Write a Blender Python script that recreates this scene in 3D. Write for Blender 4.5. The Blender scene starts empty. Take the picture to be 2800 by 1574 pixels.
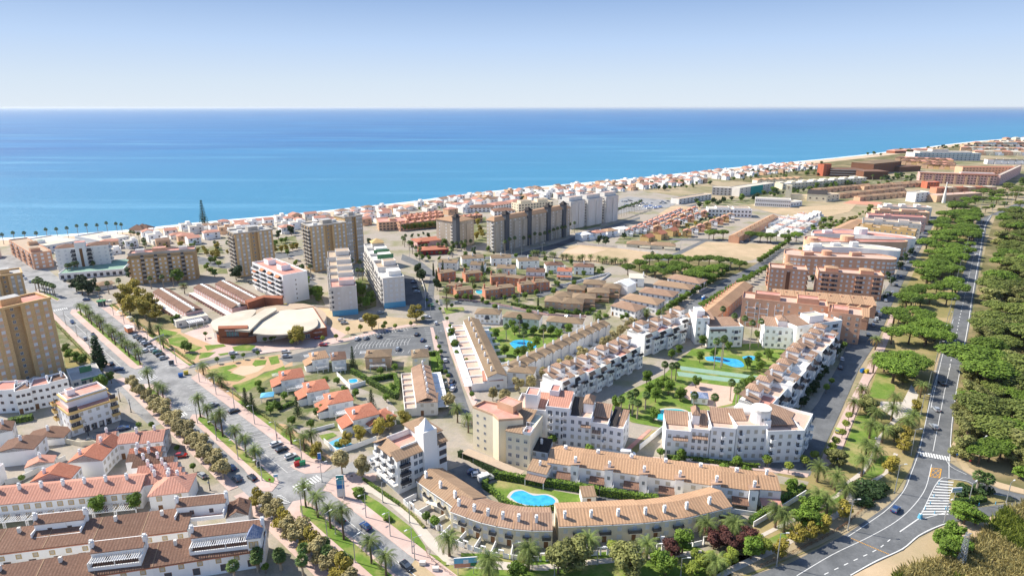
import bpy, math, random
from mathutils import Vector, Matrix, noise
R_ = math.radians
rnd = random.Random(7)
sc = bpy.context.scene
COL = sc.collection
# camera
F_, H_, YH, CX, CY = 1700.0,115.0,293.0,1400.0,787.0
TH = math.atan((CY - YH) / F_)
cam = bpy.data.cameras.new('camera'); co = bpy.data.objects.new('camera', cam); COL.objects.link(co)
co.location = (0,0, H_); co.rotation_euler = (R_(90) - TH, 0,0)
cam.sensor_width = 36; cam.lens = 36 * F_ / 2800; cam.clip_end = 400000; cam.clip_start = 1
sc.camera = co
S_ = 2.5225
REG = {'BL': (0,1000, S_), 'BM': (700,1000, S_), 'BR': (1300,1000, S_), 'BQ': (2000,1000, S_),
       'ML': (0,560, S_), 'MM': (700,560, S_), 'MR': (1300,560, S_), 'MQ': (2000,560, S_),
       'F1': (0,530,3.6196), 'F2': (560,500,3.6196), 'F3': (1100,440,3.1477), 'F4': (1700,360,3.1477),
       'F5': (2200,340,3.448), 'O': (0,0,0.92)}
def G(r, x, y, z=0.0):
    """the point of the plane at height z seen at a place of the photograph"""
    a, b, k = REG[r]; x = a + x / k; y = b + y / k
    p = (x - CX) / F_; q = -(y - CY) / F_
    d = Vector((p, math.cos(TH) + q * math.sin(TH), -math.sin(TH) + q * math.cos(TH)))
    t = (z - H_) / d.z
    return Vector((d.x * t, d.y * t, z))
def GL(r, l, z=0.0): return [G(r, l[i], l[i + 1], z) for i in range(0, len(l),2)]
# materials
def nodes(name):
    m = bpy.data.materials.new(name); m.use_nodes = True
    nt = m.node_tree; b = nt.nodes['Principled BSDF']
    return m, nt, b
def N(nt, t, **k):
    n = nt.nodes.new(t)
    for a, v in k.items():
        if a.startswith('i_'): n.inputs[int(a[2:]) if a[2:].isdigit() else a[2:].replace('_', ' ')].default_value = v
        else: setattr(n, a, v)
    return n
def c4(c): return (c[0], c[1], c[2],1.0)
def sh(c, k): return tuple(min(1, max(0, x * k)) for x in c)
def ramp(nt, fac, stops):
    r = N(nt, 'ShaderNodeValToRGB'); el = r.color_ramp.elements
    while len(el) < len(stops): el.new(0.5)
    for e, (p, c) in zip(el, stops): e.position = p; e.color = c4(c)
    nt.links.new(fac, r.inputs[0]); return r.outputs[0]
def pos(nt, scale):
    g = N(nt, 'ShaderNodeNewGeometry'); mp = N(nt, 'ShaderNodeMapping')
    mp.inputs['Scale'].default_value = (scale, scale, scale) if not isinstance(scale, tuple) else scale
    nt.links.new(g.outputs['Position'], mp.inputs[0]); return mp.outputs[0]
def mixc(nt, a, b, fac, mode='MIX'):
    m = N(nt, 'ShaderNodeMix', data_type='RGBA', blend_type=mode)
    for s, v in ((6, a),(7, b)):
        if isinstance(v, tuple): m.inputs[s].default_value = c4(v)
        else: nt.links.new(v, m.inputs[s])
    if isinstance(fac, (int, float)): m.inputs[0].default_value = fac
    else: nt.links.new(fac, m.inputs[0])
    return m.outputs[2]
def noisef(nt, vec, scale=1.0, detail=4, rough=.6, lo=.35, hi=.65):
    n = N(nt, 'ShaderNodeTexNoise'); n.inputs['Scale'].default_value = scale; n.inputs['Detail'].default_value = detail; n.inputs['Roughness'].default_value = rough
    if vec is not None: nt.links.new(vec, n.inputs['Vector'])
    mr = N(nt, 'ShaderNodeMapRange'); mr.inputs[1].default_value = lo; mr.inputs[2].default_value = hi
    nt.links.new(n.outputs['Fac'], mr.inputs[0]); return mr.outputs[0]
MATS = {}
def ground_mat(name, c1, c2, s1, c3=None, s3=.02, rough=.95, mottle=.5):
    m, nt, b = nodes(name); p = pos(nt, 1.0)
    col = mixc(nt, c1, c2, noisef(nt, p, s1,6,.7))
    if c3: col = mixc(nt, col, c3, noisef(nt, p, s3,5,.6,.48,.66))
    f = noisef(nt, p, 1.7,3,.7,.2,.8)
    col = mixc(nt, col, mixc(nt, (.72,.72,.72),(1.25,1.25,1.25), f), mottle, 'MULTIPLY')
    nt.links.new(col, b.inputs['Base Color']); b.inputs['Roughness'].default_value = rough
    b.inputs['Specular IOR Level'].default_value = .2
    return m
def plaster(name, c, dirt=.12, rough=.85, brick=False):
    m, nt, b = nodes(name)
    p = pos(nt, (.25,.25,.08)); f = noisef(nt, p, 1.0,5,.65,.35,.75)
    d = tuple(x * y for x, y in zip(c, (.72,.68,.62)))
    col = mixc(nt, c, d, f); 
    mx = mixc(nt, c, col, min(1, dirt * 4))
    if brick:
        f2 = noisef(nt, pos(nt, (1.2,1.2,3.2)),1.0,2,.6,.3,.7)
        mx = mixc(nt, mx, sh(c, .7), f2); 
    oi = N(nt, 'ShaderNodeObjectInfo'); mr = N(nt, 'ShaderNodeMapRange'); mr.inputs[3].default_value = .95; mr.inputs[4].default_value = 1.04
    nt.links.new(oi.outputs['Random'], mr.inputs[0])
    hs = N(nt, 'ShaderNodeHueSaturation'); nt.links.new(mx, hs.inputs['Color']); nt.links.new(mr.outputs[0], hs.inputs['Value'])
    nt.links.new(hs.outputs[0], b.inputs['Base Color']); b.inputs['Roughness'].default_value = rough
    b.inputs['Specular IOR Level'].default_value = .25
    return m
def tilemat(name, c1, c2, pitch=.55, amp=.5, row=0):
    """clay tiles: channels run up the slope (u along the eave, v up the slope, in metres)"""
    m, nt, b = nodes(name)
    uv = N(nt, 'ShaderNodeUVMap'); uv.uv_map = 'UVMap'
    sp = N(nt, 'ShaderNodeSeparateXYZ'); nt.links.new(uv.outputs[0], sp.inputs[0])
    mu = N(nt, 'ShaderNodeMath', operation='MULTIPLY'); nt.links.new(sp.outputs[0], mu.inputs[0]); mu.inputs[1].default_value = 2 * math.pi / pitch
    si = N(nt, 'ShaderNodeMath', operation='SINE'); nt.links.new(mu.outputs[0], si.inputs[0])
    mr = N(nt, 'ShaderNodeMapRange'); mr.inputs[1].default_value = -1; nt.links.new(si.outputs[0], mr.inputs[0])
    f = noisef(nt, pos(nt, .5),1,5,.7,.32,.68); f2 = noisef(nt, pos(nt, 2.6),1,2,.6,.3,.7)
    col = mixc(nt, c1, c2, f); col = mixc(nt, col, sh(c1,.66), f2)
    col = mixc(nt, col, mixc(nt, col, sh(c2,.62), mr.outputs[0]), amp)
    oi = N(nt, 'ShaderNodeObjectInfo'); m2 = N(nt, 'ShaderNodeMapRange'); m2.inputs[3].default_value = .9; m2.inputs[4].default_value = 1.1
    nt.links.new(oi.outputs['Random'], m2.inputs[0])
    hs = N(nt, 'ShaderNodeHueSaturation'); nt.links.new(col, hs.inputs['Color']); nt.links.new(m2.outputs[0], hs.inputs['Value'])
    nt.links.new(hs.outputs[0], b.inputs['Base Color']); b.inputs['Roughness'].default_value = .9
    bp = N(nt, 'ShaderNodeBump'); bp.inputs['Strength'].default_value = .5; bp.inputs['Distance'].default_value = .08
    nt.links.new(mr.outputs[0], bp.inputs['Height']); nt.links.new(bp.outputs[0], b.inputs['Normal'])
    b.inputs['Specular IOR Level'].default_value = .2
    return m
def leafmat(name, c1, c2, trans=.25, var=.25):
    m, nt, b = nodes(name)
    g = N(nt, 'ShaderNodeNewGeometry'); oi = N(nt, 'ShaderNodeObjectInfo')
    col = mixc(nt, c1, c2, g.outputs['Random Per Island'])
    f = noisef(nt, pos(nt, .55),1,3,.6,.38,.62)
    col = mixc(nt, col, mixc(nt, sh(c1,.75), sh(c2,1.2), f),.5)
    mr = N(nt, 'ShaderNodeMapRange'); mr.inputs[3].default_value = 1 - var; mr.inputs[4].default_value = 1 + var
    nt.links.new(oi.outputs['Random'], mr.inputs[0])
    hs = N(nt, 'ShaderNodeHueSaturation'); nt.links.new(col, hs.inputs['Color']); nt.links.new(mr.outputs[0], hs.inputs['Value'])
    nt.links.new(hs.outputs[0], b.inputs['Base Color']); b.inputs['Roughness'].default_value = .7
    b.inputs['Specular IOR Level'].default_value = .3
    tr = N(nt, 'ShaderNodeBsdfTranslucent'); nt.links.new(hs.outputs[0], tr.inputs[0])
    ms = N(nt, 'ShaderNodeMixShader'); ms.inputs[0].default_value = trans
    out = nt.nodes['Material Output']
    nt.links.new(b.outputs[0], ms.inputs[1]); nt.links.new(tr.outputs[0], ms.inputs[2]); nt.links.new(ms.outputs[0], out.inputs[0])
    return m
def plain(name, c, rough=.6, metal=0.0, spec=.4):
    m, nt, b = nodes(name); b.inputs['Base Color'].default_value = c4(c); b.inputs['Roughness'].default_value = rough
    b.inputs['Metallic'].default_value = metal; b.inputs['Specular IOR Level'].default_value = spec
    f = noisef(nt, pos(nt, 1.1),1,4,.7,.3,.7)
    nt.links.new(mixc(nt, c, sh(c, .85), f), b.inputs['Base Color'])
    return m
M = {}
def defmats():
    g = ground_mat
    M['land'] = g('land_soil', (.42,.33,.22),(.30,.25,.15),.05,(.12,.14,.05),.012)
    M['sand'] = g('bare_sand', (.53,.40,.26),(.43,.32,.20),.08,(.38,.30,.18),.03, mottle=.3)
    M['beach'] = g('beach_sand', (.58,.44,.31),(.52,.39,.27),.04, mottle=.25)
    M['surf'] = g('surf_foam', (.80,.84,.86),(.55,.66,.72),.06,(.35,.5,.6),.05)
    M['asphalt'] = g('asphalt', (.125,.13,.135),(.175,.18,.185),.25,(.11,.115,.12),.09,.9,.6)
    M['asphalt_pale'] = g('worn_asphalt', (.26,.26,.26),(.34,.335,.33),.25,(.19,.19,.19),.09,.9,.6)
    M['asphalt_shade'] = g('shade_toned_asphalt', (.085,.085,.09),(.12,.12,.125),.1,(.06,.06,.065),.06,.9,.5)  # darker copy of the asphalt, shade put into its colour
    M['pink'] = g('pink_paving', (.55,.40,.35),(.50,.37,.32),.3,(.60,.46,.41),.08,.9,.3)
    M['path'] = g('concrete_path', (.56,.50,.43),(.50,.45,.39),.3, mottle=.3)
    M['tan'] = g('ochre_path', (.52,.34,.20),(.44,.30,.18),.3, mottle=.3)
    M['paver'] = g('beige_pavers', (.39,.33,.27),(.31,.28,.24),.5,(.24,.23,.13),.045, mottle=.6)
    M['grass'] = g('lawn_grass', (.10,.185,.025),(.17,.24,.045),.3,(.33,.29,.12),.09,1,.8)
    M['grassdry'] = g('dry_grass', (.27,.22,.09),(.20,.19,.07),.12,(.38,.29,.15),.05,1,.6)
    M['scrub'] = g('scrub_ground', (.10,.11,.04),(.18,.15,.07),.08,(.33,.25,.14),.03,1,.6)
    M['garden'] = g('garden_ground', (.09,.13,.035),(.22,.20,.11),.16,(.40,.33,.26),.07,1,.7)
    M['court'] = g('green_court', (.22,.34,.26),(.25,.37,.29),.2)
    M['redcourt'] = g('clay_court', (.55,.27,.18),(.50,.25,.17),.2)
    M['terracotta'] = g('terracotta_deck', (.58,.27,.22),(.50,.24,.19),.3,(.62,.36,.29),.1)
    M['pinkdeck'] = g('pale_terrace_deck', (.60,.42,.33),(.52,.37,.30),.3)
    M['greydeck'] = g('grey_roof_deck', (.45,.44,.42),(.36,.35,.34),.25,(.55,.54,.52),.1)
    M['tandeck'] = g('tan_roof_deck', (.48,.37,.27),(.42,.33,.25),.25)
    M['creamroof'] = g('cream_membrane', (.64,.57,.46),(.58,.51,.41),.1,(.50,.44,.35),.04,.7,.3)
    M['paint'] = g('road_paint', (.72,.72,.70),(.60,.60,.58),.8)
    M['paint_orange'] = g('orange_road_paint', (.70,.36,.05),(.6,.3,.05),.8)
    M['greenpaint'] = g('green_paint', (.10,.26,.13),(.09,.22,.11),.3)
    p = plaster
    M['white'] = p('white_plaster', (.90,.89,.87),.07)
    M['white2'] = p('off_white_plaster', (.80,.77,.72),.15)
    M['cream'] = p('cream_plaster', (.86,.77,.58),.12)
    M['yellow'] = p('yellow_trim', (.74,.52,.22),.12)
    M['yellowwall'] = p('ochre_plaster', (.64,.44,.20),.15)
    M['salmon'] = p('salmon_plaster', (.60,.27,.17),.15)
    M['orange'] = p('orange_plaster', (.66,.38,.25),.15)
    M['peach'] = p('peach_plaster', (.70,.46,.30),.15)
    M['redwall'] = p('red_plaster', (.55,.16,.09),.2)
    M['crimson'] = p('crimson_plaster', (.30,.03,.03),.2)
    M['pinkwall'] = p('pink_plaster', (.70,.46,.42),.15)
    M['greywall'] = p('grey_plaster', (.70,.67,.63),.15)
    M['concrete'] = p('concrete', (.50,.46,.41),.25)
    M['slate'] = p('dark_stone', (.12,.13,.15),.25)
    M['stonegrey'] = p('warm_grey_render', (.56,.49,.40),.25)
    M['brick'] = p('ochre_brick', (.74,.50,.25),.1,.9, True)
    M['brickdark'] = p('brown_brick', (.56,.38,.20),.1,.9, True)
    M['redbrick'] = p('red_brick', (.36,.13,.07),.1,.9, True)
    M['brownbrick'] = p('maroon_brick', (.22,.10,.06),.1,.9, True)
    t = tilemat
    M['t_red'] = t('red_clay_tile', (.56,.20,.12),(.62,.27,.17),.6,.45)
    M['t_rose'] = t('rose_clay_tile', (.68,.36,.27),(.58,.27,.19),.8,.6)
    M['t_brown'] = t('brown_clay_tile', (.22,.12,.085),(.28,.17,.12),.8,.6)
    M['t_tan'] = t('tan_clay_tile', (.46,.31,.20),(.38,.25,.16),.9,.6)
    M['t_ochre'] = t('ochre_clay_tile', (.60,.38,.23),(.50,.30,.18),.9,.65)
    M['t_old'] = t('weathered_clay_tile', (.36,.26,.165),(.27,.19,.125),.6,.5)
    M['t_mixed'] = t('mottled_clay_tile', (.54,.36,.25),(.32,.19,.13),.8,.6)
    M['t_black'] = t('black_tile', (.05,.045,.045),(.08,.065,.06),.6,.4)
    M['t_blue'] = t('blue_glazed_tile', (.10,.18,.42),(.55,.58,.62),.5,.4)
    l = leafmat
    M['l_palm'] = l('palm_frond', (.11,.16,.035),(.19,.24,.06),.15)
    M['l_palmdry'] = l('dry_palm_frond', (.30,.20,.08),(.20,.15,.05),.15)
    M['l_fan'] = l('fan_palm_leaf', (.085,.15,.035),(.15,.22,.06),.15)
    M['l_plane'] = l('plane_tree_leaf', (.34,.29,.13),(.44,.37,.17),.2)
    M['l_gold'] = l('autumn_leaf', (.30,.25,.04),(.40,.33,.06),.25)
    M['l_pine'] = l('umbrella_pine_needle', (.10,.175,.02),(.18,.27,.035),.2)
    M['l_pinedark'] = l('dark_pine_needle', (.10,.14,.028),(.18,.21,.045),.15)
    M['l_olive'] = l('olive_leaf', (.18,.20,.06),(.28,.28,.09),.2)
    M['l_green'] = l('broad_leaf', (.10,.18,.02),(.18,.27,.035),.2)
    M['l_dark'] = l('dark_leaf', (.025,.055,.015),(.045,.085,.022),.15)
    M['l_lime'] = l('lime_leaf', (.19,.25,.03),(.26,.30,.05),.25)
    M['l_purple'] = l('purple_leaf', (.10,.035,.03),(.15,.06,.045),.2)
    M['l_reed'] = l('dry_reed', (.46,.41,.15),(.60,.50,.22),.3)
    M['bark'] = plain('bark', (.17,.12,.085),.95,0,.1)
    M['palebark'] = plain('pale_bark', (.36,.31,.24),.95,0,.1)
    M['glass'] = plain('window_glass', (.13,.16,.20),.15,0,.6)
    M['shutter'] = plain('roller_shutter', (.55,.50,.42),.7)
    M['shutterw'] = plain('white_shutter', (.72,.72,.72),.7)
    M['frame'] = plain('window_frame', (.62,.60,.56),.6)
    M['frameo'] = plain('ochre_window_surround', (.55,.38,.16),.8)
    M['dark'] = plain('dark_opening', (.09,.09,.10),.8)
    M['metal'] = plain('galvanised_steel', (.52,.54,.55),.45,.6)
    M['rail'] = plain('dark_railing', (.06,.06,.07),.5)
    M['rubber'] = plain('tyre_rubber', (.02,.02,.02),.9)
    M['lampglass'] = plain('lamp_lens', (.75,.75,.72),.3)
    M['redglass'] = plain('tail_lamp', (.4,.02,.02),.3)
    M['blue'] = plain('blue_plastic', (.02,.16,.50),.5)
    M['sblue'] = plain('sky_blue_paint', (.12,.42,.62),.5)
    M['yellowp'] = plain('yellow_plastic', (.65,.50,.05),.5)
    M['greenp'] = plain('green_plastic', (.03,.26,.12),.5)
    M['redp'] = plain('red_paint', (.5,.03,.03),.5)
    M['whitep'] = plain('white_paint', (.8,.8,.8),.5)
    M['awning'] = plain('cream_awning', (.75,.70,.60),.9)
    M['awno'] = plain('orange_awning', (.62,.22,.10),.9)
    M['wood'] = plain('brown_wood', (.22,.11,.05),.8)
    M['teal'] = plain('teal_netting', (.03,.35,.32),.9)
    for n_, c in dict(car_white=(.78,.78,.78), car_silver=(.42,.44,.46), car_black=(.02,.022,.025), car_blue=(.02,.06,.18), car_red=(.45,.02,.02), car_grey=(.12,.13,.14), car_green=(.02,.16,.08), car_lime=(.55,.6,.1)).items():
        m, nt, b = nodes(n_); b.inputs['Base Color'].default_value = c4(c); b.inputs['Roughness'].default_value = .25; b.inputs['Coat Weight'].default_value = .6; b.inputs['Metallic'].default_value = .2; M[n_] = m
    # pools
    for n_, c, c2 in (('pool', (.03,.32,.62),(.06,.45,.75)),('poolteal', (.03,.36,.42),(.05,.45,.5))):
        m, nt, b = nodes('water_' + n_); p_ = pos(nt, .5)
        nt.links.new(mixc(nt, c, c2, noisef(nt, p_, 1,3)), b.inputs['Base Color']); b.inputs['Roughness'].default_value = .08
        bp = N(nt, 'ShaderNodeBump'); bp.inputs['Strength'].default_value = .15
        nt.links.new(noisef(nt, pos(nt, 2.5),1,3), bp.inputs['Height']); nt.links.new(bp.outputs[0], b.inputs['Normal']); M[n_] = m
    # sea
    m, nt, b = nodes('sea_water')
    f = noisef(nt, pos(nt, (.0009,.004,1)),1,8,.65,.38,.62)
    col = mixc(nt, (.010,.105,.29),(.016,.165,.37), f)
    g_ = N(nt, 'ShaderNodeNewGeometry'); dt = N(nt, 'ShaderNodeVectorMath', operation='DOT_PRODUCT'); dt.inputs[1].default_value = (-.62,.785,0); nt.links.new(g_.outputs['Position'], dt.inputs[0])
    mr = N(nt, 'ShaderNodeMapRange'); mr.inputs[1].default_value = 620; mr.inputs[2].default_value = 2300; mr.inputs[3].default_value = 1; mr.inputs[4].default_value = 0; nt.links.new(dt.outputs['Value'], mr.inputs[0]); col = mixc(nt, col, (.035,.22,.36), mr.outputs[0])
    f2 = noisef(nt, pos(nt, (.0011,.009,1)),1,6,.7,.54,.70)
    col = mixc(nt, col, (.09,.30,.46), f2)
    nt.links.new(col, b.inputs['Base Color']); b.inputs['Roughness'].default_value = .35; b.inputs['Specular IOR Level'].default_value = .25
    bp = N(nt, 'ShaderNodeBump'); bp.inputs['Strength'].default_value = .6; bp.inputs['Distance'].default_value = 2
    nt.links.new(noisef(nt, pos(nt, (.03,.09,1)),1,8,.75,.2,.8), bp.inputs['Height']); nt.links.new(bp.outputs[0], b.inputs['Normal'])
    M['sea'] = m
defmats()
# mesh builder
class MB:
    def __init__(s): s.v = []; s.f = []; s.m = []; s.u = []
    def face(s, pts, mat):
        i = len(s.v); s.v.extend([tuple(p) for p in pts]); s.f.append(tuple(range(i, i + len(pts)))); s.m.append(mat)
        a = Vector(pts[0]); n = Vector((0,0,0)); 
        for k in range(1, len(pts) - 1): n += (Vector(pts[k]) - a).cross(Vector(pts[k + 1]) - a)
        if n.length < 1e-12: n = Vector((0,0,1))
        n.normalize()
        u = Vector((-n.y, n.x, 0)); u = Vector((1,0,0)) if u.length < .02 else u.normalized()
        w = n.cross(u); s.u.extend([(Vector(p).dot(u), Vector(p).dot(w)) for p in pts]); return s
    def box(s, x0, y0, z0, x1, y1, z1, mat, top=None, bottom=True):
        t = top or mat
        s.face([(x0, y0, z0),(x1, y0, z0),(x1, y0, z1),(x0, y0, z1)], mat)
        s.face([(x1, y0, z0),(x1, y1, z0),(x1, y1, z1),(x1, y0, z1)], mat)
        s.face([(x1, y1, z0),(x0, y1, z0),(x0, y1, z1),(x1, y1, z1)], mat)
        s.face([(x0, y1, z0),(x0, y0, z0),(x0, y0, z1),(x0, y1, z1)], mat)
        s.face([(x0, y0, z1),(x1, y0, z1),(x1, y1, z1),(x0, y1, z1)], t)
        if bottom: s.face([(x0, y1, z0),(x1, y1, z0),(x1, y0, z0),(x0, y0, z0)], mat)
        return s
    def prism(s, pts, z0, z1, mat, top=None, cap=True):
        a = sum(pts[i][0] * pts[(i + 1) % len(pts)][1] - pts[(i + 1) % len(pts)][0] * pts[i][1] for i in range(len(pts)))
        if a < 0: pts = pts[::-1]
        n = len(pts)
        for i in range(n):
            p, q = pts[i], pts[(i + 1) % n]
            s.face([(p[0], p[1], z0),(q[0], q[1], z0),(q[0], q[1], z1),(p[0], p[1], z1)], mat)
        if cap: s.face([(p[0], p[1], z1) for p in pts], top or mat)
        return s
    def tube(s, a, b, r0, r1, mat, n=6, cap=True):
        a = Vector(a); b = Vector(b); d = (b - a).normalized(); x = d.orthogonal().normalized(); y = d.cross(x)
        A = [a + (x * math.cos(t) + y * math.sin(t)) * r0 for t in [2 * math.pi * i / n for i in range(n)]]
        B = [b + (x * math.cos(t) + y * math.sin(t)) * r1 for t in [2 * math.pi * i / n for i in range(n)]]
        for i in range(n): s.face([A[i], A[(i + 1) % n], B[(i + 1) % n], B[i]], mat)
        if cap and r1 > .01: s.face(B, mat)
        return s
    def gable(s, x0, y0, x1, y1, z, rise, mat, axis='x', gmat=None, t=.22, ov=0.0):
        """pitched roof with the ridge along axis; closed"""
        if axis == 'x':
            ym = (y0 + y1) / 2; a, b, c = (x0 - ov, y0 - ov),(x1 + ov, y1 + ov), ym
            P = [(x0 - ov, y0 - ov, z),(x1 + ov, y0 - ov, z),(x1 + ov, ym, z + rise),(x0 - ov, ym, z + rise),(x0 - ov, y1 + ov, z),(x1 + ov, y1 + ov, z)]
        else:
            xm = (x0 + x1) / 2
            P = [(x1 + ov, y0 - ov, z),(x1 + ov, y1 + ov, z),(xm, y1 + ov, z + rise),(xm, y0 - ov, z + rise),(x0 - ov, y0 - ov, z),(x0 - ov, y1 + ov, z)]
        up = lambda p: (p[0], p[1], p[2] + t)
        s.face([up(P[0]), up(P[1]), up(P[2]), up(P[3])], mat); s.face([up(P[5]), up(P[4]), up(P[3]), up(P[2])], mat)
        g = gmat or mat
        s.face([P[0], P[3], P[4]], g); s.face([P[1], P[5], P[2]], g)
        s.face([P[0], P[1], up(P[1]), up(P[0])], mat); s.face([P[5], P[4], up(P[4]), up(P[5])], mat)
        for i, j in ((0,3),(3,4),(5,2),(2,1)): s.face([P[j], P[i], up(P[i]), up(P[j])], mat)
        return s
    def shed(s, x0, y0, x1, y1, z0, z1, mat, low='f', t=.2, under=None):
        """single slope; low side f (y0), b, l or r"""
        h = {'f': (z0, z0, z1, z1), 'b': (z1, z1, z0, z0), 'l': (z0, z1, z1, z0), 'r': (z1, z0, z0, z1)}[low]
        P = [(x0, y0, h[0]),(x1, y0, h[1]),(x1, y1, h[2]),(x0, y1, h[3])]; T = [(p[0], p[1], p[2] + t) for p in P]
        s.face(T, mat); s.face(P[::-1], under or mat)
        for i in range(4): j = (i + 1) % 4; s.face([P[i], P[j], T[j], T[i]], mat)
        return s
    def hip(s, x0, y0, x1, y1, z, rise, mat, ov=.4, t=.2, flat=None):
        x0 -= ov; y0 -= ov; x1 += ov; y1 += ov; w = x1 - x0; d = y1 - y0
        if flat: k = flat
        else: k = min(w, d) / 2
        A = [(x0, y0, z),(x1, y0, z),(x1, y1, z),(x0, y1, z)]; U = [(a, b, c + t) for a, b, c in A]
        for i in range(4): s.face([A[i], A[(i + 1) % 4], U[(i + 1) % 4], U[i]], mat)
        s.face(A[::-1], mat); T = z + t + rise
        if flat: I = [(x0 + k, y0 + k, T),(x1 - k, y0 + k, T),(x1 - k, y1 - k, T),(x0 + k, y1 - k, T)]
        elif abs(w - d) < .05: 
            c = ((x0 + x1) / 2,(y0 + y1) / 2, T)
            for i in range(4): s.face([U[i], U[(i + 1) % 4], c], mat)
            return s
        elif w > d: I = [(x0 + k, y0 + k, T),(x1 - k, y0 + k, T)]; s.face([U[0], U[1], I[1], I[0]], mat); s.face([U[1], U[2], I[1]], mat); s.face([U[2], U[3], I[0], I[1]], mat); s.face([U[3], U[0], I[0]], mat); return s
        else: I = [(x0 + k, y0 + k, T),(x0 + k, y1 - k, T)]; s.face([U[0], U[1], I[0]], mat); s.face([U[1], U[2], I[1], I[0]], mat); s.face([U[2], U[3], I[1]], mat); s.face([U[3], U[0], I[0], I[1]], mat); return s
        for i in range(4): s.face([U[i], U[(i + 1) % 4], I[(i + 1) % 4], I[i]], mat)
        s.face(I, mat)
        return s
    def mesh(s, name):
        me = bpy.data.meshes.new(name); me.from_pydata(s.v, [], s.f)
        names = []
        for m in s.m:
            if m not in names: names.append(m)
        for m in names: me.materials.append(M[m])
        me.polygons.foreach_set('material_index', [names.index(m) for m in s.m])
        uv = me.uv_layers.new(name='UVMap'); uv.data.foreach_set('uv', [c for t in s.u for c in t])
        me.update(); return me
    def build(s, name, parent=None, loc=None):
        return link(s.mesh(name), name, parent, loc)
def link(me, name, parent=None, loc=None, rz=0.0):
    o = bpy.data.objects.new(name, me); COL.objects.link(o)
    if parent is not None: o.parent = parent; KIDS.setdefault(parent.name, []).append(o)
    if loc is not None: o.location = loc
    if rz: o.rotation_euler = (0,0, rz)
    return o
KIDS = {}
def tag(o, label=None, cat=None, group=None, kind=None):
    if label: o['label'] = label
    if cat: o['category'] = cat
    if group: o['group'] = group
    if kind: o['kind'] = kind
    return o
def thing(name, label, cat, loc=(0,0,0), rz=0.0, group=None):
    o = bpy.data.objects.new(name, None); COL.objects.link(o); o.location = loc; o.rotation_euler = (0,0, rz)
    o.empty_display_size = .5
    return tag(o, label, cat, group)
def copy_tree(o, parent=None):
    c = o.copy(); COL.objects.link(c)
    if parent is not None: c.parent = parent; KIDS.setdefault(parent.name, []).append(c)
    for ch in KIDS.get(o.name, []): copy_tree(ch, c)
    return c
ORD = 'first second third fourth fifth sixth seventh eighth ninth tenth eleventh twelfth thirteenth fourteenth fifteenth sixteenth seventeenth eighteenth nineteenth twentieth'.split()
def ordw(i):
    if i < 20: return ORD[i]
    if i >= 99: return 'hundredth' if i == 99 else 'hundred and ' + ordw(i - 100)
    t = ['twenty', 'thirty', 'forty', 'fifty', 'sixty', 'seventy', 'eighty', 'ninety'][(i + 1) // 10 - 2]; k = (i + 1) % 10
    return t[:-1] + 'ieth' if k == 0 else t + '-' + ORD[k - 1]
# flat setting sheets
def clean(pts):
    out = []
    for p in pts:
        if not out or (p - out[-1]).length > .05: out.append(p)
    return out
NSH = [0]
def sheet(name, mat, z, pts, kind='structure', label=None, cat=None, thick=0):
    NSH[0] += 1; z += NSH[0] * .0006
    pts = [Vector((p[0], p[1], z)) for p in clean([Vector((q[0], q[1],0)) for q in pts])]
    from mathutils.geometry import tessellate_polygon
    tris = tessellate_polygon([pts]); me = bpy.data.meshes.new(name)
    fs = []
    for t in tris:
        a, b, c = (pts[i] for i in t)
        fs.append(t if (b - a).cross(c - a).z > 0 else t[::-1])
    vs = [tuple(p) for p in pts]
    if thick:
        n = len(pts); vs += [(p.x, p.y, z - thick) for p in pts]
        for i in range(n): j = (i + 1) % n; fs.append((i, j, j + n, i + n))
    me.from_pydata(vs, [], fs); me.materials.append(M[mat]); me.update()
    o = link(me, name); tag(o, label, cat, None, kind); return o
def gp(name, mat, z, r, l, **k): return sheet(name, mat, z, GL(r, l), **k)
def smooth(pts, n=6):
    P = [Vector((p[0], p[1],0)) for p in pts]; P = [P[0] * 2 - P[1]] + P + [P[-1] * 2 - P[-2]]; out = []
    for i in range(1, len(P) - 2):
        for k in range(n):
            t = k / n; a, b, c, d = P[i - 1:i + 3]
            out.append(.5 * ((2 * b) + (-a + c) * t + (2 * a - 5 * b + 4 * c - d) * t * t + (-a + 3 * b - 3 * c + d) * t ** 3))
    out.append(P[-2]); return out
def offs(pts, d):
    out = []
    for i, p in enumerate(pts):
        a = pts[max(0, i - 1)]; b = pts[min(len(pts) - 1, i + 1)]; t = (b - a).normalized()
        out.append(Vector((p.x + t.y * d, p.y - t.x * d, 0)))
    return out
def band(name, mat, z, cl, d0, d1, **k): return sheet(name, mat, z, offs(cl, d0) + offs(cl, d1)[::-1], **k)
def length(cl): return sum((cl[i + 1] - cl[i]).length for i in range(len(cl) - 1))
def walk(cl, step, start=0.0):
    """points and directions every step metres along a polyline"""
    out = []; need = start; 
    for i in range(len(cl) - 1):
        a, b = cl[i], cl[i + 1]; L = (b - a).length; 
        if L < 1e-6: continue
        t = need
        while t <= L: out.append((a.lerp(b, t / L),(b - a) / L)); t += step
        need = t - L
    return out
def dashes(name, mat, z, cl, off, dash, gap, w=.16):
    mb = MB()
    if gap == 0:
        return band(name, mat, z, cl, off - w / 2, off + w / 2)
    z += .11
    for p, t in walk(offs(cl, off), dash + gap):
        n = Vector((t.y, -t.x, 0)) * w / 2; q = p + t * dash
        mb.face([p + n + Vector((0,0, z)), q + n + Vector((0,0, z)), q - n + Vector((0,0, z)), p - n + Vector((0,0, z))], mat)
    o = mb.build(name); tag(o, kind='structure'); return o
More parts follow.
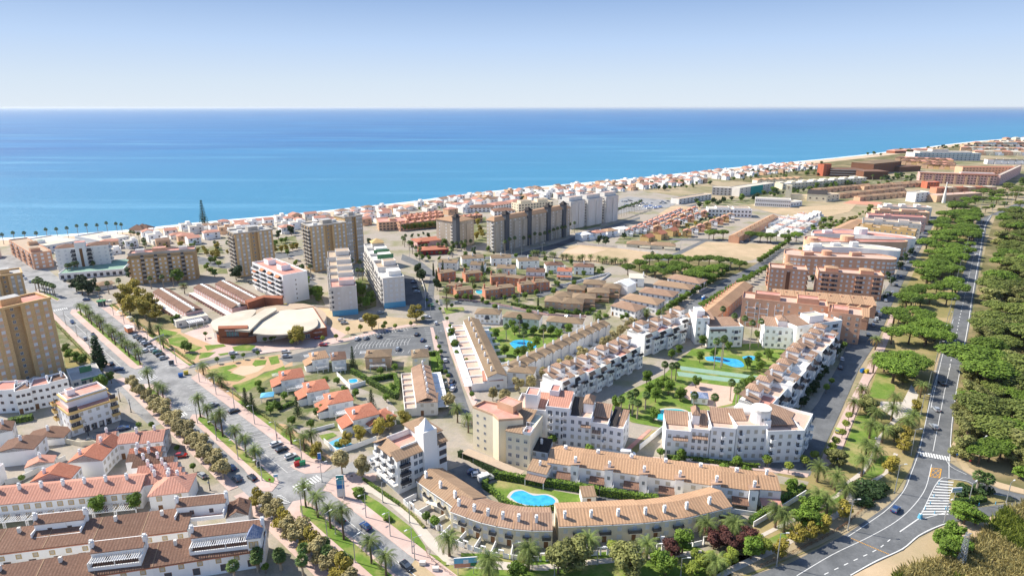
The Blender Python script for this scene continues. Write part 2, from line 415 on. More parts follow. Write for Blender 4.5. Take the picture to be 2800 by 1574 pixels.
def quadmark(mb, p, t, l, w, z, mat='paint'):
    n = Vector((t.y, -t.x, 0)) * w / 2; q = p + t * l; Z = Vector((0,0, z + .11))
    mb.face([p + n + Z, q + n + Z, q - n + Z, p - n + Z], mat)
# vegetation
def leafcards(mb, n, lobes, size, mat, rg, flat=.0, shell=.55, up=.35):
    """leaf clumps through the volume of several ellipsoid lobes (x, y, z, rx, ry, rz)"""
    vol = [l[3] * l[4] * l[5] for l in lobes]; tot = sum(vol)
    for l, v in zip(lobes, vol):
        for _ in range(int(n * v / tot) + 1):
            while True:
                d = Vector((rg.uniform(-1,1), rg.uniform(-1,1), rg.uniform(-1,1)))
                if .05 < d.length <= 1: break
            d.normalize(); k = shell + (1 - shell) * rg.random() ** .6
            k *= 1 + .16 * noise.noise(d * 2.3 + Vector((l[0], l[1], l[2])))
            p = Vector((l[0] + d.x * k * l[3], l[1] + d.y * k * l[4], l[2] + d.z * k * l[5]))
            nn = (d + Vector((rg.uniform(-.8,.8), rg.uniform(-.8,.8), rg.uniform(-.8,.8) + up))).normalized()
            a = nn.orthogonal().normalized(); a = Matrix.Rotation(rg.uniform(0,6.28),3, nn) @ a; b = nn.cross(a)
            s = size * rg.uniform(.6,1.25)
            a *= s; b *= s * rg.uniform(.55,1)
            i = len(mb.v); mb.v.extend([tuple(p + a), tuple(p + b + nn * s * .25), tuple(p - a), tuple(p - b)]); mb.f.append((i, i + 1, i + 2, i + 3)); mb.m.append(mat); mb.u.extend([(0,0)] * 4)
    return mb
def trunkmesh(h, r0, r1, mat, lean=0, limbs=(), n=6, segs=4):
    mb = MB(); prev = Vector((0,0,-.2)); rp = r0 * 1.25
    for i in range(1, segs + 1):
        t = i / segs; q = Vector((lean * t * t, lean * .4 * t * (1 - t), h * t)); r = r0 + (r1 - r0) * t
        mb.tube(prev, q, rp, r, mat, n, i == segs); prev = q; rp = r
    for a, z0, L, up in limbs:
        s = Vector((lean * (z0 / h) ** 2,0, z0)); e = s + Vector((math.cos(a) * L, math.sin(a) * L, up))
        mid = s.lerp(e, .5) + Vector((0,0,-.12 * L)); mb.tube(s, mid, r1 * .8, r1 * .55, mat, 5, False); mb.tube(mid, e, r1 * .55, r1 * .2, mat, 5)
    return mb
def shells(me):
    return me
PROTO = {}
def proto(sp, h=None):
    """list of variants; each is (trunk mesh, [(part, mesh)...]) at unit species size"""
    if sp in PROTO: return PROTO[sp]
    out = []
    rg = random.Random(hash(sp) % 1000 if False else sum(map(ord, sp)))
    def limbs(n, z0, z1, L, up): return [(rg.uniform(0,6.28), rg.uniform(z0, z1), L * rg.uniform(.7,1.1), up * rg.uniform(.7,1.2)) for _ in range(n)]
    for v in range(3):
        if sp in ('palm', 'palmdry'):      # feather palm, total about 9.5 (trunk 7)
            H = 7.0; t = trunkmesh(H, .27,.2, 'bark', rg.uniform(-.3,.3)); c = MB(); lx = t.v and 0
            lean = 0; 
            nf = 36
            for i in range(nf):
                a = i * 2.39996 + rg.uniform(-.2,.2); el = 1.3 - 1.6 * (i / nf) + rg.uniform(-.1,.1); L = rg.uniform(2.9,3.7)
                mat = 'l_palmdry' if (i > nf * .88 or (sp == 'palmdry' and i > nf * .45)) else 'l_palm'
                dx = Vector((math.cos(a), math.sin(a),0)); side = Vector((-dx.y, dx.x, 0)); p = Vector((0,0, H)); e = el; pts = []
                for k in range(8):
                    pts.append(p.copy()); p = p + (dx * math.cos(e) + Vector((0,0, math.sin(e)))) * L / 7; e -= .24 + .03 * k
                for k in range(1,8):
                    wd = .46 * math.sin(math.pi * (k / 8) ** .7) + .12
                    for sg in (-1,1):
                        for q in (0,.5):
                            b0 = pts[k - 1].lerp(pts[k], q); b1 = pts[k - 1].lerp(pts[k], min(1, q + .34)); tp = (b1 + side * sg * wd + (pts[k] - pts[k - 1]) * .6 - Vector((0,0, wd * .45)))
                            j = len(c.v); c.v.extend([tuple(b0), tuple(b1), tuple(tp)]); c.f.append((j, j + 1, j + 2)); c.m.append(mat); c.u.extend([(0,0)] * 3)
            t2 = t; bo = MB(); bo.tube((0,0, H - .7),(0,0, H + .15),.24,.42, 'l_palmdry', 8)
            t2.v += []; base = len(t2.v); t2.v += bo.v; t2.f += [tuple(x + base for x in f) for f in bo.f]; t2.m += bo.m; t2.u += bo.u
            out.append((t2.mesh('trunk'), c.mesh('crown')))
        elif sp in ('fan', 'fantall'):
            H = 6.0 if sp == 'fan' else 11.0; t = trunkmesh(H, .3 if sp == 'fan' else .22,.2, 'palebark', rg.uniform(-.3,.3)); c = MB()
            for i in range(38):
                a = i * 2.39996; el = 1.4 - 2.2 * (i / 38); mat = 'l_fan' if i < 33 else 'l_palmdry'
                d = Vector((math.cos(a) * math.cos(el), math.sin(a) * math.cos(el), math.sin(el))); st = Vector((0,0, H)) + d * .85
                side = Vector((-math.sin(a), math.cos(a),0)); upv = d.cross(side)
                for k in range(-3,4):
                    an = k * .33; dd = d * math.cos(an) + side * math.sin(an); tip = st + dd * rg.uniform(.8,1.0) - Vector((0,0,.22 + .1 * abs(k)))
                    o2 = side * math.cos(an) * .16 - d * math.sin(an) * .16
                    j = len(c.v); c.v.extend([tuple(st - d * .25), tuple(st + dd * .5 + o2), tuple(tip), tuple(st + dd * .5 - o2)]); c.f.append((j, j + 1, j + 2, j + 3)); c.m.append(mat); c.u.extend([(0,0)] * 4)
            out.append((t.mesh('trunk'), c.mesh('crown')))
        elif sp in ('plane', 'gold', 'green', 'olive', 'dark', 'lime', 'purple', 'bushy'):
            H = 8.0; mat = {'bushy': 'l_green'}.get(sp, 'l_' + sp); lobes = []
            for i in range(13):
                a = i * 2.4 + rg.random(); r = rg.uniform(.6,1.8) if i else 0
                lobes.append((r * math.cos(a), r * math.sin(a), rg.uniform(2.5,6.3) , rg.uniform(.8,1.5), rg.uniform(.8,1.5), rg.uniform(.7,1.4)))
            t = trunkmesh(4.5,.22,.12, 'palebark' if sp in ('plane', 'gold') else 'bark', rg.uniform(-.3,.3), limbs(5,2.4,3.8,1.7,1.5))
            out.append((t.mesh('trunk'), leafcards(MB(),2200, lobes, .27, mat, rg, shell=.45).mesh('crown')))
        elif sp in ('pine', 'pinedark'):     # umbrella pine: flat domed crown, 9 tall, 9 wide
            lobes = []
            for i in range(16):
                a = i * 2.4; r = 3.4 * math.sqrt(i / 16) * rg.uniform(.85,1.1)
                lobes.append((r * math.cos(a), r * math.sin(a),6.9 - r * r * .075 + rg.uniform(-.15,.3), rg.uniform(1.1,1.6), rg.uniform(1.1,1.6), rg.uniform(.9,1.4)))
            t = trunkmesh(6.4,.28,.14, 'bark', rg.uniform(-.5,.5), limbs(7,3.0,5.0,2.6,1.7))
            out.append((t.mesh('trunk'), leafcards(MB(),3800, lobes, .25, 'l_' + sp, rg, shell=.5, up=.6).mesh('crown')))
        elif sp in ('wood',):  # tall loose woodland tree
            lobes = []
            for i in range(14):
                a = i * 2.4; r = rg.uniform(.4,2.6)
                lobes.append((r * math.cos(a), r * math.sin(a), rg.uniform(2.2,8.5) - r * .35, rg.uniform(1.0,1.7), rg.uniform(1.0,1.7), rg.uniform(.9,1.5)))
            t = trunkmesh(7.5,.26,.1, 'bark', rg.uniform(-.5,.5), limbs(7,2.5,6,2,1.3))
            out.append((t.mesh('trunk'), leafcards(MB(),2600, lobes, .30, 'l_olive', rg, shell=.5).mesh('crown')))
        elif sp == 'cypress':
            c = MB(); lobes = [(rg.uniform(-.08,.08),0,.9 + i * 1.0,.85 - .07 * i, .85 - .07 * i, .9) for i in range(8)]
            out.append((trunkmesh(2,.14,.1, 'bark').mesh('trunk'), leafcards(c, 1100, lobes, .22, 'l_dark', rg, up=.9).mesh('crown')))
        elif sp == 'conifer':   # tiered spire, 12 tall
            c = MB()
            for k in range(15):
                z = 1.5 + k * .72; R = 2.5 * (1 - k / 15.5) + .15
                for i in range(max(4,9 - k // 2)):
                    a = i * 2 * math.pi / max(4,9 - k // 2) + k * .9; L = R * rg.uniform(.85,1.1)
                    lob = [(math.cos(a) * L * q, math.sin(a) * L * q, z - .10 * L * q + .25 * q * q, .38 - .12 * q + .05,.38 - .12 * q + .05,.16) for q in (.3,.55,.8,1.0)]
                    leafcards(c, 22, lob, .2, 'l_dark', rg)
            out.append((trunkmesh(12,.22,.05, 'bark').mesh('trunk'), c.mesh('crown')))
        elif sp in ('ball', 'balllime'):
            lobes = [(0,0,2.6,1.15,1.15,1.0),(.3,.2,2.9,.8,.8,.8)]
            out.append((trunkmesh(2.2,.09,.07, 'bark').mesh('trunk'), leafcards(MB(),420, lobes, .22, 'l_green' if sp == 'ball' else 'l_lime', rg).mesh('crown')))
        elif sp in ('shrub', 'shrubdark', 'shrubdry'):
            lobes = [(rg.uniform(-.5,.5), rg.uniform(-.5,.5),.65,.8,.8,.65) for _ in range(4)]
            out.append((trunkmesh(.6,.06,.05, 'bark').mesh('trunk'), leafcards(MB(),420, lobes, .2, {'shrub': 'l_green', 'shrubdark': 'l_dark', 'shrubdry': 'l_reed'}[sp], rg).mesh('crown')))
    PROTO[sp] = out; return out
HT = dict(palm=9.3, palmdry=9.3, fan=7.2, fantall=12.2, plane=7.4, gold=7.4, green=7.4, olive=7.4, dark=7.4, lime=7.4, purple=7.4, bushy=7.4, pine=8.2, pinedark=8.2, wood=9.4, cypress=8.4, conifer=12.3, ball=3.6, balllime=3.6, shrub=1.3, shrubdark=1.3, shrubdry=1.3)
NAME = dict(palm='palm_tree', palmdry='palm_tree', fan='fan_palm', fantall='fan_palm', plane='plane_tree', gold='plane_tree', green='tree', olive='olive_green_tree', dark='evergreen_tree', lime='tree', purple='purple_leaved_tree', bushy='tree', pine='umbrella_pine', pinedark='pine_tree', wood='woodland_tree', cypress='cypress_tree', conifer='conifer_tree', ball='round_clipped_tree', balllime='round_clipped_tree', shrub='shrub', shrubdark='shrub', shrubdry='shrub')
CAT = dict(palm='palm tree', palmdry='palm tree', fan='palm tree', fantall='palm tree', cypress='cypress', shrub='shrub', shrubdark='shrub', shrubdry='shrub')
NT = [0]
def tree(sp, p, h, label, group=None, wide=1.0, name=None):
    NT[0] += 1; k = h / HT[sp]; v = proto(sp)[NT[0] % 3]
    t = thing(name or NAME[sp], label, CAT.get(sp, 'tree'),(p[0], p[1],0),(NT[0] * 2.1) % 6.28, group)
    tw = min(k, 1.6)
    if sp in ('palm', 'palmdry', 'fan', 'fantall'):
        # crown size stays natural, the trunk stretches
        ch = 7.0 if sp[:4] == 'palm' else (6.0 if sp == 'fan' else 11.0); kc = wide * (1.2 if sp[:4] == 'palm' else 1.05); 
        tz = (h - (HT[sp] - ch) * kc) / ch
        a = link(v[0], 'trunk', t); a.scale = (kc, kc, tz)
        b = link(v[1], 'crown', t); b.scale = (kc, kc, kc); b.location = (0,0, ch * tz - ch * kc)
        return t
    t.scale = (k * wide, k * wide, k)
    link(v[0], 'trunk', t); link(v[1], 'crown', t); return t
def trees(sp, r, l, h, fmt, group=None, jit=.08, **k):
    """a series of trees whose feet stand at the given places; {o} in the label is the ordinal"""
    for i in range(0, len(l),2):
        tree(sp, G(r, l[i], l[i + 1]), h * rnd.uniform(1 - jit, 1 + jit), fmt.format(o=ordw(i // 2)), group, **k)
def hedge(pts, w, h, label, mat='l_green', name='hedge', dens=22, group=None):
    """clipped hedge along a polyline of world points, its own thing"""
    mb = MB(); rg = random.Random(len(pts) * 31 + int(abs(pts[0].x) * 7))
    o = pts[0]; P = [Vector((p.x - o.x, p.y - o.y, 0)) for p in pts]
    for i in range(len(P) - 1):
        a, b = P[i], P[i + 1]; L = (b - a).length; t = (b - a).normalized(); n = Vector((t.y, -t.x, 0))
        c = [a - n * w * .42 , b - n * w * .42, b + n * w * .42, a + n * w * .42]
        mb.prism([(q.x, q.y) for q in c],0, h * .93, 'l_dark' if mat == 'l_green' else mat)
        for _ in range(int(L * dens * (.5 + h * .4))):
            u = rg.random() * L; face = rg.random(); 
            if face < .45: q = a + t * u + n * rg.uniform(-.5,.5) * w + Vector((0,0, h)); nn = Vector((0,0,1))
            else: sg = 1 if rg.random() < .5 else -1; q = a + t * u + n * sg * w * .5 + Vector((0,0, rg.uniform(0, h))); nn = n * sg
            nn = (nn + Vector((rg.uniform(-.6,.6), rg.uniform(-.6,.6), rg.uniform(-.6,.6)))).normalized(); x = nn.orthogonal().normalized() * .24; y = nn.cross(x)
            j = len(mb.v); mb.v.extend([tuple(q + x), tuple(q + y), tuple(q - x), tuple(q - y)]); mb.f.append((j, j + 1, j + 2, j + 3)); mb.m.append(mat); mb.u.extend([(0,0)] * 4)
    ob = mb.build(name, None, (o.x, o.y, 0)); tag(ob, label, 'hedge', group); return ob
# vehicles
def carparts():
    """meshes of one hatchback, 4.3 m, nose along +x"""
    if 'car' in PROTO: return PROTO['car']
    prof = [(-2.1,.35),(-2.15,.75),(-2.0,.95),(1.0,.92),(1.9,.75),(2.12,.5),(2.1,.35)]
    cab = [(-1.95,.93),(-1.5,1.42),(.1,1.46),(1.05,.92)]
    def body(mat):
        mb = MB(); w = .86
        n = len(prof)
        mb.face([(x, -w, z) for x, z in prof], mat); mb.face([(x, w, z) for x, z in prof][::-1], mat)
        for i in range(n): a, b = prof[i], prof[(i + 1) % n]; mb.face([(a[0], -w, a[1]),(a[0], w, a[1]),(b[0], w, b[1]),(b[0], -w, b[1])], mat)
        mb.face([(-1.48,-.62,1.45),(.1,-.62,1.49),(.1,.62,1.49),(-1.48,.62,1.45)], mat)
        for s in (-1,1):
            mb.face([(-1.55, s * .64,1.40),(.12, s * .64,1.44),(.12, s * .62,1.49),(-1.48, s * .62,1.45)], mat)
            mb.box(-.75, s * .80 - .05,.93,-.63, s * .66 + .05,1.44, mat) if s > 0 else mb.box(-.75,-.71,.93,-.63,-.62,1.44, mat)
            mb.box(.75, s * .98 - .09,.9,.9, s * .98 + .09,1.02, mat)
        return mb
    g = MB(); 
    wb, wt = .80,.63
    c = cab
    for s in (-1,1): g.face([(x, s * (wb if z < 1.2 else wt), z) for x, z in c][::(1 if s < 0 else -1)], 'glass')
    for i in range(3): a, b = c[i], c[i + 1]; wa = wb if a[1] < 1.2 else wt; w2 = wb if b[1] < 1.2 else wt; g.face([(a[0], -wa, a[1]),(a[0], wa, a[1]),(b[0], w2, b[1]),(b[0], -w2, b[1])][::-1], 'glass')
    wh = MB(); wh.tube((0,-.1,0),(0,.1,0),.32,.32, 'rubber', 12); wh.tube((0,-.12,0),(0,.12,0),.18,.18, 'metal', 8)
    hl = MB(); hl.box(-.04,-.16,-.07,.05,.16,.07, 'lampglass'); tl = MB(); tl.box(-.05,-.14,-.1,.04,.14,.1, 'redglass')
    PROTO['car'] = (body, g.mesh('windscreen_glass'), wh.mesh('wheel'), hl.mesh('headlight'), tl.mesh('tail_light')); return PROTO['car']
def car(col, p, ang, label, group=None, far=False, cat='car', name='car', k=1.0):
    body, gl, wh, hl, tl = carparts(); key = 'carbody' + col
    if key not in PROTO: PROTO[key] = body(col).mesh('body')
    t = thing(name, label, cat, (p[0], p[1], ROADZ + .002), ang, group); t.scale = (k, k, k)
    link(PROTO[key], 'body', t); link(gl, 'cabin_glass', t)
    for x in (-1.3,1.32):
        for y in (-.8,.8): link(wh, 'wheel', t, (x, y, .32))
    if not far:
        for y in (-.62,.62): link(hl, 'headlight', t, (2.08, y, .62)); link(tl, 'tail_light', t, (-2.13, y, .78))
    return t
ROADZ = .20
def van(p, ang, label, mat='car_white', L=5.2, box=False):
    t = thing('van', label, 'van', (p[0], p[1], ROADZ), ang); mb = MB(); w = .98
    prof = [(-L / 2,.4),(-L / 2,2.3),(L / 2 - 1.6,2.35),(L / 2 - .75,1.35),(L / 2,1.05),(L / 2,.4)]
    mb.face([(x, -w, z) for x, z in prof][::1], mat); mb.face([(x, w, z) for x, z in prof][::-1], mat)
    for i in range(6): a, b = prof[i], prof[(i + 1) % 6]; mb.face([(a[0], -w, a[1]),(a[0], w, a[1]),(b[0], w, b[1]),(b[0], -w, b[1])][::-1], mat)
    mb.build('body', t)
    g = MB(); g.face([(L / 2 - 1.5,-.85,2.27),(L / 2 - .78,-.85,1.41),(L / 2 - .78,.85,1.41),(L / 2 - 1.5,.85,2.27)], 'glass')
    for s in (-1,1): g.face([(L / 2 - 1.7, s * 1.0,2.1),(L / 2 - 2.4, s * 1.0,2.1),(L / 2 - 2.4, s * 1.0,1.4),(L / 2 - 1.0, s * 1.0,1.4)], 'glass')
    g.build('windscreen_glass', t); _, _, wh, hl, tl = carparts()
    for x in (-L / 2 + 1, L / 2 - .9):
        for y in (-.9,.9): link(wh, 'wheel', t, (x, y, .32))
    for y in (-.7,.7): link(hl, 'headlight', t, (L / 2, y, .8))
    return t
def lamp(p, h, label, ang=0.0, group=None, arm=1.4, dark=False):
    key = 'lamp%s%.1f%s' % (round(h), arm, dark)
    if key not in PROTO:
        m = 'rail' if dark else 'metal'; a = MB(); a.tube((0,0,0),(0,0, h),.16,.09, m, 6); a.box(-.2,-.2,0,.2,.2,.25, m)
        b = MB(); b.tube((0,0, h - .1),(arm, 0, h + .15),.05,.05, m, 5)
        c = MB(); c.box(arm - .1,-.16, h + .08, arm + .75,.16, h + .26, 'lampglass' if not dark else 'rail')
        if dark: c = MB(); c.tube((0,0, h),(0,0, h + .5),.14,.26, 'lampglass', 6); c.tube((0,0, h + .5),(0,0, h + .7),.3,.05, m, 6)
        PROTO[key] = (a.mesh('pole'), b.mesh('arm') if not dark else None, c.mesh('lamp_head'))
    v = PROTO[key]; t = thing('street_lamp', label, 'street lamp', (p[0], p[1],0), ang, group)
    link(v[0], 'pole', t); link(v[2], 'lamp_head', t)
    if v[1]: link(v[1], 'arm', t)
    return t
# buildings
class Bd:
    """a building in its own frame: x along the front edge (nearest the camera), y away from it, z up"""
    def __init__(s, name, label, cat, q=None, org=None, ang=0, w=0, d=0, group=None):
        if q:
            p0, p1, p2 = q; u = (p1 - p0); u.z = 0; n = Vector((-u.y, u.x, 0)).normalized(); d = (p2 - p1).dot(n)
            if d < 0: p0, p1 = p1, p0; u = -u; d = -d
            org = p0; w = u.length; ang = math.atan2(u.y, u.x)
        s.w, s.d, s.ang, s.org = w, d, ang, org
        s.t = thing(name, label, cat, (org[0], org[1],0), ang, group)
    def part(s, name, mb, parent=None): return mb.build(name, parent or s.t)
    def world(s, x, y): c, n = math.cos(s.ang), math.sin(s.ang); return Vector((s.org[0] + x * c - y * n, s.org[1] + x * n + y * c, 0))
    def side(s, sd, x0=0, y0=0, x1=None, y1=None):
        x1 = s.w if x1 is None else x1; y1 = s.d if y1 is None else y1
        return {'f': (Vector((x0, y0,0)), Vector((1,0,0)),0, x1 - x0), 'r': (Vector((x1, y0,0)), Vector((0,1,0)), math.pi / 2, y1 - y0),
                'b': (Vector((x1, y1,0)), Vector((-1,0,0)), math.pi, x1 - x0), 'l': (Vector((x0, y1,0)), Vector((0,-1,0)), -math.pi / 2, y1 - y0)}[sd]
    def put(s, me, nm, sd, x, z, parent=None, box=(0,0, None, None)):
        o, u, a, L = s.side(sd, *box); return link(me, nm, parent or s.t, o + u * x + Vector((0,0, z)), a)
    def wins(s, sd, zs, xs, ww=1.2, wh=1.2, style='shutter', box=(0,0, None, None), skip=(), nm='window'):
        """one window object per opening; xs is a list or a count spread evenly"""
        L = s.side(sd, *box)[3]
        if isinstance(xs, int): xs = [L * (i + .5) / xs for i in range(xs)]
        for j, z in enumerate(zs):
            for i, x in enumerate(xs):
                if (i, j) in skip: continue
                s.put(winmesh(ww, wh, style if style != 'mix' else ('shutter', 'glass', 'half')[(i * 3 + j * 5 + int(s.org[0])) % 3]), nm, sd, x, z, None, box)
    def balc(s, sd, zs, xs, bw, bd, mat='white', rail=None, box=(0,0, None, None), h=.95, nm='balcony', back=True):
        key = 'balc%.1f%.1f%s%s%s%.1f' % (bw, bd, mat, rail, back, h)
        if key not in PROTO:
            mb = MB(); mb.box(-bw / 2, -bd, -.18, bw / 2,0,0, mat); r = rail or mat; th = .08
            mb.box(-bw / 2, -bd, 0, bw / 2, -bd + th, h, r); mb.box(-bw / 2, -bd + th, 0, -bw / 2 + th, 0, h, r); mb.box(bw / 2 - th, -bd + th, 0, bw / 2,0, h, r)
            if back: mb.box(-bw / 2 + .3,-.03,.02, bw / 2 - .3,0,2.2, 'dark')
            PROTO[key] = mb.mesh(nm)
        for z in zs:
            for x in xs: s.put(PROTO[key], nm, sd, x, z, None, box)
def winmesh(w, h, style):
    key = 'win%.1f%.1f%s' % (w, h, style)
    if key in PROTO: return PROTO[key]
    mb = MB(); f = .09; fm = 'frame'; a = 'glass'
    if style == 'shutter': a = 'shutter'
    if style == 'shutterw': a = 'shutterw'; fm = 'whitep'
    if style == 'ochre': fm = 'frameo'; a = 'shutter'; f = .2
    if style == 'dark': fm = 'wood'; a = 'dark'
    if style == 'plain': fm = 'whitep'; a = 'glass'
    if style == 'door': fm = 'wood'; a = 'wood'
    x0, x1 = -w / 2, w / 2
    mb.box(x0 - f, -.06, -f, x1 + f, 0,0, fm); mb.box(x0 - f, -.06, h, x1 + f, 0, h + f, fm); mb.box(x0 - f, -.06,0, x0,0, h, fm); mb.box(x1,-.06,0, x1 + f, 0, h, fm)
    if style == 'half': mb.face([(x0,-.02,0),(x1,-.02,0),(x1,-.02, h * .5),(x0,-.02, h * .5)], 'glass'); mb.box(x0,-.05, h * .5, x1,-.01, h, 'shutter')
    else: mb.face([(x0,-.02,0),(x1,-.02,0),(x1,-.02, h),(x0,-.02, h)], a)
    if a == 'glass': mb.box(-.04,-.05,0,.04,-.02, h if style != 'half' else h * .5, fm)
    PROTO[key] = mb.mesh('window'); return PROTO[key]
def chim(mat='white', s=.8, h=1.6, cap='white'):
    key = 'chim%s%.1f%.1f' % (mat, s, h)
    if key not in PROTO:
        mb = MB(); mb.box(-s / 2, -s / 2,-1.2, s / 2, s / 2, h, mat); mb.box(-s / 2 - .08, -s / 2 - .08, h, s / 2 + .08, s / 2 + .08, h + .12, mat); mb.box(-s / 3, -s / 3, h + .12, s / 3, s / 3, h + .4, mat)
        mb.gable(-s / 2, -s / 2, s / 2, s / 2, h + .4,.25, mat, 'x'); PROTO[key] = mb.mesh('chimney')
    return PROTO[key]
def flatbox(mb, x0, y0, x1, y1, z0, z1, mat, deck, ph=.9, th=.2):
    """walls with a parapet and a deck"""
    mb.box(x0, y0, z0, x1, y1, z1, mat, deck, z0 > .5)
    if ph:
        mb.box(x0, y0, z1, x1, y0 + th, z1 + ph, mat); mb.box(x0, y1 - th, z1, x1, y1, z1 + ph, mat)
        mb.box(x0, y0 + th, z1, x0 + th, y1 - th, z1 + ph, mat); mb.box(x1 - th, y0 + th, z1, x1, y1 - th, z1 + ph, mat)
    return mb
def block(name, label, cat, q, fl, wall, deck, style='shutter', nf=0, nr=0, nl=0, nb=0, fh=2.9, ph=.9, z0=1.0, ww=1.2, wh=1.2, group=None, ground=True, trim=None, core=()):
    """flat roofed block with a window grid on each side asked for, and stair boxes (x, y, w, d, h, mat, deck) on the roof"""
    b = Bd(name, label, cat, q, group=group); H = fl * fh
    mb = MB(); mb.box(0,0,0, b.w, b.d, H, wall, deck, False); b.part('wall', mb); b.H = H
    mb = MB(); th = .25; pm = trim or wall; e = .06
    for a in ((-e, -e, b.w + e, th),(-e, b.d - th, b.w + e, b.d + e),(-e, th, th, b.d - th),(b.w - th, th, b.w + e, b.d - th)): mb.box(a[0], a[1], H - (.6 if trim else 0.0) + .003, a[2], a[3], H + ph, pm)
    mb.face([(th, th, H + .02),(b.w - th, th, H + .02),(b.w - th, b.d - th, H + .02),(th, b.d - th, H + .02)], deck); b.part('roof', mb)
    zs = [z0 + i * fh for i in range(fl)]
    for sd, n in (('f', nf),('r', nr),('l', nl),('b', nb)):
        if n: b.wins(sd, zs, n, ww, wh, style)
    for (x, y, w, d, h, m_, dk) in core:
        x *= b.w; y *= b.d; c = MB(); flatbox(c, x, y, min(b.w - .3, x + w), min(b.d - .3, y + d), H + .03, H + h, m_, dk, .25); b.part('stair_tower', c)
    return b
def terrace(n, name, fmt, cat, q, group, unit, **k):
    """n houses side by side along the front edge of q; unit(b) builds one; returns nothing. Each is its own thing"""
    p0, p1, p2 = q; u = (p1 - p0); u.z = 0; nn = Vector((-u.y, u.x, 0)).normalized(); d = (p2 - p1).dot(nn); rev = False
    if d < 0: p0, p1 = p1, p0; u = -u; d = -d; rev = True
    L = u.length; ang = math.atan2(u.y, u.x); w = L / n; first = None; uu = u.normalized()
    for i in range(n):
        org = p0 + uu * (w * i); j = n - 1 - i if rev else i
        if first is None:
            b = Bd(name, fmt.format(o=ordw(j)), cat, org=org, ang=ang, w=w, d=d, group=group); unit(b, **k); first = b.t
        else:
            c = copy_tree(first); c.location = (org.x, org.y, 0); c['label'] = fmt.format(o=ordw(j))
def arcterrace(pts, name, fmt, cat, group, unit, d, **k):
    """houses along a bend: one between each two consecutive front points"""
    for i in range(len(pts) - 1):
        a, b_ = pts[i], pts[i + 1]; u = b_ - a; u.z = 0
        b = Bd(name, fmt.format(o=ordw(i)), cat, org=a, ang=math.atan2(u.y, u.x), w=u.length + .35, d=d, group=group); unit(b, **k)
# the avenue frame: s along it (metres, away from the camera), n to its right
AVO = Vector((-31.719,132.491,0)); AVU = Vector((-.72041,.69355,0)); AVN = Vector((AVU.y, -AVU.x, 0)); AVA = math.atan2(AVU.y, AVU.x)
def AV(s, n, z=0): p = AVO + AVU * s + AVN * n; return Vector((p.x, p.y, z))
def av(name, mat, z, l, **k): return sheet(name, mat, z, [AV(l[i], l[i + 1]) for i in range(0, len(l),2)], **k)
def qd(r, x0, y0, x1, y1, d, z=0.0):
    """front edge given by two places of the photograph at height z, depth in metres"""
    a = G(r, x0, y0, z); b = G(r, x1, y1, z); a.z = b.z = 0; u = (b - a).normalized(); return (a, b, b + Vector((-u.y, u.x, 0)) * d)
def q3(r, x0, y0, x1, y1, x2, y2, z=0.0):
    a, b, c = G(r, x0, y0, z), G(r, x1, y1, z), G(r, x2, y2, z); a.z = b.z = c.z = 0; return (a, b, c)

sheet('ground', 'land', 0,[Vector(p) for p in ((-9000,-300,0),(9000,-300,0),(9000,6000,0),(-9000,6000,0))], thick=1)
coast = [(-2600,690),(-600,672),(0,653),(155,644),(331,632),(541,610),(808,586),(994,566),(1120,553),(1290,530),(1513,508),(1750,487),(2018,458),(2350,425),(2548,401),(2800,376),(3300,344),(4600,318)]
cw = []
REG['S'] = (0,0,1.0)
for x, y in coast: cw.append(G('S', x, y))
cs = smooth(cw, 3)
sheet('sea', 'sea', .03, cs + [Vector((260000,14000,0)), Vector((260000,300000,0)), Vector((-260000,300000,0)), Vector((-260000,600,0))])
band('surf', 'surf', .06, cs, -5,7)
band('beach', 'beach', .02, cs, 4,48)
dn = [p for p in cs if p.x > 280]
band('dunes', 'scrub', .035, dn, 45,190)
# town floor
gp('town_ground', 'paver', .02, 'S', [-200,690,600,625,1200,560,1600,525,1750,520,2000,560,2450,640,2500,700,2300,1100,2100,1350,1900,1600,-400,1700])
for r, l in (('F3', [300,860,700,800,1200,830,1650,900,1780,980,1400,1080,1300,1230,900,1250,320,1190]),('F3', [1250,1120,1560,1030,1900,1090,1750,1330,1400,1310,940,1260]),('F4', [-60,960,30,850,480,700,720,690,900,760,560,920,330,1000]),('ML', [350,740,420,760,760,1090,680,1150,450,1150,400,900]),('MM', [240,640,330,530,420,560,480,700,290,700]),('MM', [650,540,830,440,830,700,700,740])):
    gp('garden_ground', 'garden', .036, r, l)
gp('street', 'asphalt', .045, 'F2', [-300,700,0,740,180,800,690,700,1100,650,1100,690,700,760,200,850,-300,760])
gp('street', 'asphalt', .046, 'F2', [690,760,960,900,1120,1000,1060,1020,900,950,660,800])
gp('street', 'asphalt', .047, 'F3', [480,840,1100,800,1500,640,2046,480,2046,500,1500,680,1150,830,500,860])
gp('street', 'asphalt', .048, 'F3', [1150,1150,1400,1060,1780,960,1800,975,1420,1085,1180,1180])
gp('street', 'asphalt', .049, 'F4', [-60,880,440,670,640,620,640,640,460,690,-40,900])
for r, l in (('F2', [-200,640,160,620,190,700,-200,720]),('F2', [690,560,900,520,930,640,700,680]),('F2', [40,780,200,780,230,900,60,900]),('F2', [1590,600,1700,640,1680,780,1580,760]),('F3', [380,540,720,480,740,700,400,760]),('F3', [1480,520,1760,480,1700,560,1450,620]),('F4', [700,600,1140,560,1400,490,2046,440,2046,480,1400,560,1150,620,700,660]),('F5', [0,560,1050,470,1060,600,300,600,0,640])):
    gp('scrub_plot', 'garden', .037, r, l)
gp('dry_lawn', 'grassdry', .05, 'ML', [430,1000,560,985,660,1100,640,1140,460,1140])
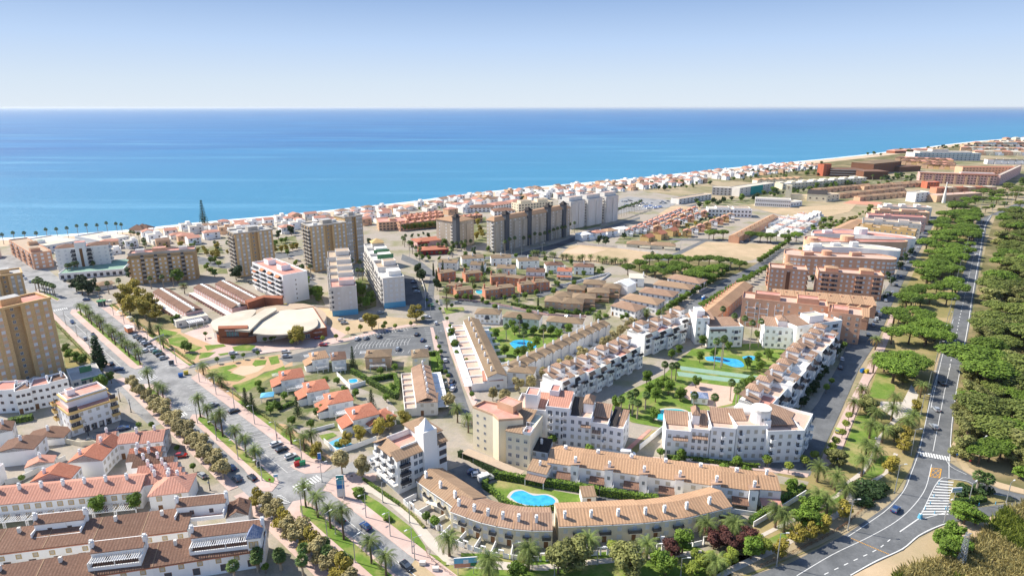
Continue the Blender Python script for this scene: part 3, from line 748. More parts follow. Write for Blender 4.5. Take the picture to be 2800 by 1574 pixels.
# avenue
av('avenue_road', 'asphalt_pale', .04,[-60,-10.2,150,-10.2,330,-10.8,420,-13,520,-16,520,10,420,9,330,11,60,11,45,8.2,-60,8.2])
av('pavement', 'pink', .14,[-60,-13.3,62,-13.3,62,-10.2,-60,-10.2], thick=.14)
av('pavement', 'pink', .14,[66,-13.3,185,-13.3,185,-10.2,66,-10.2], thick=.14)
av('pavement', 'pink', .14,[200,-14,325,-13.6,325,-11,200,-10.6], thick=.14)
def island(l, name='median'): return av(name, 'pink', .15, l, thick=.15)
def rnd_isl(s0, s1, n0, n1):
    m = (n0 + n1) / 2; r = (n1 - n0) / 2; return [s0 + r, n0, s1 - r, n0, s1 - r * .3, m - r * .7, s1, m, s1 - r * .3, m + r * .7, s1 - r, n1, s0 + r, n1, s0 + r * .3, m + r * .7, s0, m, s0 + r * .3, m - r * .7]
island([-60,-6.3,36,-6.3,44,-5,46.5,-2,45,1.0,40,1.4,-60,1.4]); av('median_lawn', 'grass', .19,[-60,-3.1,40,-3.0,43,-1.5,40,.5,-60,.5])
island([56,-4,58,-6,62,-6,75,-4.6,124,-4.1,127,-2,124,.5,66,.8,59,0]); av('median_lawn', 'grass', .19,[62,-2.8,121,-2.3,123,-1,121,.3,62,-.2,60,-1.5])
island([140,-8,168,-8.4,171,-6,168,-3.6,144,-4,138,-6]); av('median_lawn', 'grass', .19,[143,-7.2,165,-7.6,166,-5.4,143,-5.2])
island([191,-3.6,196,-4.6,308,-4.6,316,-2,312,.8,196,.8,191,-1]); av('median_lawn', 'grass', .19,[195,-1.6,308,-1.4,309,.5,195,.5])
gp('median', 'pink', .15, 'ML', [250,585,280,590,415,655,400,665,250,600], thick=.15)
gp('median_lawn', 'grass', .19, 'ML', [262,590,285,594,410,652,396,660])
av('pavement', 'pink', .14,[58,10.9,163,10.3,166,15,60,14.2], thick=.14)
av('pavement', 'pink', .14,[176,10.6,318,11,318,15.2,176,14.8], thick=.14)
av('pavement', 'pink', .14,[-60,8.2,40,8.2,47,9.5,49,13,46,20,40,14,30,12.4,-60,11.6], thick=.14)
av('verge_lawn', 'grass', .05,[60,14.3,160,15,160,16.8,60,16.4]); av('footpath', 'tan', .045,[58,16.8,162,16.9,162,19.5,58,19.3])
av('verge_lawn', 'grass', .05,[178,15,310,15.4,310,17.3,178,17]); av('footpath', 'tan', .045,[178,17.3,310,17.5,310,21,178,20.5])
# junction corner pavements
gp('pavement', 'pink', .13, 'BM', [235,690,330,640,440,640,520,690,470,735,340,745,270,715], thick=.13)
gp('pavement', 'pink', .13, 'BM', [460,860,500,810,690,760,830,735,830,790,700,830,560,880], thick=.13)
gp('side_street', 'asphalt_pale', .055, 'BM', [340,745,480,730,830,600,900,540,1100,640,830,735,690,760,500,810,430,850])
# left side street and the sandy promenade beside the planes
gp('side_street', 'asphalt_pale', .05, 'BL', [700,80,860,100,900,180,1130,395,1050,420,960,380,830,230,760,200])
gp('promenade', 'paver', .06, 'BL', [1040,425,1130,395,1230,480,1330,620,1500,790,1640,900,1750,1000,2018,1260,2300,1500,1900,1500,1700,1150,1400,880,1180,520])
gp('courtyard', 'paver', .05, 'BL', [640,470,900,440,1040,420,900,290,860,210,830,180,500,480])
gp('parking_yard', 'asphalt', .052, 'BL', [640,460,820,430,830,370,960,400,930,440,760,480])
# cross street on the far side of the central gardens
gp('cross_street', 'asphalt', .05, 'ML', [1300,1130,1500,1085,1700,1050,2018,995,2300,960,2700,905,2720,860,2400,920,2018,965,1650,1030,1330,1095])
gp('car_park', 'asphalt', .056, 'MM', [470,975,620,960,800,880,1080,845,1200,835,1232,1030,920,1045,640,1060,350,1080,220,1085,150,1060])
gp('street', 'asphalt', .058, 'MM', [1195,838,1290,810,1330,1000,1400,1200,1480,1440,1400,1440,1330,1220,1255,1000])
gp('pavement', 'pink', .13, 'MM', [1200,845,1222,845,1265,1000,1345,1235,1340,1240,1240,1030], thick=.13)
gp('pavement', 'pink', .13, 'MM', [1285,800,1330,800,1370,1000,1480,1270,1530,1350,1500,1400,1410,1200,1335,1000], thick=.13)
gp('street', 'asphalt', .06, 'MM', [1100,700,1180,620,1200,500,1100,420,1000,380,1010,340,1150,400,1240,470,1225,640,1270,700,1300,800,1200,830,1110,815,1200,770])
gp('street', 'asphalt', .062, 'MM', [1260,650,1400,660,1700,690,2018,740,2200,780,2200,810,2018,765,1700,715,1420,690,1270,690])
gp('street_lawn', 'grass', .06, 'MM', [1295,710,1430,705,1440,730,1310,755])
gp('open_yard', 'sand', .045, 'MM', [290,715,480,700,560,760,640,800,900,770,1110,790,1180,780,1190,820,900,850,620,895])
gp('pavement', 'pink', .13, 'MM', [0,985,300,960,640,915,900,850,1090,818,1110,830,900,870,640,935,480,970,0,1030], thick=.1)
gp('shaded_parking', 'asphalt_shade', .05, 'MM', [1015,480,1090,500,1140,600,1170,710,1030,690])  # shade over the parking is painted into the asphalt tone
gp('plaza', 'pink', .03, 'ML', [1230,900,1500,800,2018,800,2500,830,2300,950,2018,960,1700,1000,1300,1090])
# gardens by the market
for l in ([1020,900,1130,960,1110,930,1060,890],[1080,950,1110,950,1290,1090,1270,1105],[1150,900,1240,890,1300,930,1260,990,1170,960],[1410,970,1540,960,1560,975,1430,1005],[1600,980,1700,960,1765,970,1740,1005,1620,1010],[1270,1030,1370,1020,1340,1070,1290,1060],[1380,1020,1490,1015,1440,1050,1370,1065],[1500,1030,1590,1015,1600,1025,1520,1040],[1090,850,1230,880,1180,915,1100,900],[1250,990,1330,960,1400,985,1330,1015]):
    gp('garden_lawn', 'grass', .07, 'ML', l)
gp('garden_soil', 'tan', .035, 'ML', [770,700,1100,700,1240,800,1250,880,1500,980,1330,1100,1290,1090,900,850])
gp('park_ground', 'scrub', .04, 'ML', [1040,690,1190,770,1240,850,1060,880,900,800,820,690])
# playground garden between the cross street and the villas
gp('park_ground', 'tan', .035, 'ML', [1340,1140,1500,1100,1640,1075,1930,1030,1960,1110,2018,1080,2018,1180,1900,1290,1640,1350,1530,1290])
gp('sand_play_area', 'beach', .05, 'ML', [1660,1110,1830,1110,1780,1150,1640,1190,1600,1150])
for l in ([1420,1140,1500,1125,1600,1150,1560,1190,1450,1170],[1530,1180,1600,1160,1700,1185,1640,1220,1540,1210],[1740,1100,1760,1070,1840,1070,1830,1100,1760,1115],[1850,1050,1915,1040,1930,1090,1870,1105],[1600,1245,1700,1215,1860,1150,1960,1110,1970,1140,1850,1200,1790,1235,1700,1290,1640,1290],[1500,1120,1620,1100,1640,1115,1540,1150]):
    gp('garden_lawn', 'grass', .06, 'ML', l)
# villa ground and lawns
gp('villa_ground', 'garden', .034, 'MM', [-160,1290,60,1150,350,1090,960,1040,1240,1040,1290,1160,1400,1440,1100,1500,560,1560,100,1500])
gp('villa_lane', 'paver', .06, 'MM', [480,1210,560,1200,700,1260,900,1330,980,1420,860,1440,700,1330])
gp('garden_lawn', 'grass', .07, 'MM', [870,1240,950,1225,970,1330,930,1320])
gp('garden_lawn', 'grass', .07, 'MM', [1200,1030,1265,1040,1280,1165,1215,1160])
gp('garden_lawn', 'grass', .07, 'BM', [430,480,530,460,560,480,470,520])
gp('promenade_lawn', 'grass', .055, 'BM', [640,920,750,880,850,940,1080,1120,1165,1240,1185,1345,1150,1330,900,1160,640,970])
gp('promenade_lawn', 'grass', .06, 'BM', [530,850,600,815,700,830,725,860,690,890,600,905])
gp('footpath', 'path', .07, 'BM', [690,790,745,785,860,860,1090,1040,1180,1130,1240,1200,1290,1290,1400,1345,1700,1370,2018,1375,2018,1412,1640,1405,1400,1390,1290,1345,1180,1240,1060,1080,940,975,800,880,700,860])
gp('promenade_ground', 'grass', .05, 'BM', [1180,1290,1400,1350,2018,1400,2018,1600,1300,1600,1250,1448])
gp('promenade_soil', 'sand', .045, 'BM', [1100,1330,1200,1340,1400,1448,1600,1600,1100,1600,1050,1400])
# near pool garden and the crescent
gp('pool_lawn', 'grass', .05, 'BR', [60,830,160,790,720,890,740,960,560,990,330,980,150,900])
gp('yard', 'asphalt', .05, 'BM', [1320,720,1440,680,1640,760,1560,860,1700,990,1640,940,1400,770])
gp('yard', 'asphalt', .052, 'BR', [830,960,860,880,1100,930,1080,990,900,1010])
gp('back_lawn', 'grass', .045, 'BR', [-100,1290,560,1310,1500,1230,1600,1290,1900,1310,1700,1500,-100,1560])
gp('footpath', 'path', .07, 'BR', [-200,1330,150,1345,420,1375,800,1335,1100,1310,1400,1285,1560,1270,1560,1300,1400,1320,1100,1345,820,1370,430,1410,100,1395,-200,1370])
# middle street (white van) and courts
gp('street', 'paver', .06, 'BR', [440,560,560,535,1000,600,1200,640,2018,740,2300,800,2280,840,1950,790,1200,700,800,640,450,600])
gp('pavement', 'pink', .12, 'BR', [1140,630,1200,625,2018,700,2300,745,2290,770,2018,730,1200,655], thick=.1)
gp('court_garden', 'grass', .05, 'BR', [930,300,1000,200,1300,60,1500,-120,2400,-80,2300,160,1650,300,1300,430,1080,390])
gp('paved_court', 'pinkdeck', .07, 'BR', [1400,190,1500,110,1800,150,1770,260,1640,290,1480,240])
gp('lane', 'terracotta', .07, 'BR', [1030,575,1190,440,1215,440,1060,590]); gp('lane_lawn', 'grassdry', .06, 'BR', [1060,590,1220,445,1290,440,1110,600])
gp('tennis_court', 'court', .08, 'MR', [1400,1110,2018,1190,2018,1215,1420,1140]); gp('tennis_court', 'court', .08, 'MR', [1390,1150,2018,1225,1950,1245,1640,1210,1400,1180])
gp('pool_garden', 'grass', .055, 'MR', [1380,1090,1500,1000,1850,960,2018,950,2500,980,2300,1150,2018,1180,1500,1110])
gp('pool_garden', 'grass', .055, 'MR', [90,850,300,830,640,860,500,980,360,1060,200,1110,150,1050])
gp('street', 'paver', .05, 'MR', [260,1340,600,1130,900,950,1100,820,1180,780,1230,800,1000,1000,740,1140,480,1290,380,1380])
# field of umbrella pines, sand lots
gp('sand_lot', 'sand', .05, 'MR', [650,285,780,270,1250,330,1200,370,1000,420,560,370]); gp('sports_pitch', 'beach', .055, 'MR', [600,330,720,285,900,310,780,345])
gp('sand_lot', 'sand', .05, 'MR', [1300,370,1560,255,2100,275,2060,330,1900,385,1700,390])
gp('shaded_road', 'asphalt_shade', .06, 'MR', [280,340,620,250,740,195,780,210,640,270,430,350]); gp('street', 'asphalt', .06, 'MR', [1290,370,1580,240,1600,250,1330,385,1270,380])  # shade on the first road is painted into its asphalt tone
gp('street', 'asphalt', .06, 'MR', [1350,230,1600,235,2300,260,2300,272,1600,250,1340,245])
gp('pine_grove_ground', 'scrub', .05, 'MR', [980,420,1300,370,1750,400,1960,400,1700,520,1500,560,1200,490])
gp('avenue_road', 'asphalt', .065, 'MR', [1300,800,1420,720,1560,620,1760,500,1900,430,2040,340,2100,300,2130,310,2000,420,1850,540,1700,620,1500,740,1380,830])
gp('roundabout_lawn', 'grass', .1, 'MR', [1800,510,1870,500,1900,515,1850,530])
# right: shaded street, park, highway
gp('street', 'asphalt', .05, 'BQ', [240,720,350,560,480,400,600,250,740,-10,800,-150,930,-370,1090,-370,1010,-180,880,20,760,300,640,560,540,760])
gp('street', 'asphalt', .051, 'MQ', [860,920,930,860,1010,650,1080,560,1160,430,1240,300,1300,200,1370,80,1420,80,1370,180,1290,330,1200,500,1100,700,1000,880,960,960])
gp('pavement', 'pink', .12, 'BQ', [650,700,740,640,800,480,860,330,950,110,1000,30,1090,-190,1140,-400,1115,-400,1040,-200,900,80,770,330,620,640,560,730], thick=.1)
gp('park', 'grassdry', .03, 'BQ', [-200,1600,300,750,740,640,1000,30,1140,-400,1330,-800,1440,-1050,1640,-1050,1650,-800,1500,-300,1400,0,1330,420,1240,700,1080,960,600,1250,0,1500])
for l in ([940,220,1000,50,1100,60,1130,160,1080,230],[760,620,860,350,960,330,1040,420,960,600,850,700],[900,770,1030,620,1120,620,1040,740,960,780],[600,1000,760,830,800,900,700,960,600,1010],[190,1170,440,1050,560,960,600,1010,400,1080],[240,1200,700,980,690,1040,300,1230]):
    gp('park_lawn', 'grass', .06, 'BQ', l)
gp('park_path', 'path', .075, 'BQ', [1240,130,1290,200,1240,340,1170,360,1050,470,1000,600,950,690,900,760,830,800,770,880,600,1000,400,1090,200,1190,180,1170,400,1060,590,980,740,870,790,800,900,720,960,620,1010,490,1120,360,1020,290,1030,245,1180,250])
gp('park_path', 'path', .08, 'BQ', [1120,600,1150,610,1080,740,980,810,870,840,870,930,850,960,780,1020,600,1120,300,1290,0,1430,-200,1540,-200,1500,0,1380,300,1240,560,1110,760,980,800,900,810,820,960,790,1050,740])
gp('verge_soil', 'land', .05, 'BQ', [1180,860,1080,960,960,1050,600,1240,200,1400,0,1470,0,1430,300,1290,600,1120,860,960,1000,920])
HL = GL('BQ', [-330,1620,130,1448,400,1362,600,1262,800,1155,960,1045,1080,962,1180,862,1240,700,1290,560,1330,420,1370,200,1420,0]) + GL('MQ', [1450,1000,1520,800,1560,600,1620,400,1680,200,1690,110]) + GL('F5', [1760,850,2069,712,2300,620])
HR = GL('BQ', [600,1560,830,1440,1000,1355,1180,1270,1290,1180,1420,1115,1500,1040,1490,780,1500,640,1530,400,1560,150,1585,0]) + GL('MQ', [1600,1050,1640,850,1672,640,1720,380,1760,150,1800,70]) + GL('F5', [1830,860,2069,775,2300,680])
sheet('highway', 'asphalt', .07, HL + HR[::-1])
gp('slip_road', 'asphalt', .074, 'BQ', [1100,1180,1290,1060,1480,1010,1840,960,2018,935,2400,890,2400,960,2018,1000,1760,1045,1520,1078,1420,1115,1250,1195,1180,1275])
gp('side_road', 'asphalt', .076, 'BQ', [1478,650,1600,725,1700,785,1850,850,2018,890,2400,960,2400,1040,2018,945,1930,905,1800,880,1700,850,1620,800,1530,780,1480,785])
gp('forest_ground', 'scrub', .035, 'BQ', [1585,0,1560,150,1530,400,1510,600,1620,720,1850,830,2400,900,5000,900,4000,-900,2018,-900,1840,-1090,1760,-850,1672,-400,1600,-100])
gp('verge_soil', 'sand', .04, 'BQ', [1510,560,1545,500,1560,560,1640,700,1800,790,2018,850,2018,885,1850,845,1700,780,1600,720])
gp('traffic_island', 'grassdry', .15, 'BQ', [1535,790,1620,805,1740,880,1930,905,1950,930,1600,968,1520,960,1500,930], thick=.1)
gp('bank', 'sand', .045, 'BQ', [830,1450,1000,1360,1180,1280,1290,1200,1440,1120,1700,1050,2018,1010,2600,1000,2600,1700,700,1700])
# white stripes
mk = MB()
for t in range(13):
    k = t / 12; a = G('BQ', 1432 - 130 * k, 795 + 230 * k); b = G('BQ', 1525 - 45 * k, 795 + 215 * k); d = (b - a); d = Vector((d.x, d.y - .9,0)); quadmark(mk, a, d.normalized(), d.length * (1 - .0 * k),.55,.084)
tag(mk.build('road_marking'), kind='structure')
def edge(name, l, r, z=.086, w=.18, mat='paint'): cl = smooth(GL(r, l),4); return band(name, mat, z, cl, -w / 2, w / 2)
edge('edge_line', [820,1445,1000,1345,1180,1262,1290,1172,1420,1108,1540,1070], 'BQ', w=.3)
edge('edge_line', [1300,1040,1430,790,1530,783,1640,800,1750,870,1930,905], 'BQ'); edge('edge_line', [1300,1060,1480,1010,1500,990], 'BQ')
edge('edge_line', [1500,650,1500,775], 'BQ'); edge('edge_line', [1482,655,1520,700,1620,750], 'BQ')
edge('edge_line', [450,1448,700,1300,950,1180,1140,1070,1260,960,1340,840,1380,680], 'BQ'); edge('edge_line', [1390,590,1440,330,1475,150,1510,0], 'BQ')
edge('edge_line', [1160,1145,1290,1055], 'BQ', w=.3)
edge('edge_line', [800,1180,950,1080,1080,985,1190,860,1240,740,1290,600,1330,430,1380,200,1440,0], 'BQ')
edge('edge_line', [1505,640,1520,400,1550,180,1580,10], 'BQ', w=.22)
edge('edge_line', [1590,1050,1628,850,1660,640,1705,380,1748,150,1790,75], 'MQ', w=.3); edge('edge_line', [1375,1400,1460,1020,1530,790], 'MQ')
dashes('lane_marking', 'paint', .088, smooth(GL('BQ', [640,1440,830,1350,1000,1270,1080,1210]),4),0,1.6,2.2,.25)
dashes('lane_marking', 'paint', .088, smooth(GL('MQ', [1500,1140,1530,1000,1570,800,1610,620,1660,400,1700,230,1730,110]),4),0,2.6,4,.3)
zb = MB(); a = G('BQ', 1300,590); b = G('BQ', 1510,630); d = (b - a).normalized(); L = (b - a).length
for i in range(11): quadmark(zb, a + d * (L * i / 11), Vector((-d.y, d.x, 0)) * -1,3.2,.55,.089)
tag(zb.build('zebra_crossing'), kind='structure')
ob = MB()
p0, p1, p2, p3 = [G('BQ', *p) for p in ((1368,765),(1435,775),(1447,712),(1380,705))]
def seg(mb, a, b, w, mat, z): d = b - a; quadmark(mb, a, d.normalized(), d.length, w, z, mat)
for a, b in ((p0, p1),(p1, p2),(p2, p3),(p3, p0)): seg(ob, a, b, .25, 'paint_orange', .09)
for k in (0,.5): 
    l0 = p0.lerp(p3, k); l1 = p0.lerp(p3, k + .5); r0 = p1.lerp(p2, k); r1 = p1.lerp(p2, k + .5)
    for j in (0,.5): seg(ob, l0.lerp(r0, j), l1.lerp(r1, j + .5),.15, 'paint_orange', .091); seg(ob, l1.lerp(r1, j), l0.lerp(r0, j + .5),.15, 'paint_orange', .092)
tag(ob.build('box_junction_marking'), kind='structure')
rs = MB(); a = G('BQ', 825,1190); b = G('BQ', 1090,1303); d = (b - a).normalized(); L = (b - a).length
for i in range(24): quadmark(rs, a + d * (L * i / 24), d, L / 40,.35,.093, 'paint_orange')
tag(rs.build('rumble_strip'), kind='structure')
# avenue markings: zebras, parking bays, lane lines
def zebra(s0, s1, n0, n1, k, z=.1):
    mb = MB()
    for i in range(k): n = n0 + (n1 - n0) * (i + .25) / k; quadmark(mb, AV(s0, n), AVU, s1 - s0, abs(n1 - n0) / k * .5, z)
    tag(mb.build('zebra_crossing'), kind='structure')
zebra(176,180,-10,-4.5,6); zebra(56,60,.8,10.6,9) if False else zebra(50,54,1.6,10.6,9); zebra(127.5,131,-9.8,-3,7); zebra(318,322,-10,-3,7)
mb = MB()
for s in range(62,160,3): quadmark(mb, AV(s, 5.8) , (AVN + AVU * -.35).normalized(),4.7,.14,.095)
for s in range(182,312,3): quadmark(mb, AV(s, 6.6), AVN, 4.2,.14,.095)
tag(mb.build('bay_marking'), kind='structure')
av('lane_line', 'paint', .1,[-60,4.4,40,4.4,40,4.6,-60,4.6]); av('lane_line', 'paint', .1,[62,4.2,124,4.2,124,4.35,62,4.35]); av('lane_line', 'paint', .1,[196,-7.5,310,-7.5,310,-7.35,196,-7.35])
mb = MB()
for i in range(9): quadmark(mb, AV(172 + i * 1.7,-4.2 + i * .1),(AVN + AVU * .6).normalized(),5.5 - .3 * i, .6,.102)
for i in range(7): quadmark(mb, AV(46.5 + i * .9,-2.8),(AVN * -1 + AVU * .5).normalized(),3 - .25 * i, .4,.102)
for i in range(6): quadmark(mb, AV(132 + i * 1.2,-3.4),(AVN + AVU * -.5).normalized(),3.6 - .3 * i, .45,.102)
tag(mb.build('hatched_marking'), kind='structure')
# car park bays
mb = MB()
for i in range(16): a = G('MM', 690 + i * 24,975 - i * 2.0); quadmark(mb, a, Vector((.1,1,0)).normalized(),4.4,.16,.1); quadmark(mb, a, Vector((.1,-1,0)).normalized(),4.4,.16,.1)
for i in range(20): a = G('MM', 650 + i * 21,890 + 38 - i * 3.2); quadmark(mb, a, Vector((-.4,1,0)).normalized(),4.4,.14,.1)
for i in range(14): quadmark(mb, G('MM', 1160 + i * 3,852 + i * 13), Vector((1,0,0)),4.6,.14,.1)
for i in range(11): quadmark(mb, G('MM', 670 + i * 42,1035 - i * 1.2), Vector((.1,1,0)).normalized(),4,.14,.1)
a, b = G('MM', 690,975), G('MM', 1060,945); quadmark(mb, a, (b - a).normalized(),(b - a).length, .14,.1)
for i in range(9): quadmark(mb, G('MM', 900 + i * 18,930 - i * 2), Vector((1,.45,0)).normalized(),3.6,.4,.1); 
a, b = G('MM', 920,900), G('MM', 1075,903); quadmark(mb, a, (b - a).normalized(),(b - a).length, .14,.1)
tag(mb.build('bay_marking'), kind='structure')
for r, l in (('MR', [60,580,330,470]),): pass
# pools: rim and water, each its own thing
def pool(r, l, label, mat='pool', z=.12, rim=1.0, rimm='path'):
    pts = smooth(GL(r, l + l[:2]),4)[:-1]; c = sum(pts, Vector((0,0,0))) / len(pts)
    t = thing('swimming_pool', label, 'swimming pool', (c.x, c.y, 0)); P = [p - c for p in pts]
    O = [p + p.normalized() * rim for p in P]
    mb = MB(); mb.prism([(p.x, p.y) for p in O],0, z, rimm); mb.build('coping', t)
    mb = MB(); I = [(p.x, p.y) for p in P]; mb.prism(I, z - .04, z + .006, mat); mb.build('water', t); return t
pool('BR', [238,905,270,870,330,862,400,893,480,890,540,915,548,945,500,965,400,965,300,945], 'kidney-shaped blue pool with cream rim on the lawn inside the crescent')
pool('BR', [1230,330,1290,302,1400,300,1455,320,1420,350,1330,378,1250,365], 'teal pool partly behind palms beside the paved court', 'poolteal')
pool('MR', [235,955,270,935,340,932,400,950,420,975,390,995,330,1000,270,990], 'oval blue pool in the lawn enclosed by white terraces', 'pool')
pool('MR', [1580,1050,1640,1045,1720,1055,1800,1065,1840,1085,1850,1115,1780,1118,1690,1085,1600,1075], 'long wavy blue pool in the lawn between the tall white apartments', 'pool')
pool('MR', [1840,1048,1890,1040,1940,1048,1945,1065,1890,1072,1850,1062], 'small round pale blue pool beside the long wavy pool', 'pool')
pool('MR', [5,590,40,588,58,600,30,615,5,605], 'small green pool among the brick-red villas', 'poolteal', rim=.6)
pool('MM', [700,555,760,550,765,575,710,580], 'teal pool in the green yard between the two grey-white apartment blocks', 'poolteal', rim=.6)
pool('BM', [500,540,580,520,620,545,530,585], 'blue pool behind the white pillared fence by the avenue', 'pool', rim=.5)
pool('MM', [640,1205,690,1200,698,1220,650,1228], 'small rectangular garden pool behind the white villa wall', 'pool', rim=.5)
pool('MM', [830,1255,870,1250,880,1265,845,1272], 'tiny garden pool inside the square hedge', 'pool', rim=.5)
# house units (each called in a building's own frame)
def u_house(b, fl=2, wall='white', roof='t_red', rt='gable', rise=1.9, nf=2, chim_at=((.5,.55),), porch=None, style='shutter', fh=2.8, ov=.35, ax='x', nr=0, nl=0, nb=0, balcony=False, cm='white', dh=0, door=True, cs=.7, ww=1.1, wh=1.2, bal_mat='white'):
    H = fl * fh + dh; b.H = H; w, d = b.w, b.d
    mb = MB(); mb.box(0,0,0, w, d, H, wall, None, False)
    if rt == 'gable':
        if ax == 'x': mb.face([(0, d, H),(0,0, H),(0, d / 2, H + rise)], wall); mb.face([(w, 0, H),(w, d, H),(w, d / 2, H + rise)], wall)
        else: mb.face([(0,0, H),(w, 0, H),(w / 2,0, H + rise)], wall); mb.face([(w, d, H),(0, d, H),(w / 2, d, H + rise)], wall)
    b.part('wall', mb)
    r = MB()
    if rt == 'gable': r.gable(0,0, w, d, H + .02, rise, roof, ax, roof, .2,0)
    elif rt == 'hip': r.hip(0,0, w, d, H, rise, roof, ov)
    elif rt == 'flat': flatbox(r, -.02,-.02, w + .02, d + .02, H, H + .15, wall, roof, .7)
    elif rt == 'shed': r.shed(-.1,-.2, w + .1, d + .1, H + .02, H + rise, roof, 'f', .2, wall); 
    elif rt == 'shedb': r.shed(-.1,-.1, w + .1, d + .2, H + .02, H + rise, roof, 'b', .2, wall)
    ro = b.part('roof', r)
    for cx, cy in chim_at:
        zz = H + (rise * (1 - abs(cy - .5) * 2) if rt in ('gable', 'hip') and ax == 'x' else (rise * (1 - abs(cx - .5) * 2) if rt in ('gable', 'hip') else .3))
        link(chim(cm, cs, 1.5), 'chimney', ro, (w * cx, d * cy, zz))
    zs = [1.0 + i * fh for i in range(fl)]
    if nf:
        b.wins('f', zs[1:] or zs, nf, ww, wh, style)
        if fl > 1: b.wins('f', zs[:1],[w * (i + .5) / nf for i in range(1 if door else 0, nf)], ww, wh, style)
    if door: b.put(winmesh(1.0,2.1, 'door'), 'door', 'f', w * .5 / max(nf, 1),.05)
    for sd, n in (('r', nr),('l', nl),('b', nb)):
        if n: b.wins(sd, zs, n, ww, wh, style)
    if balcony: b.balc('f', [fh],[w * .5], min(2.6, w * .45),.9, bal_mat, 'rail' if balcony == 'rail' else None)
    if porch:
        k, D = porch[0], porch[1]; p = MB()
        if k == 'pergola':
            for i in range(int(w / .6)): p.box(.3 + i * .6, -D, 2.6,.42 + i * .6,0,2.75, 'whitep')
            p.box(0, -D - .05,2.45, w - .1, -D + .12,2.6, 'whitep')
            for x in (.1, w - .4): p.box(x, -D, 0, x + .25, -D + .25,2.45, 'whitep')
        elif k == 'roof': p.shed(.05, -D, w - .05,-.02,2.3,2.9, porch[2], 'f', .15); p.box(.1, -D + .1,0,.35, -D + .35,2.3, wall); p.box(w - .35, -D + .1,0, w - .1, -D + .35,2.3, wall)
        elif k == 'terrace': flatbox(p, .05, -D, w - .05,-.02,0,2.7, wall, porch[2],.8)
        elif k == 'yard':
            for x in (0.0,): p.box(x, -D, 0, x + .15,-.02,1.7, wall)
            p.box(.15, -D, 0, w * .55, -D + .15,1.3, wall)
        b.part({'pergola': 'pergola', 'roof': 'porch_roof', 'terrace': 'terrace', 'yard': 'garden_wall'}[k], p)
    return b
def H1(label, q, name='house', cat='house', group=None, **k): return u_house(Bd(name, label, cat, q, group=group), **k)
# lower left: red and brown roofed terraces
terrace(8, 'terraced_house', '{o} house, from the street end of the row, in the long red-roofed white terrace', 'house', qd('BL', 967,868,-250,985,10.5,5.6)[0:3] if False else (lambda q: q)(qd('BL', -250,985,967,868,10.5,5.6)), 'long row of red roofed terraced houses',
        lambda b: u_house(b, 2, 'white', 't_rose', rise=2.3, nf=2, style='ochre', chim_at=((.15,.42),), dh=0, balcony=False, porch=('pergola', 4.0)))
# stepped houses behind it, gable ends to the camera
for i, (x0, y0, x1, y1, d, rf, lb) in enumerate([
    (205,805,492,778,6.5, 't_red', 'white house with a red roof and a blank gable beside the long red terrace'),
    (462,672,705,655,7.5, 't_red', 'taller white house with a wide two-tone red roof behind the blank gable'),
    (640,575,785,570,6, 't_red', 'narrow white house with a dark red roof tucked behind the two-tone roof')]):
    H1(lb, qd('BL', x0, y0, x1, y1, d, 5.6), fl=2, wall='white', roof=rf, rise=2.4, ax='y', nf=0, door=False, nr=3, chim_at=((.3,.3),))
H1('white house with a low red hip roof at the top of the stepped red group', qd('BL', 800,545,950,530,8,5.6), roof='t_rose', rise=1.8, nf=2, chim_at=((.8,.5),))
H1('small white house with a pale red roof next to the yellow-trimmed block', qd('BL', 662,545,800,520,7,5.2), roof='t_rose', rise=1.6, nf=2)
H1('white house with a rose roof facing the sandy promenade', qd('BL', 960,540,1125,520,9,5.6), roof='t_rose', rise=2.0, nf=2, nr=2, chim_at=((.5,.6),))
seg_ = [('t_red', 'red', 880,620,1105,600),('t_brown', 'brown', 865,660,1110,640),('t_brown', 'brown', 905,700,1190,672),('t_rose', 'rose', 940,745,1220,712),('t_rose', 'pale rose', 965,780,1245,748),('t_rose', 'rose-red', 985,820,1270,785)]
for i, (rf, cn, x0, y0, x1, y1) in reversed(list(enumerate(seg_))):
    H1('%s of the staggered white houses with narrow %s roofs by the sandy promenade' % (ordw(i), cn), qd('BL', x0, y0, x1, y1,4.6,5.9), roof=rf, rise=1.5, nf=2, nr=1, chim_at=((.25,.5),(.6,.5)), group='staggered houses by the promenade')
H1('end house of the staggered group with a rose hip roof and round window', qd('BL', 1025,895,1295,862,9.5,5.8), roof='t_rose', rt='hip', rise=2.6, nf=2, style='ochre', chim_at=((.35,.7),(.6,.7)), porch=('yard', 4))
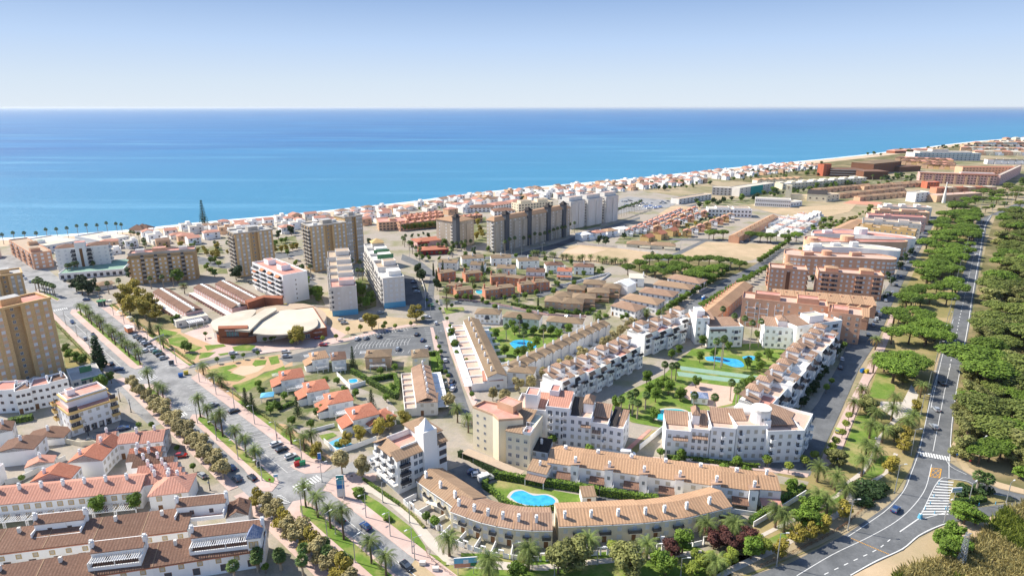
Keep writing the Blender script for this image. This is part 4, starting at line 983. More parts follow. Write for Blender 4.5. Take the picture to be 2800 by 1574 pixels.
# low white houses with curved walls beside the yellow-trimmed block
for x0, y0, x1, y1, d, rf, lb in [(150,520,440,490,8, 't_brown', 'white house with a brown roof and blank curved wall below the yellow-trimmed block'),(-40,610,235,580,9, 't_brown', 'large white house with a brown roof slab and blank curved side wall'),
        (-60,480,85,450,8, 't_brown', 'white house with a steep brown roof at the frame edge under the hedge'),(165,700,370,660,5, 't_rose', 'low white outbuilding with a pale rose roof and white yard wall'),(-80,780,30,690,6, 'white', 'small white house with a blue-edged porch at the frame edge')]:
    H1(lb, qd('BL', x0, y0, x1, y1, d, 5.0 if 'low' not in lb else 2.8), fl=2 if 'low' not in lb else 1, roof=rf if rf != 'white' else 'pinkdeck', rt='flat' if rf == 'white' else 'gable', rise=1.3, ax='y', nf=0, door=False, nr=2, dh=-.4)
def wallrun(r, l, h, label, mat='white', t=.2, name='garden_wall'):
    P = GL(r, l); o = P[0].copy(); mb = MB()
    for i in range(len(P) - 1):
        a, b_ = P[i] - o, P[i + 1] - o; d = (b_ - a).normalized(); n = Vector((d.y, -d.x, 0)) * t / 2
        mb.prism([tuple(v)[:2] for v in (a + n, b_ + n + d * t * .45, b_ - n + d * t * .45, a - n)],0, h, mat)
    return tag(mb.build(name, None, (o.x, o.y, 0)), label, 'wall')
wallrun('BL', [40,820,130,800,300,720,455,650],1.9, 'white stepped yard wall running up from the red terrace', 'white2')
wallrun('BL', [445,530,560,555,650,545,780,590],1.9, 'cream yard wall with a wide gate below the yellow-trimmed block', 'cream')
# two long brown-tiled rows with arched windows
def u_long(b, arch='ochre', wall='white', roof='t_brown', H=5.6, rise=2.3):
    w, d = b.w, b.d; mb = MB(); mb.box(0,0,0, w, d, H, wall, None, False); mb.box(0,-.08, H - .45, w, 0, H - .1, 't_red'); mb.box(0, d - .2, H, w, d, H + rise, wall)
    b.part('wall', mb); r = MB(); r.shed(0,-.3, w, d - .25, H, H + rise, roof, 'f', .2, wall); ro = b.part('roof', r)
    rg = MB(); rg.face([(.0,-.3, H + .25),(.25,-.3, H + .25),(.25, d - .3, H + rise + .24),(.0, d - .3, H + rise + .24)], 't_tan'); rg.build('ridge_tile_strip', ro); rg = MB(); rg.box(w * .3, d * .7, H + 1, w * .3 + .7, d * .7 + .7, H + rise + 1.2, 'white2'); rg.build('chimney', ro)
    b.wins('f', [3.5],3,.9,.95, arch); b.wins('f', [.9],2,1.5,1.8, 'dark')
terrace(5, 'brown_roofed_house', '{o} house from the sandy promenade in the upper brown-tiled terrace', 'house', qd('BL', -420,1345,1292,1130,8.0,5.6), 'upper brown tiled terrace', u_long, rise=1.9)
terrace(5, 'brown_roofed_house', '{o} house from the blue-tiled turret in the lower brown-tiled terrace with arched windows', 'house', qd('BL', -220,1580,1815,1266,7.4,5.2), 'lower brown tiled terrace', u_long, H=5.2, rise=1.7)
def roofterrace(q, label, perg=True, turret=False, Z=5.4):
    """white roof room over a brown terrace: small brown roof, pergola in front, chimneys with finials"""
    b = Bd('roof_room', label, 'roof room', q); w, d = b.w, b.d; mb = MB(); h0 = Z + .2; h1 = Z + 3.6
    mb.box(0, d * .45, h0, w, d, h1, 'white', None); mb.box(0,0, h0,.25, d * .45, h0 + 2.2, 'white'); mb.box(w - .25,0, h0, w, d * .45, h0 + 2.2, 'white'); mb.box(.25,0, h0, w - .25,.25, h0 + 1.1, 'white'); mb.box(.25,.25, h0, w - .25, d * .45, h0 + .15, 'terracotta')
    b.part('wall', mb); r = MB(); r.shed(-.15, d * .4, w + .15, d + .1, h1 + .02, h1 + 1.0, 't_brown', 'f'); r.box(-.15, d + .1, h1 - .3, w + .15, d + .3, h1 + 1.2, 'white'); b.part('roof', r)
    if perg:
        p = MB()
        for i in range(int(w / .55)): p.box(.3 + i * .55,-.4, h0 + 2.5,.42 + i * .55, d * .43, h0 + 2.62, 'whitep')
        p.box(.1,.05, h0 + 2.35, w - .1,.2, h0 + 2.5, 'whitep'); 
        for x in (.2, w / 2, w - .4): p.box(x, .05, h0 + 1.1, x + .2,.2, h0 + 2.35, 'whitep')
        b.part('pergola', p)
    for x in (-.1, w + .1): link(chim('white', .8,2.3), 'chimney', b.t, (x, d * .75, h1 - .2))
    if turret:
        t = MB(); t.box(w - 3,-.6,0, w + .3,2.7, h0 + 3.4, 'white'); b.part('turret', t); t = MB(); t.hip(w - 3,-.6, w + .3,2.7, h0 + 3.4,3.0, 't_blue', .2); b.part('turret_roof', t)
        b.wins('f', [h0 + .8],[w - 2.1, w - .9],.7,1.5, 'ochre', (0,-.6, None, None))
    b.wins('f', [h0 + .9],[w * .3, w * .7],.9,1.1, 'dark', (0, d * .45, None, None))
roofterrace(qd('BL', 215,1190,560,1150,5.0,6.5), 'white roof room with a small brown roof rising from the upper brown terrace', False)
roofterrace(qd('BL', 1205,1065,1545,1030,5.0,6.5), 'white roof room with long pergola above the end of the upper brown terrace', False)
roofterrace(qd('BL', 610,1420,975,1375,5.5,5.6), 'white roof terrace with pergola and red chair in the middle of the lower brown terrace')
roofterrace(qd('BL', 1310,1310,1800,1250,5.5,5.6), 'white roof terrace with pergola beside the blue-tiled pyramid turret', True, True)
H1('small white house with brown gables at the promenade end of the upper terrace', qd('BL', 1560,1075,1715,1050,7,4.6), roof='t_brown', rise=1.6, ax='y', nf=0, door=False, chim_at=())
H1('small brown gabled house squeezed behind the promenade end of the terraces', qd('BL', 1570,1010,1690,985,5,5.6), roof='t_brown', rise=1.4, nf=1, door=False, chim_at=())
# white block with yellow trims
b = block('apartment_building', 'white apartment building with yellow-edged balconies and red roof terraces', 'apartment building', q3('BL', 502,488,836,372,250,455),3, 'white', 'terracotta', 'shutter', nf=6, nl=4, trim='yellow', ph=.2, fh=3.0, ww=1.0, wh=1.1)
c = MB(); flatbox(c, b.w * .1, b.d * .28, b.w * .9, b.d * .9, b.H + .03, b.H + 3.2, 'white', 'terracotta', .8); b.part('penthouse', c)
c = MB(); x0, y0, x1, y1 = b.w * .1, b.d * .28, b.w * .9, b.d * .9
for q in ((x0 - .5, y0 - .5, x1 + .5, y0 - .003),(x0 - .5, y1 + .003, x1 + .5, y1 + .5),(x0 - .5, y0 - .003, x0 - .003, y1 + .003),(x1 + .003, y0 - .003, x1 + .5, y1 + .003)): c.box(q[0], q[1], b.H + 3.0, q[2], q[3], b.H + 3.4, 'yellow')
b.part('cornice', c); c = MB(); flatbox(c, b.w * .2, b.d * .6, b.w * .36, b.d * .8, b.H + 3.25, b.H + 5.2, 'white', 'terracotta', .2); b.part('stair_tower', c)
b.balc('f', [3.0,6.0,9.0],[1.8],3.4,1.3, 'yellow'); b.balc('f', [3.0,6.0,9.0],[b.w - 1.4],2.6,1.3, 'yellow'); b.balc('l', [3.0,6.0,9.0],[1.6],2.8,1.2, 'yellow')
b.wins('f', [.1],[b.w * .3, b.w * .45, b.w * .6, b.w * .75],1.5,2.3, 'dark')
for i, (x0, y0, x1, y1, w_) in enumerate([(-60,330,130,320,0),(135,335,245,310,0),(240,300,375,275,0),(370,270,500,235,0)]):
    H1('%s white terraced house from the frame edge, dark red roofs, under the brick tower' % ordw(i), qd('BL', x0, y0, x1, y1,9,0), fl=3, rt='flat', roof='t_brown' if i % 2 else 'terracotta', nf=3, style='dark', chim_at=((.8,.6),), ww=.9, wh=.9, group='white houses under the brick tower', fh=3.0)
hedge([G('BL', 60,400), G('BL', 230,370)],2.5,2.2, 'dark clipped hedge below the white flat-roofed houses', 'l_green')
# restaurant kiosk with green roof
b = Bd('restaurant', 'low restaurant pavilion with green roof sign under the brick tower', 'restaurant', q3('ML', 505,1265,715,1215,470,1180))
mb = MB(); flatbox(mb, 0,0, b.w, b.d, 0,3.2, 'white2', 'greydeck', .3); b.part('wall', mb); mb = MB(); mb.box(b.w * .3,-1.5,3.0, b.w + 1,0,3.2, 'greenpaint'); b.part('canopy', mb)
mb = MB(); mb.box(b.w * .35, b.d * .4,3.6, b.w * .75, b.d * .4 + .3,6.2, 'greenpaint'); b.part('sign_panel', mb); b.wins('f', [.9],4,1.6,1.4, 'glass')
# tall brick towers
def tower(label, q, fl, wall='brick', deck='greydeck', ncol=4, side='f', strips=True, bal='l', rims='concrete', fh=2.85, decor=True, nbal=3, bside=None, ph=1.0):
    b = Bd('apartment_tower', label, 'apartment tower', q); H = fl * fh; b.H = H; w, d = b.w, b.d
    mb = MB(); n = 2; bw = w / 5
    # two projecting bays and a recessed core
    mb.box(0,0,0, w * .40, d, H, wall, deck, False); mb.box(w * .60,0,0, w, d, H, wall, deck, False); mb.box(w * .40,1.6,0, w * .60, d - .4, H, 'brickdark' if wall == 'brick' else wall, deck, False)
    b.part('wall', mb)
    mb = MB(); e = .35; th = .4
    for a in ((-e, -e, w + e, th),(-e, d - th, w + e, d + e),(-e, th, th, d - th),(w - th, th, w + e, d - th)): mb.box(a[0], a[1], H + .005, a[2], a[3], H + ph, rims)
    b.part('parapet', mb); mb = MB(); mb.box(w * .42, d * .3, H, w * .68, d * .7, H + 3.2, rims, 'greydeck'); b.part('lift_house', mb); mb = MB(); mb.box(th, th, H + .03, w - th, d - th, H + .06, deck); b.part('roof', mb)
    if decor:
        for (x, y) in ((w * .2, d * .3),(w * .8, d * .6)):
            m_ = MB(); m_.box(x - 1.6, y - 1.2, H + .06, x + 1.6, y + 1.2, H + 2.1, 'white2'); b.part('roof_cabin', m_)
        for x in (.3,.62):
            m_ = MB(); m_.tube((w * x, d * .5, H),(w * x, d * .5, H + 6),.07,.03, 'metal', 4); m_.box(w * x - .6, d * .5 - .03, H + 4.6, w * x + .6, d * .5 + .03, H + 4.7, 'metal'); b.part('aerial', m_)
    zs = [1.2 + i * fh for i in range(fl)]
    xs = [w * .40 * (i + .7) / (ncol // 2 + .4) for i in range(ncol // 2)]; xs = xs + [w * .6 + x for x in xs]
    if strips:
        for x in xs:
            s = MB(); s.box(x - .85,-.07,1.5, x + .85,0, H - 1.2, 'peach' if wall != 'brick' or deck == 'terracotta' else 'concrete'); b.part('window_strip', s)
        for z in zs:
            for x in xs: b.put(winmesh(1.2,1.15, 'shutter' if int(x + z) % 2 else 'shutterw'), 'window', 'f', x, z)
            for i, x in enumerate(xs): KIDS[b.t.name][-1 - i].location.y -= .075
    else: b.wins('f', zs, xs, 1.2,1.2, 'shutter')
    mx = (w * .4,1.6, w * .6, None)
    b.wins('f', zs, [w * .1],1.0,1.2, 'glass', mx)
    if bal:
        L = d if bal in 'lr' else w; b.balc(bal, [(i + 1) * fh for i in range(fl - 1)],[L * (j + .5) / nbal for j in range(nbal)], L / nbal * .8,1.3, 'concrete')
    return b
tower('ochre brick tower with grey rim and aerials rising behind the pink saw-tooth rows', q3('F2', 290,512,668,468,165,482,30.5),11, ncol=6, fh=2.77)
tower('tall ochre brick tower rising behind the stepped grey block', q3('F2', 1040,440,1398,398,925,412,33),12, ncol=6, fh=2.75)
tower('tall ochre brick tower with shaded side, set back beside its twin', qd('F2', 1385,350,1558,325,15,36),13, ncol=6, fh=2.77, bal=None)
tower('huge ochre brick tower with pink window strips and red roof beside the avenue', qd('ML', -190,790,350,668,14,33),12, deck='terracotta', ncol=6, rims='brick', bal=None, decor=False, ph=1.0)
tower('ochre brick tower with a flat roof behind the huge brick tower', qd('ML', -60,700,195,660,16,0) , 6, ncol=4, rims='brick', bal=None, decor=False)
# long brown block behind the autumn trees
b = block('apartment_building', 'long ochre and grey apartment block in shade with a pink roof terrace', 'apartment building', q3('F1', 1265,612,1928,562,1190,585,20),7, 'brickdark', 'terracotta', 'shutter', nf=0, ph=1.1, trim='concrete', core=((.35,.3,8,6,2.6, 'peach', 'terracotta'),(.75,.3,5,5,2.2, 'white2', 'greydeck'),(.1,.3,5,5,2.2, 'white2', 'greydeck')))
for k in range(5):
    m_ = MB(); x = b.w * (k + .5) / 5; m_.box(x - b.w * .065,-1.4,0, x + b.w * .065,0, b.H - 2.4, 'brick'); b.part('brick_bay', m_)
    b.wins('f', [1.2 + i * 2.9 for i in range(6)],[x - 1.5, x + 1.5],1.0,1.1, 'shutterw', (0,-1.4, None, None)); 
    if k < 4: b.balc('f', [2.9 * (i + 1) for i in range(6)],[x + b.w * .1], b.w * .06,.9, 'concrete')
b.balc('l', [2.9 * (i + 1) for i in range(6)],[b.d * .3, b.d * .7],4.5,1.2, 'peach')
# white hotel with the central shaft
b = block('hotel_building', 'white hotel with brown tiled corners and a tall ribbed stair shaft', 'hotel', qd('F1', 590,790,1110,740,14,0),6, 'white', 'terracotta', 'shutterw', nf=8, nr=3, ph=.6)
m_ = MB(); m_.box(b.w * .38,-2.2,0, b.w * .58,3, b.H + 4.5, 'white', 'terracotta'); b.part('stair_tower', m_)
m_ = MB(); m_.box(b.w * .455,-2.3,2, b.w * .51,-2.2, b.H, 'wood'); b.part('ribbed_window', m_)
for x0, x1 in ((0,.36),(.60,1)): m_ = MB(); m_.hip(b.w * x0,1, b.w * x1, b.d - 1, b.H + .62,1.8, 't_brown', .4); b.part('hip_roof', m_)
b.balc('f', [2.9 * (i + 1) for i in range(5)],[b.w * .33, b.w * .63],3.2,1.4, 'white', 'rail'); b.balc('l', [2.9 * (i + 1) for i in range(5)],[4,9],3.4,1.4, 'white'); b.balc('r', [2.9 * (i + 1) for i in range(5)],[4,9],3.4,1.4, 'white')
b = block('shopping_arcade', 'low white arcade with a green terrace in front of the white hotel', 'arcade', q3('F1', 590,850,1230,800,420,760),1, 'white', 'court', 'dark', nf=10, fh=4, ph=.5, ww=1.8, wh=2.2, z0=.6)
b = block('apartment_building', 'salmon apartment building with orange-brown roofs at the frame edge by the sea', 'apartment building', q3('F1', 345,750,540,720,130,600),4, 'orange', 'tandeck', 'shutterw', nf=3, nl=8, nr=2, ph=.9, core=((.1,.1,6,5,2.4, 'orange', 't_tan'),(.5,.5,6,5,2.4, 'peach', 't_tan')), ww=1.5, wh=1.5)
b.balc('l', [2.9 * (i + 1) for i in range(3)],[b.d * t for t in (.15,.4,.65,.9)],4.5,1.3, 'orange')
block('beach_hotel', 'long low white beach building with blue stripe by the surf', 'hotel', q3('F1', 1015,540,1290,490,1160,420),2, 'white', 'creamroof', 'plain', nf=8, ph=1.0, core=((.3,.3,8,6,2, 'white', 'creamroof'),))
b = block('beach_hotel', 'low white building with blue panels behind the salmon block', 'hotel', q3('F1', 470,590,800,530,700,450),2, 'white', 'creamroof', 'plain', nf=7, ph=.9, core=((.1,.4,6,5,2.2, 'white', 'court'),))
m_ = MB(); m_.box(b.w * .18,-.06,3.4, b.w * .42,0,4.5, 'blue'); b.part('blue_panel', m_)
# market hall
def market():
    base = G('ML', 1720,880); t = thing('market_hall', 'market hall with two cream shell roofs around a brick entrance drum', 'market hall', (base.x, base.y, 0)); o = Vector((base.x, base.y, 0))
    def pr(name, pts, z0, z1, m, tp=None, r='ML', zz=0): mb = MB(); mb.prism([tuple(p - o)[:2] for p in smooth(GL(r, pts + pts[:2], zz),4)[:-1]], z0, z1, m, tp); return mb.build(name, t)
    def prs(name, pts, z0, z1, m, tp=None, r='ML', zz=0): mb = MB(); mb.prism([tuple(p - o)[:2] for p in GL(r, pts, zz)], z0, z1, m, tp); return mb.build(name, t)
    pr('wall', [1500,860,1480,920,1620,950,1760,945,1900,930,2040,900,2200,880,2250,790,2100,720,1850,740,1700,770,1580,800],0,3.6, 'greywall', 'tandeck')
    pr('shell_roof', [1452,815,1480,862,1560,870,1620,855,1700,800,1765,735,1740,720,1640,735,1540,765,1470,795],5.2,5.9, 'creamroof', None, 'ML', 5.9)
    pr('shell_roof', [1745,885,1760,840,1830,780,1920,735,2018,722,2110,730,2180,780,2190,830,2120,870,1990,890,1850,895],5.3,6.0, 'creamroof', None, 'ML', 5.9)
    prs('central_vault', [1520,850,1640,820,1740,770,1830,715,1900,708,1910,722,1800,790,1720,868],6.4,7.4, 'creamroof', None, 'ML', 7.3)
    pr('entrance_drum', [1500,905,1510,950,1620,962,1765,950,1768,900,1640,890],0,3.4, 'redbrick', 'redbrick')
    prs('entrance_wall', [1518,955,1720,950,1722,930,1518,935],0,8.0, 'redbrick')
    a, b_ = G('ML', 1518,955), G('ML', 1722,950); ang = math.atan2(b_.y - a.y, b_.x - a.x); L = (b_ - a).length
    g = MB(); g.box(L * .28,-.2,3.8, L * .66,-.02,6.1, 'glass'); g2 = g.build('entrance_window', t, a - o, ); g2.rotation_euler = (0,0, ang)
    for i in range(5): m_ = MB(); m_.box(L * (.28 + .38 * i / 4) - .08,-.26,3.7, L * (.28 + .38 * i / 4) + .08,-.2,6.2, 'teal'); q = m_.build('mullion', t, a - o); q.rotation_euler = (0,0, ang)
    text('MERCADO', t, a - o + Vector((L * .22 * math.cos(ang), L * .22 * math.sin(ang),6.5)) + Vector((math.sin(ang), -math.cos(ang),0)) * .06, ang, .95, 'whitep', .1)
    prs('brick_gable', [1700,745,1830,705,1960,710,1950,730,1830,722,1720,762],0,7.6, 'redbrick')
    b = block('market_annex', 'brick-ended low white market wing with lettering beside the car park', 'shop', q3('MM', 300,935,492,905,300,770),1, 'redbrick', 'creamroof', nf=0, fh=4.6, ph=.3)
    text('MERCADO', b.t, Vector((b.w * .52,-.08,2.6)),0,.9, 'whitep', .08); b.wins('f', [.6],[b.w * .12, b.w * .3],2.2,2.2, 'plain')
    b = block('restaurant', 'white L-shaped cafe pavilion with slatted canopy beside the market hall', 'cafe', q3('ML', 1220,850,1440,805,1560,750),1, 'white2', 'creamroof', 'glass', nf=4, fh=3.6, ph=.3)
    m_ = MB()
    for i in range(8): m_.box(b.w * .3 + i * 1.0,-6,3.2, b.w * .3 + i * 1.0 + .6,0,3.35, 'whitep')
    m_.box(b.w * .3,-6.1,3.0, b.w * .3 + 7.6,-5.8,3.2, 'whitep'); b.part('canopy', m_)
    for i in range(3): m_ = MB(); m_.box(b.w * .3 + i * 3.6,-6,0, b.w * .3 + i * 3.6 + .25,-5.75,3.0, 'whitep'); b.part('canopy_post', m_)
def text(s, parent, loc, ang, size, mat, ext=.05, spacing=1.0, name='lettering', center=False):
    cu = bpy.data.curves.new(name, 'FONT'); cu.body = s; cu.size = size; cu.extrude = ext; cu.space_character = spacing
    if center: cu.align_x = 'CENTER'
    tmp = bpy.data.objects.new('tmp', cu); COL.objects.link(tmp); dg = bpy.context.evaluated_depsgraph_get(); me = bpy.data.meshes.new_from_object(tmp.evaluated_get(dg)); bpy.data.objects.remove(tmp); me.name = name
    me.materials.clear(); me.materials.append(M[mat]); o = link(me, name, parent, loc); o.rotation_euler = (R_(90),0, ang); return o
market()
# three pink saw-tooth rows
def u_pink(b):
    w, d = b.w, b.d; H = 5.4; mb = MB(); mb.box(0,0,0, w, d, H, 'pinkwall', 'concrete', False); mb.box(0,-.1,0,.3,0, H + .6, 'pinkwall'); b.part('wall', mb)
    r = MB(); r.shed(0,-.2, w, d * .38, H, H + 1.5, 't_brown', 'f'); r.shed(0, d * .62, w, d + .2, H, H + 1.2, 't_brown', 'b'); r.box(.05, d * .45, H, w * .7, d * .6, H + 1.6, 'white'); b.part('roof', r)
    b.wins('f', [3.4],[w * .55],1.0,1.1, 'shutterw'); link(chim('white', .7,1.0), 'chimney', b.t, (w * .8, d * .5, H))
    p = MB(); p.box(.05,-3.4,0,.3,-.2,1.6, 'pinkwall'); p.box(.3,-3.4,2.4, w - .1,-.2,2.55, 'white2'); b.part('porch_roof', p)
for (x0, y0, x1, y1, d, nm, n) in [(1055,600,1280,745,9, 'closest to the autumn trees', 14),(1335,570,1600,715,9, 'between its two twins', 16),(1485,545,1730,680,9, 'behind, nearest the street', 14)]:
    terrace(n, 'pink_terraced_house', '{o} house from the market in the pink saw-tooth row ' + nm, 'house', qd('ML', x1, y1, x0, y0, -d, 5.4) if False else (lambda a, b_: (a, b_, b_ + Vector((-(b_ - a).y, (b_ - a).x, 0)).normalized() * d))(G('ML', x0, y0,5.4) * 1.0, G('ML', x1, y1,5.4) * 1.0), 'pink row ' + nm, u_pink)
# white and grey blocks
b = block('apartment_building', 'white five-storey block with curved balconies and orange awnings', 'apartment building', q3('F2', 800,1195,945,1145,520,1020) if False else q3('F2', 500,1050,800,1200,955,1110),6, 'white', 'terracotta', 'shutterw', nr=0, ph=.9, fh=2.9, core=((.12,.35,7,5,3, 'white', 'terracotta'),(.55,.35,7,6,3, 'white', 'terracotta')))
b.balc('f', [2.9 * (i + 1) for i in range(5)],[b.w * t for t in (.12,.37,.62,.87)], b.w * .21,1.5, 'white'); b.wins('r', [2.0 + 2.9 * i for i in range(5)],[b.d * .5],.5,.6, 'dark')
m_ = PROTO
for i, (x, z) in enumerate(((.12,4),(.37,5),(.62,3),(.62,5),(.87,5),(.12,2))):
    a = MB(); a.shed(b.w * x - 2.4,-1.9, b.w * x + 2.4,-.1,2.9 * z + 1.6,2.9 * z + 2.5, 'awno', 'f', .06); b.part('awning', a)
def stepped(label, q, steps, wall='greywall', deck='tandeck', name='apartment_building', cols=None):
    """long narrow block seen end-on: the end wall faces the camera, segments of different height behind it"""
    b = Bd(name, label, 'apartment building', q); y = 0
    for i, (dd, h, dk) in enumerate(steps):
        dd *= b.d; mb = MB(); flatbox(mb, 0, y, b.w, y + dd, 0, h, wall, dk, .8)
        b.part('wall', mb); c = MB(); flatbox(c, b.w * .35, y + dd * .35, b.w * .95, y + dd * .85, h + .03, h + 2.8, 'white2', dk, .2); b.part('stair_tower', c)
        nfl = int((h - .5) / 2.9)
        b.balc('l', [2.9 * (k + 1) for k in range(nfl - 1)],[b.d - (y + dd * t) for t in (.3,.7)], dd * .3,1.2, 'white2'); b.wins('r', [1 + 2.9 * k for k in range(nfl)],[y + dd * .3, y + dd * .7],1.2,1.2, 'shutterw'); y += dd
    return b
b = stepped('grey-white stepped apartment block with blue ground floor, seen end-on, by the sandy yard', q3('MM', 530,800,697,760,415,520) if False else q3('MM', 512,572,692,558,425,378,17),[(.2,16.5, 'terracotta'),(.17,17.5, 'tandeck'),(.17,18.5, 'tandeck'),(.2,19.5, 'tandeck'),(.26,21.5, 'tandeck')])
b.wins('f', [4.2 + 2.9 * k for k in range(4)],[b.w * .3, b.w * .75],1.0,1.0, 'shutterw'); a = MB(); a.box(-.05,-.12,0, b.w + .05,-.02,3.2, 'sblue'); b.part('shopfront', a)
b.balc('f', [4 + 2.9 * k for k in range(4)],[.9],1.5,.9, 'white2')
b = stepped('slim white apartment block with green roof terraces and pyramid roof beside shaded parking', q3('MM', 873,508,1022,494,835,318,18.5),[(.22,18, 'white2'),(.2,20.5, 'tandeck'),(.2,21.5, 'white2'),(.18,22.5, 'white2'),(.2,23.5, 'greydeck')])
b.wins('f', [4.2 + 2.9 * k for k in range(5)],4,1.3,1.3, 'shutterw'); a = MB(); a.box(-.05,-.12,0, b.w + .05,-.02,3.4, 'sblue'); b.part('shopfront', a)
a = MB(); a.hip(b.w * .3, b.d * .84, b.w * .95, b.d * .95,26.5,2.4, 'yellowwall', .3); b.part('pyramid_roof', a)
for y in (.44,.63):
    a = MB(); a.box(b.w * .2, b.d * y, 22.5, b.w + .03, b.d * y + .25,25.4, 'greenpaint'); b.part('green_screen_wall', a)
# Andalusian block with the pyramid tower
b = Bd('apartment_building', 'white corner building with brown tiled roof and a square tower with pyramid top', 'apartment building', q3('BM', 985,885,1320,735,835,745)); w, d = b.w, b.d
mb = MB(); mb.box(0,0,0, w, d, 11.6, 'white', None, False); b.part('wall', mb)
b.part('wall', MB().box(w * .80, d * .5,11.6, w * 1.0, d, 14.0, 'white')) 
r = MB(); 
for a in ((-.4,-.4, w + .4,3.2, 'f'),(-.4, d - 3.0, w + .4, d + .4, 'b')): r.shed(a[0], a[1], a[2], a[3],11.65,13.2, 't_tan', a[4])
r.shed(-.4,3.2,3.4, d - 3.0,11.66,13.2, 't_tan', 'l'); r.shed(w - 3,3.2, w + .4, d - 3,11.66,13.2, 't_tan', 'r'); b.part('roof', r)
r = MB(); r.box(3.4,3.2,11.62, w - 3, d - 3,11.9, 'terracotta'); r.box(3.2,3.0,11.7, w - 2.9,3.2,13.9, 'white'); r.box(3.2, d - 3,11.7, w - 2.9, d - 2.8,13.9, 'white'); b.part('roof_terrace', r)
r = MB(); r.box(w * .5,-1.0,0, w * .5 + 5.0,4,18.2, 'white'); b.part('tower', r); r = MB(); r.hip(w * .5 + .8,-.2, w * .5 + 4.2,3.2,18.2,3.4, 'white', .1); b.part('pyramid_top', r)
r = MB(); r.hip(w * .62, d * .2, w + .5, d + .5,14.0,1.6, 't_tan', .2); b.part('upper_roof', r); b.part('wall', MB().box(w * .63, d * .22,11.6, w + .02, d + .02,14.0, 'white'))
b.wins('f', [1.6,4.6,7.6,10.0],[w * t for t in (.1,.22,.36,.46)],1.2,1.3, 'glass'); b.wins('f', [4.4,7.4,10.4],[w * .92],2.6,1.6, 'dark'); b.wins('f', [5,8,11],[w * .76],.8,1.1, 'shutterw')
b.balc('l', [3,6,9],[d * .2, d * .5, d * .8],3.2,1.2, 'white'); b.balc('f', [3,6,9],[w * .14],3.4,1.1, 'white', 'rail')
a = MB(); a.box(-1.6,-.2,3.2,-.02, d * .9,3.5, 'white2'); b.part('shop_canopy', a)
# cream apartment house
b = Bd('apartment_building', 'cream five-storey apartment house with red roof terraces and white roof cage', 'apartment building', q3('BR', 212,690,372,722,400,560)); w, d = b.w, b.d
B2 = q3('BR', -20,560,195,700,130,400)
b.part('wall', MB().box(0,0,0, w, d, 13.0, 'cream', None, False)); b.wins('f', [1.2,4.1,7,9.9],3,1.1,1.2, 'mix'); 
r = MB(); r.shed(-.2,-.2, w * .75, d, 13.02,14.6, 't_tan', 'f'); b.part('roof', r); r = MB(); flatbox(r, w * .7,-.1, w + .3,4,13.0,13.2, 'white', 'terracotta', .8); 
r.box(w * .7,-.1,15.3, w + .3,.05,15.45, 'whitep'); r.box(w * .7,3.9,15.3, w + .3,4.05,15.45, 'whitep')
for x in (w * .7, w * .85, w + .15):
    for y in (-.1,3.9): r.box(x, y, 14.0, x + .15, y + .15,15.3, 'whitep')
b.part('roof_cage', r)
b2 = Bd('apartment_building', 'cream slab with a red flat roof and a blank sunlit side, joined to the cream house', 'apartment building', org=B2[1], ang=math.atan2((B2[1] - B2[0]).y, (B2[1] - B2[0]).x) - math.pi, w=.1, d=.1) if False else None
p = [G('BR', -22,500), G('BR', 195,690), G('BR', 210,640), G('BR', 300,560), G('BR', 120,420)]
t = thing('apartment_building', 'tall cream slab with a red roof deck and small windows in its sunlit side', 'apartment building', (p[0].x, p[0].y, 0)); mb = MB()
pp = [G('BR', -20,290,15.5), G('BR', 120,345,15.5), G('BR', 160,410,14.0), G('BR', 330,370,15.5), G('BR', 265,290,15.5), G('BR', 60,250,15.5)]
mb.prism([(v - p[0]).to_2d().to_tuple() for v in pp],0,15.5, 'cream', 'terracotta'); mb.build('wall', t)
mb = MB(); c_ = sum(pp, Vector()) / 6
for i in range(6):
    a_, e_ = pp[i] - p[0], pp[(i + 1) % 6] - p[0]; dd = (e_ - a_).normalized(); n_ = Vector((dd.y, -dd.x, 0)); n_ = n_ if n_.dot(a_ + p[0] - c_) < 0 else -n_
    mb.prism([v.to_2d().to_tuple() for v in (a_, e_, e_ + n_ * .25, a_ + n_ * .25)],15.51,16.3, 'peach')
mb.build('parapet', t)
dv = (pp[1] - pp[0]); L = dv.length; an = math.atan2(dv.y, dv.x); nv = Vector((dv.y, -dv.x, 0)).normalized()
for z in (1.5,4.4,7.3,10.2,13.0):
    for k in (.25,.6): q = pp[0] - p[0] + dv * k; q.z = z; link(winmesh(.8,.9, 'glass'), 'window', t, q, an)
mb = MB(); flatbox(mb, 0,0,7,5,15.6,18, 'peach', 'terracotta', .3); o_ = mb.build('stair_tower', t, (pp[5] - p[0] + (pp[3] - pp[5]) * .35).to_2d().to_3d()); o_.rotation_euler = (0,0, an)
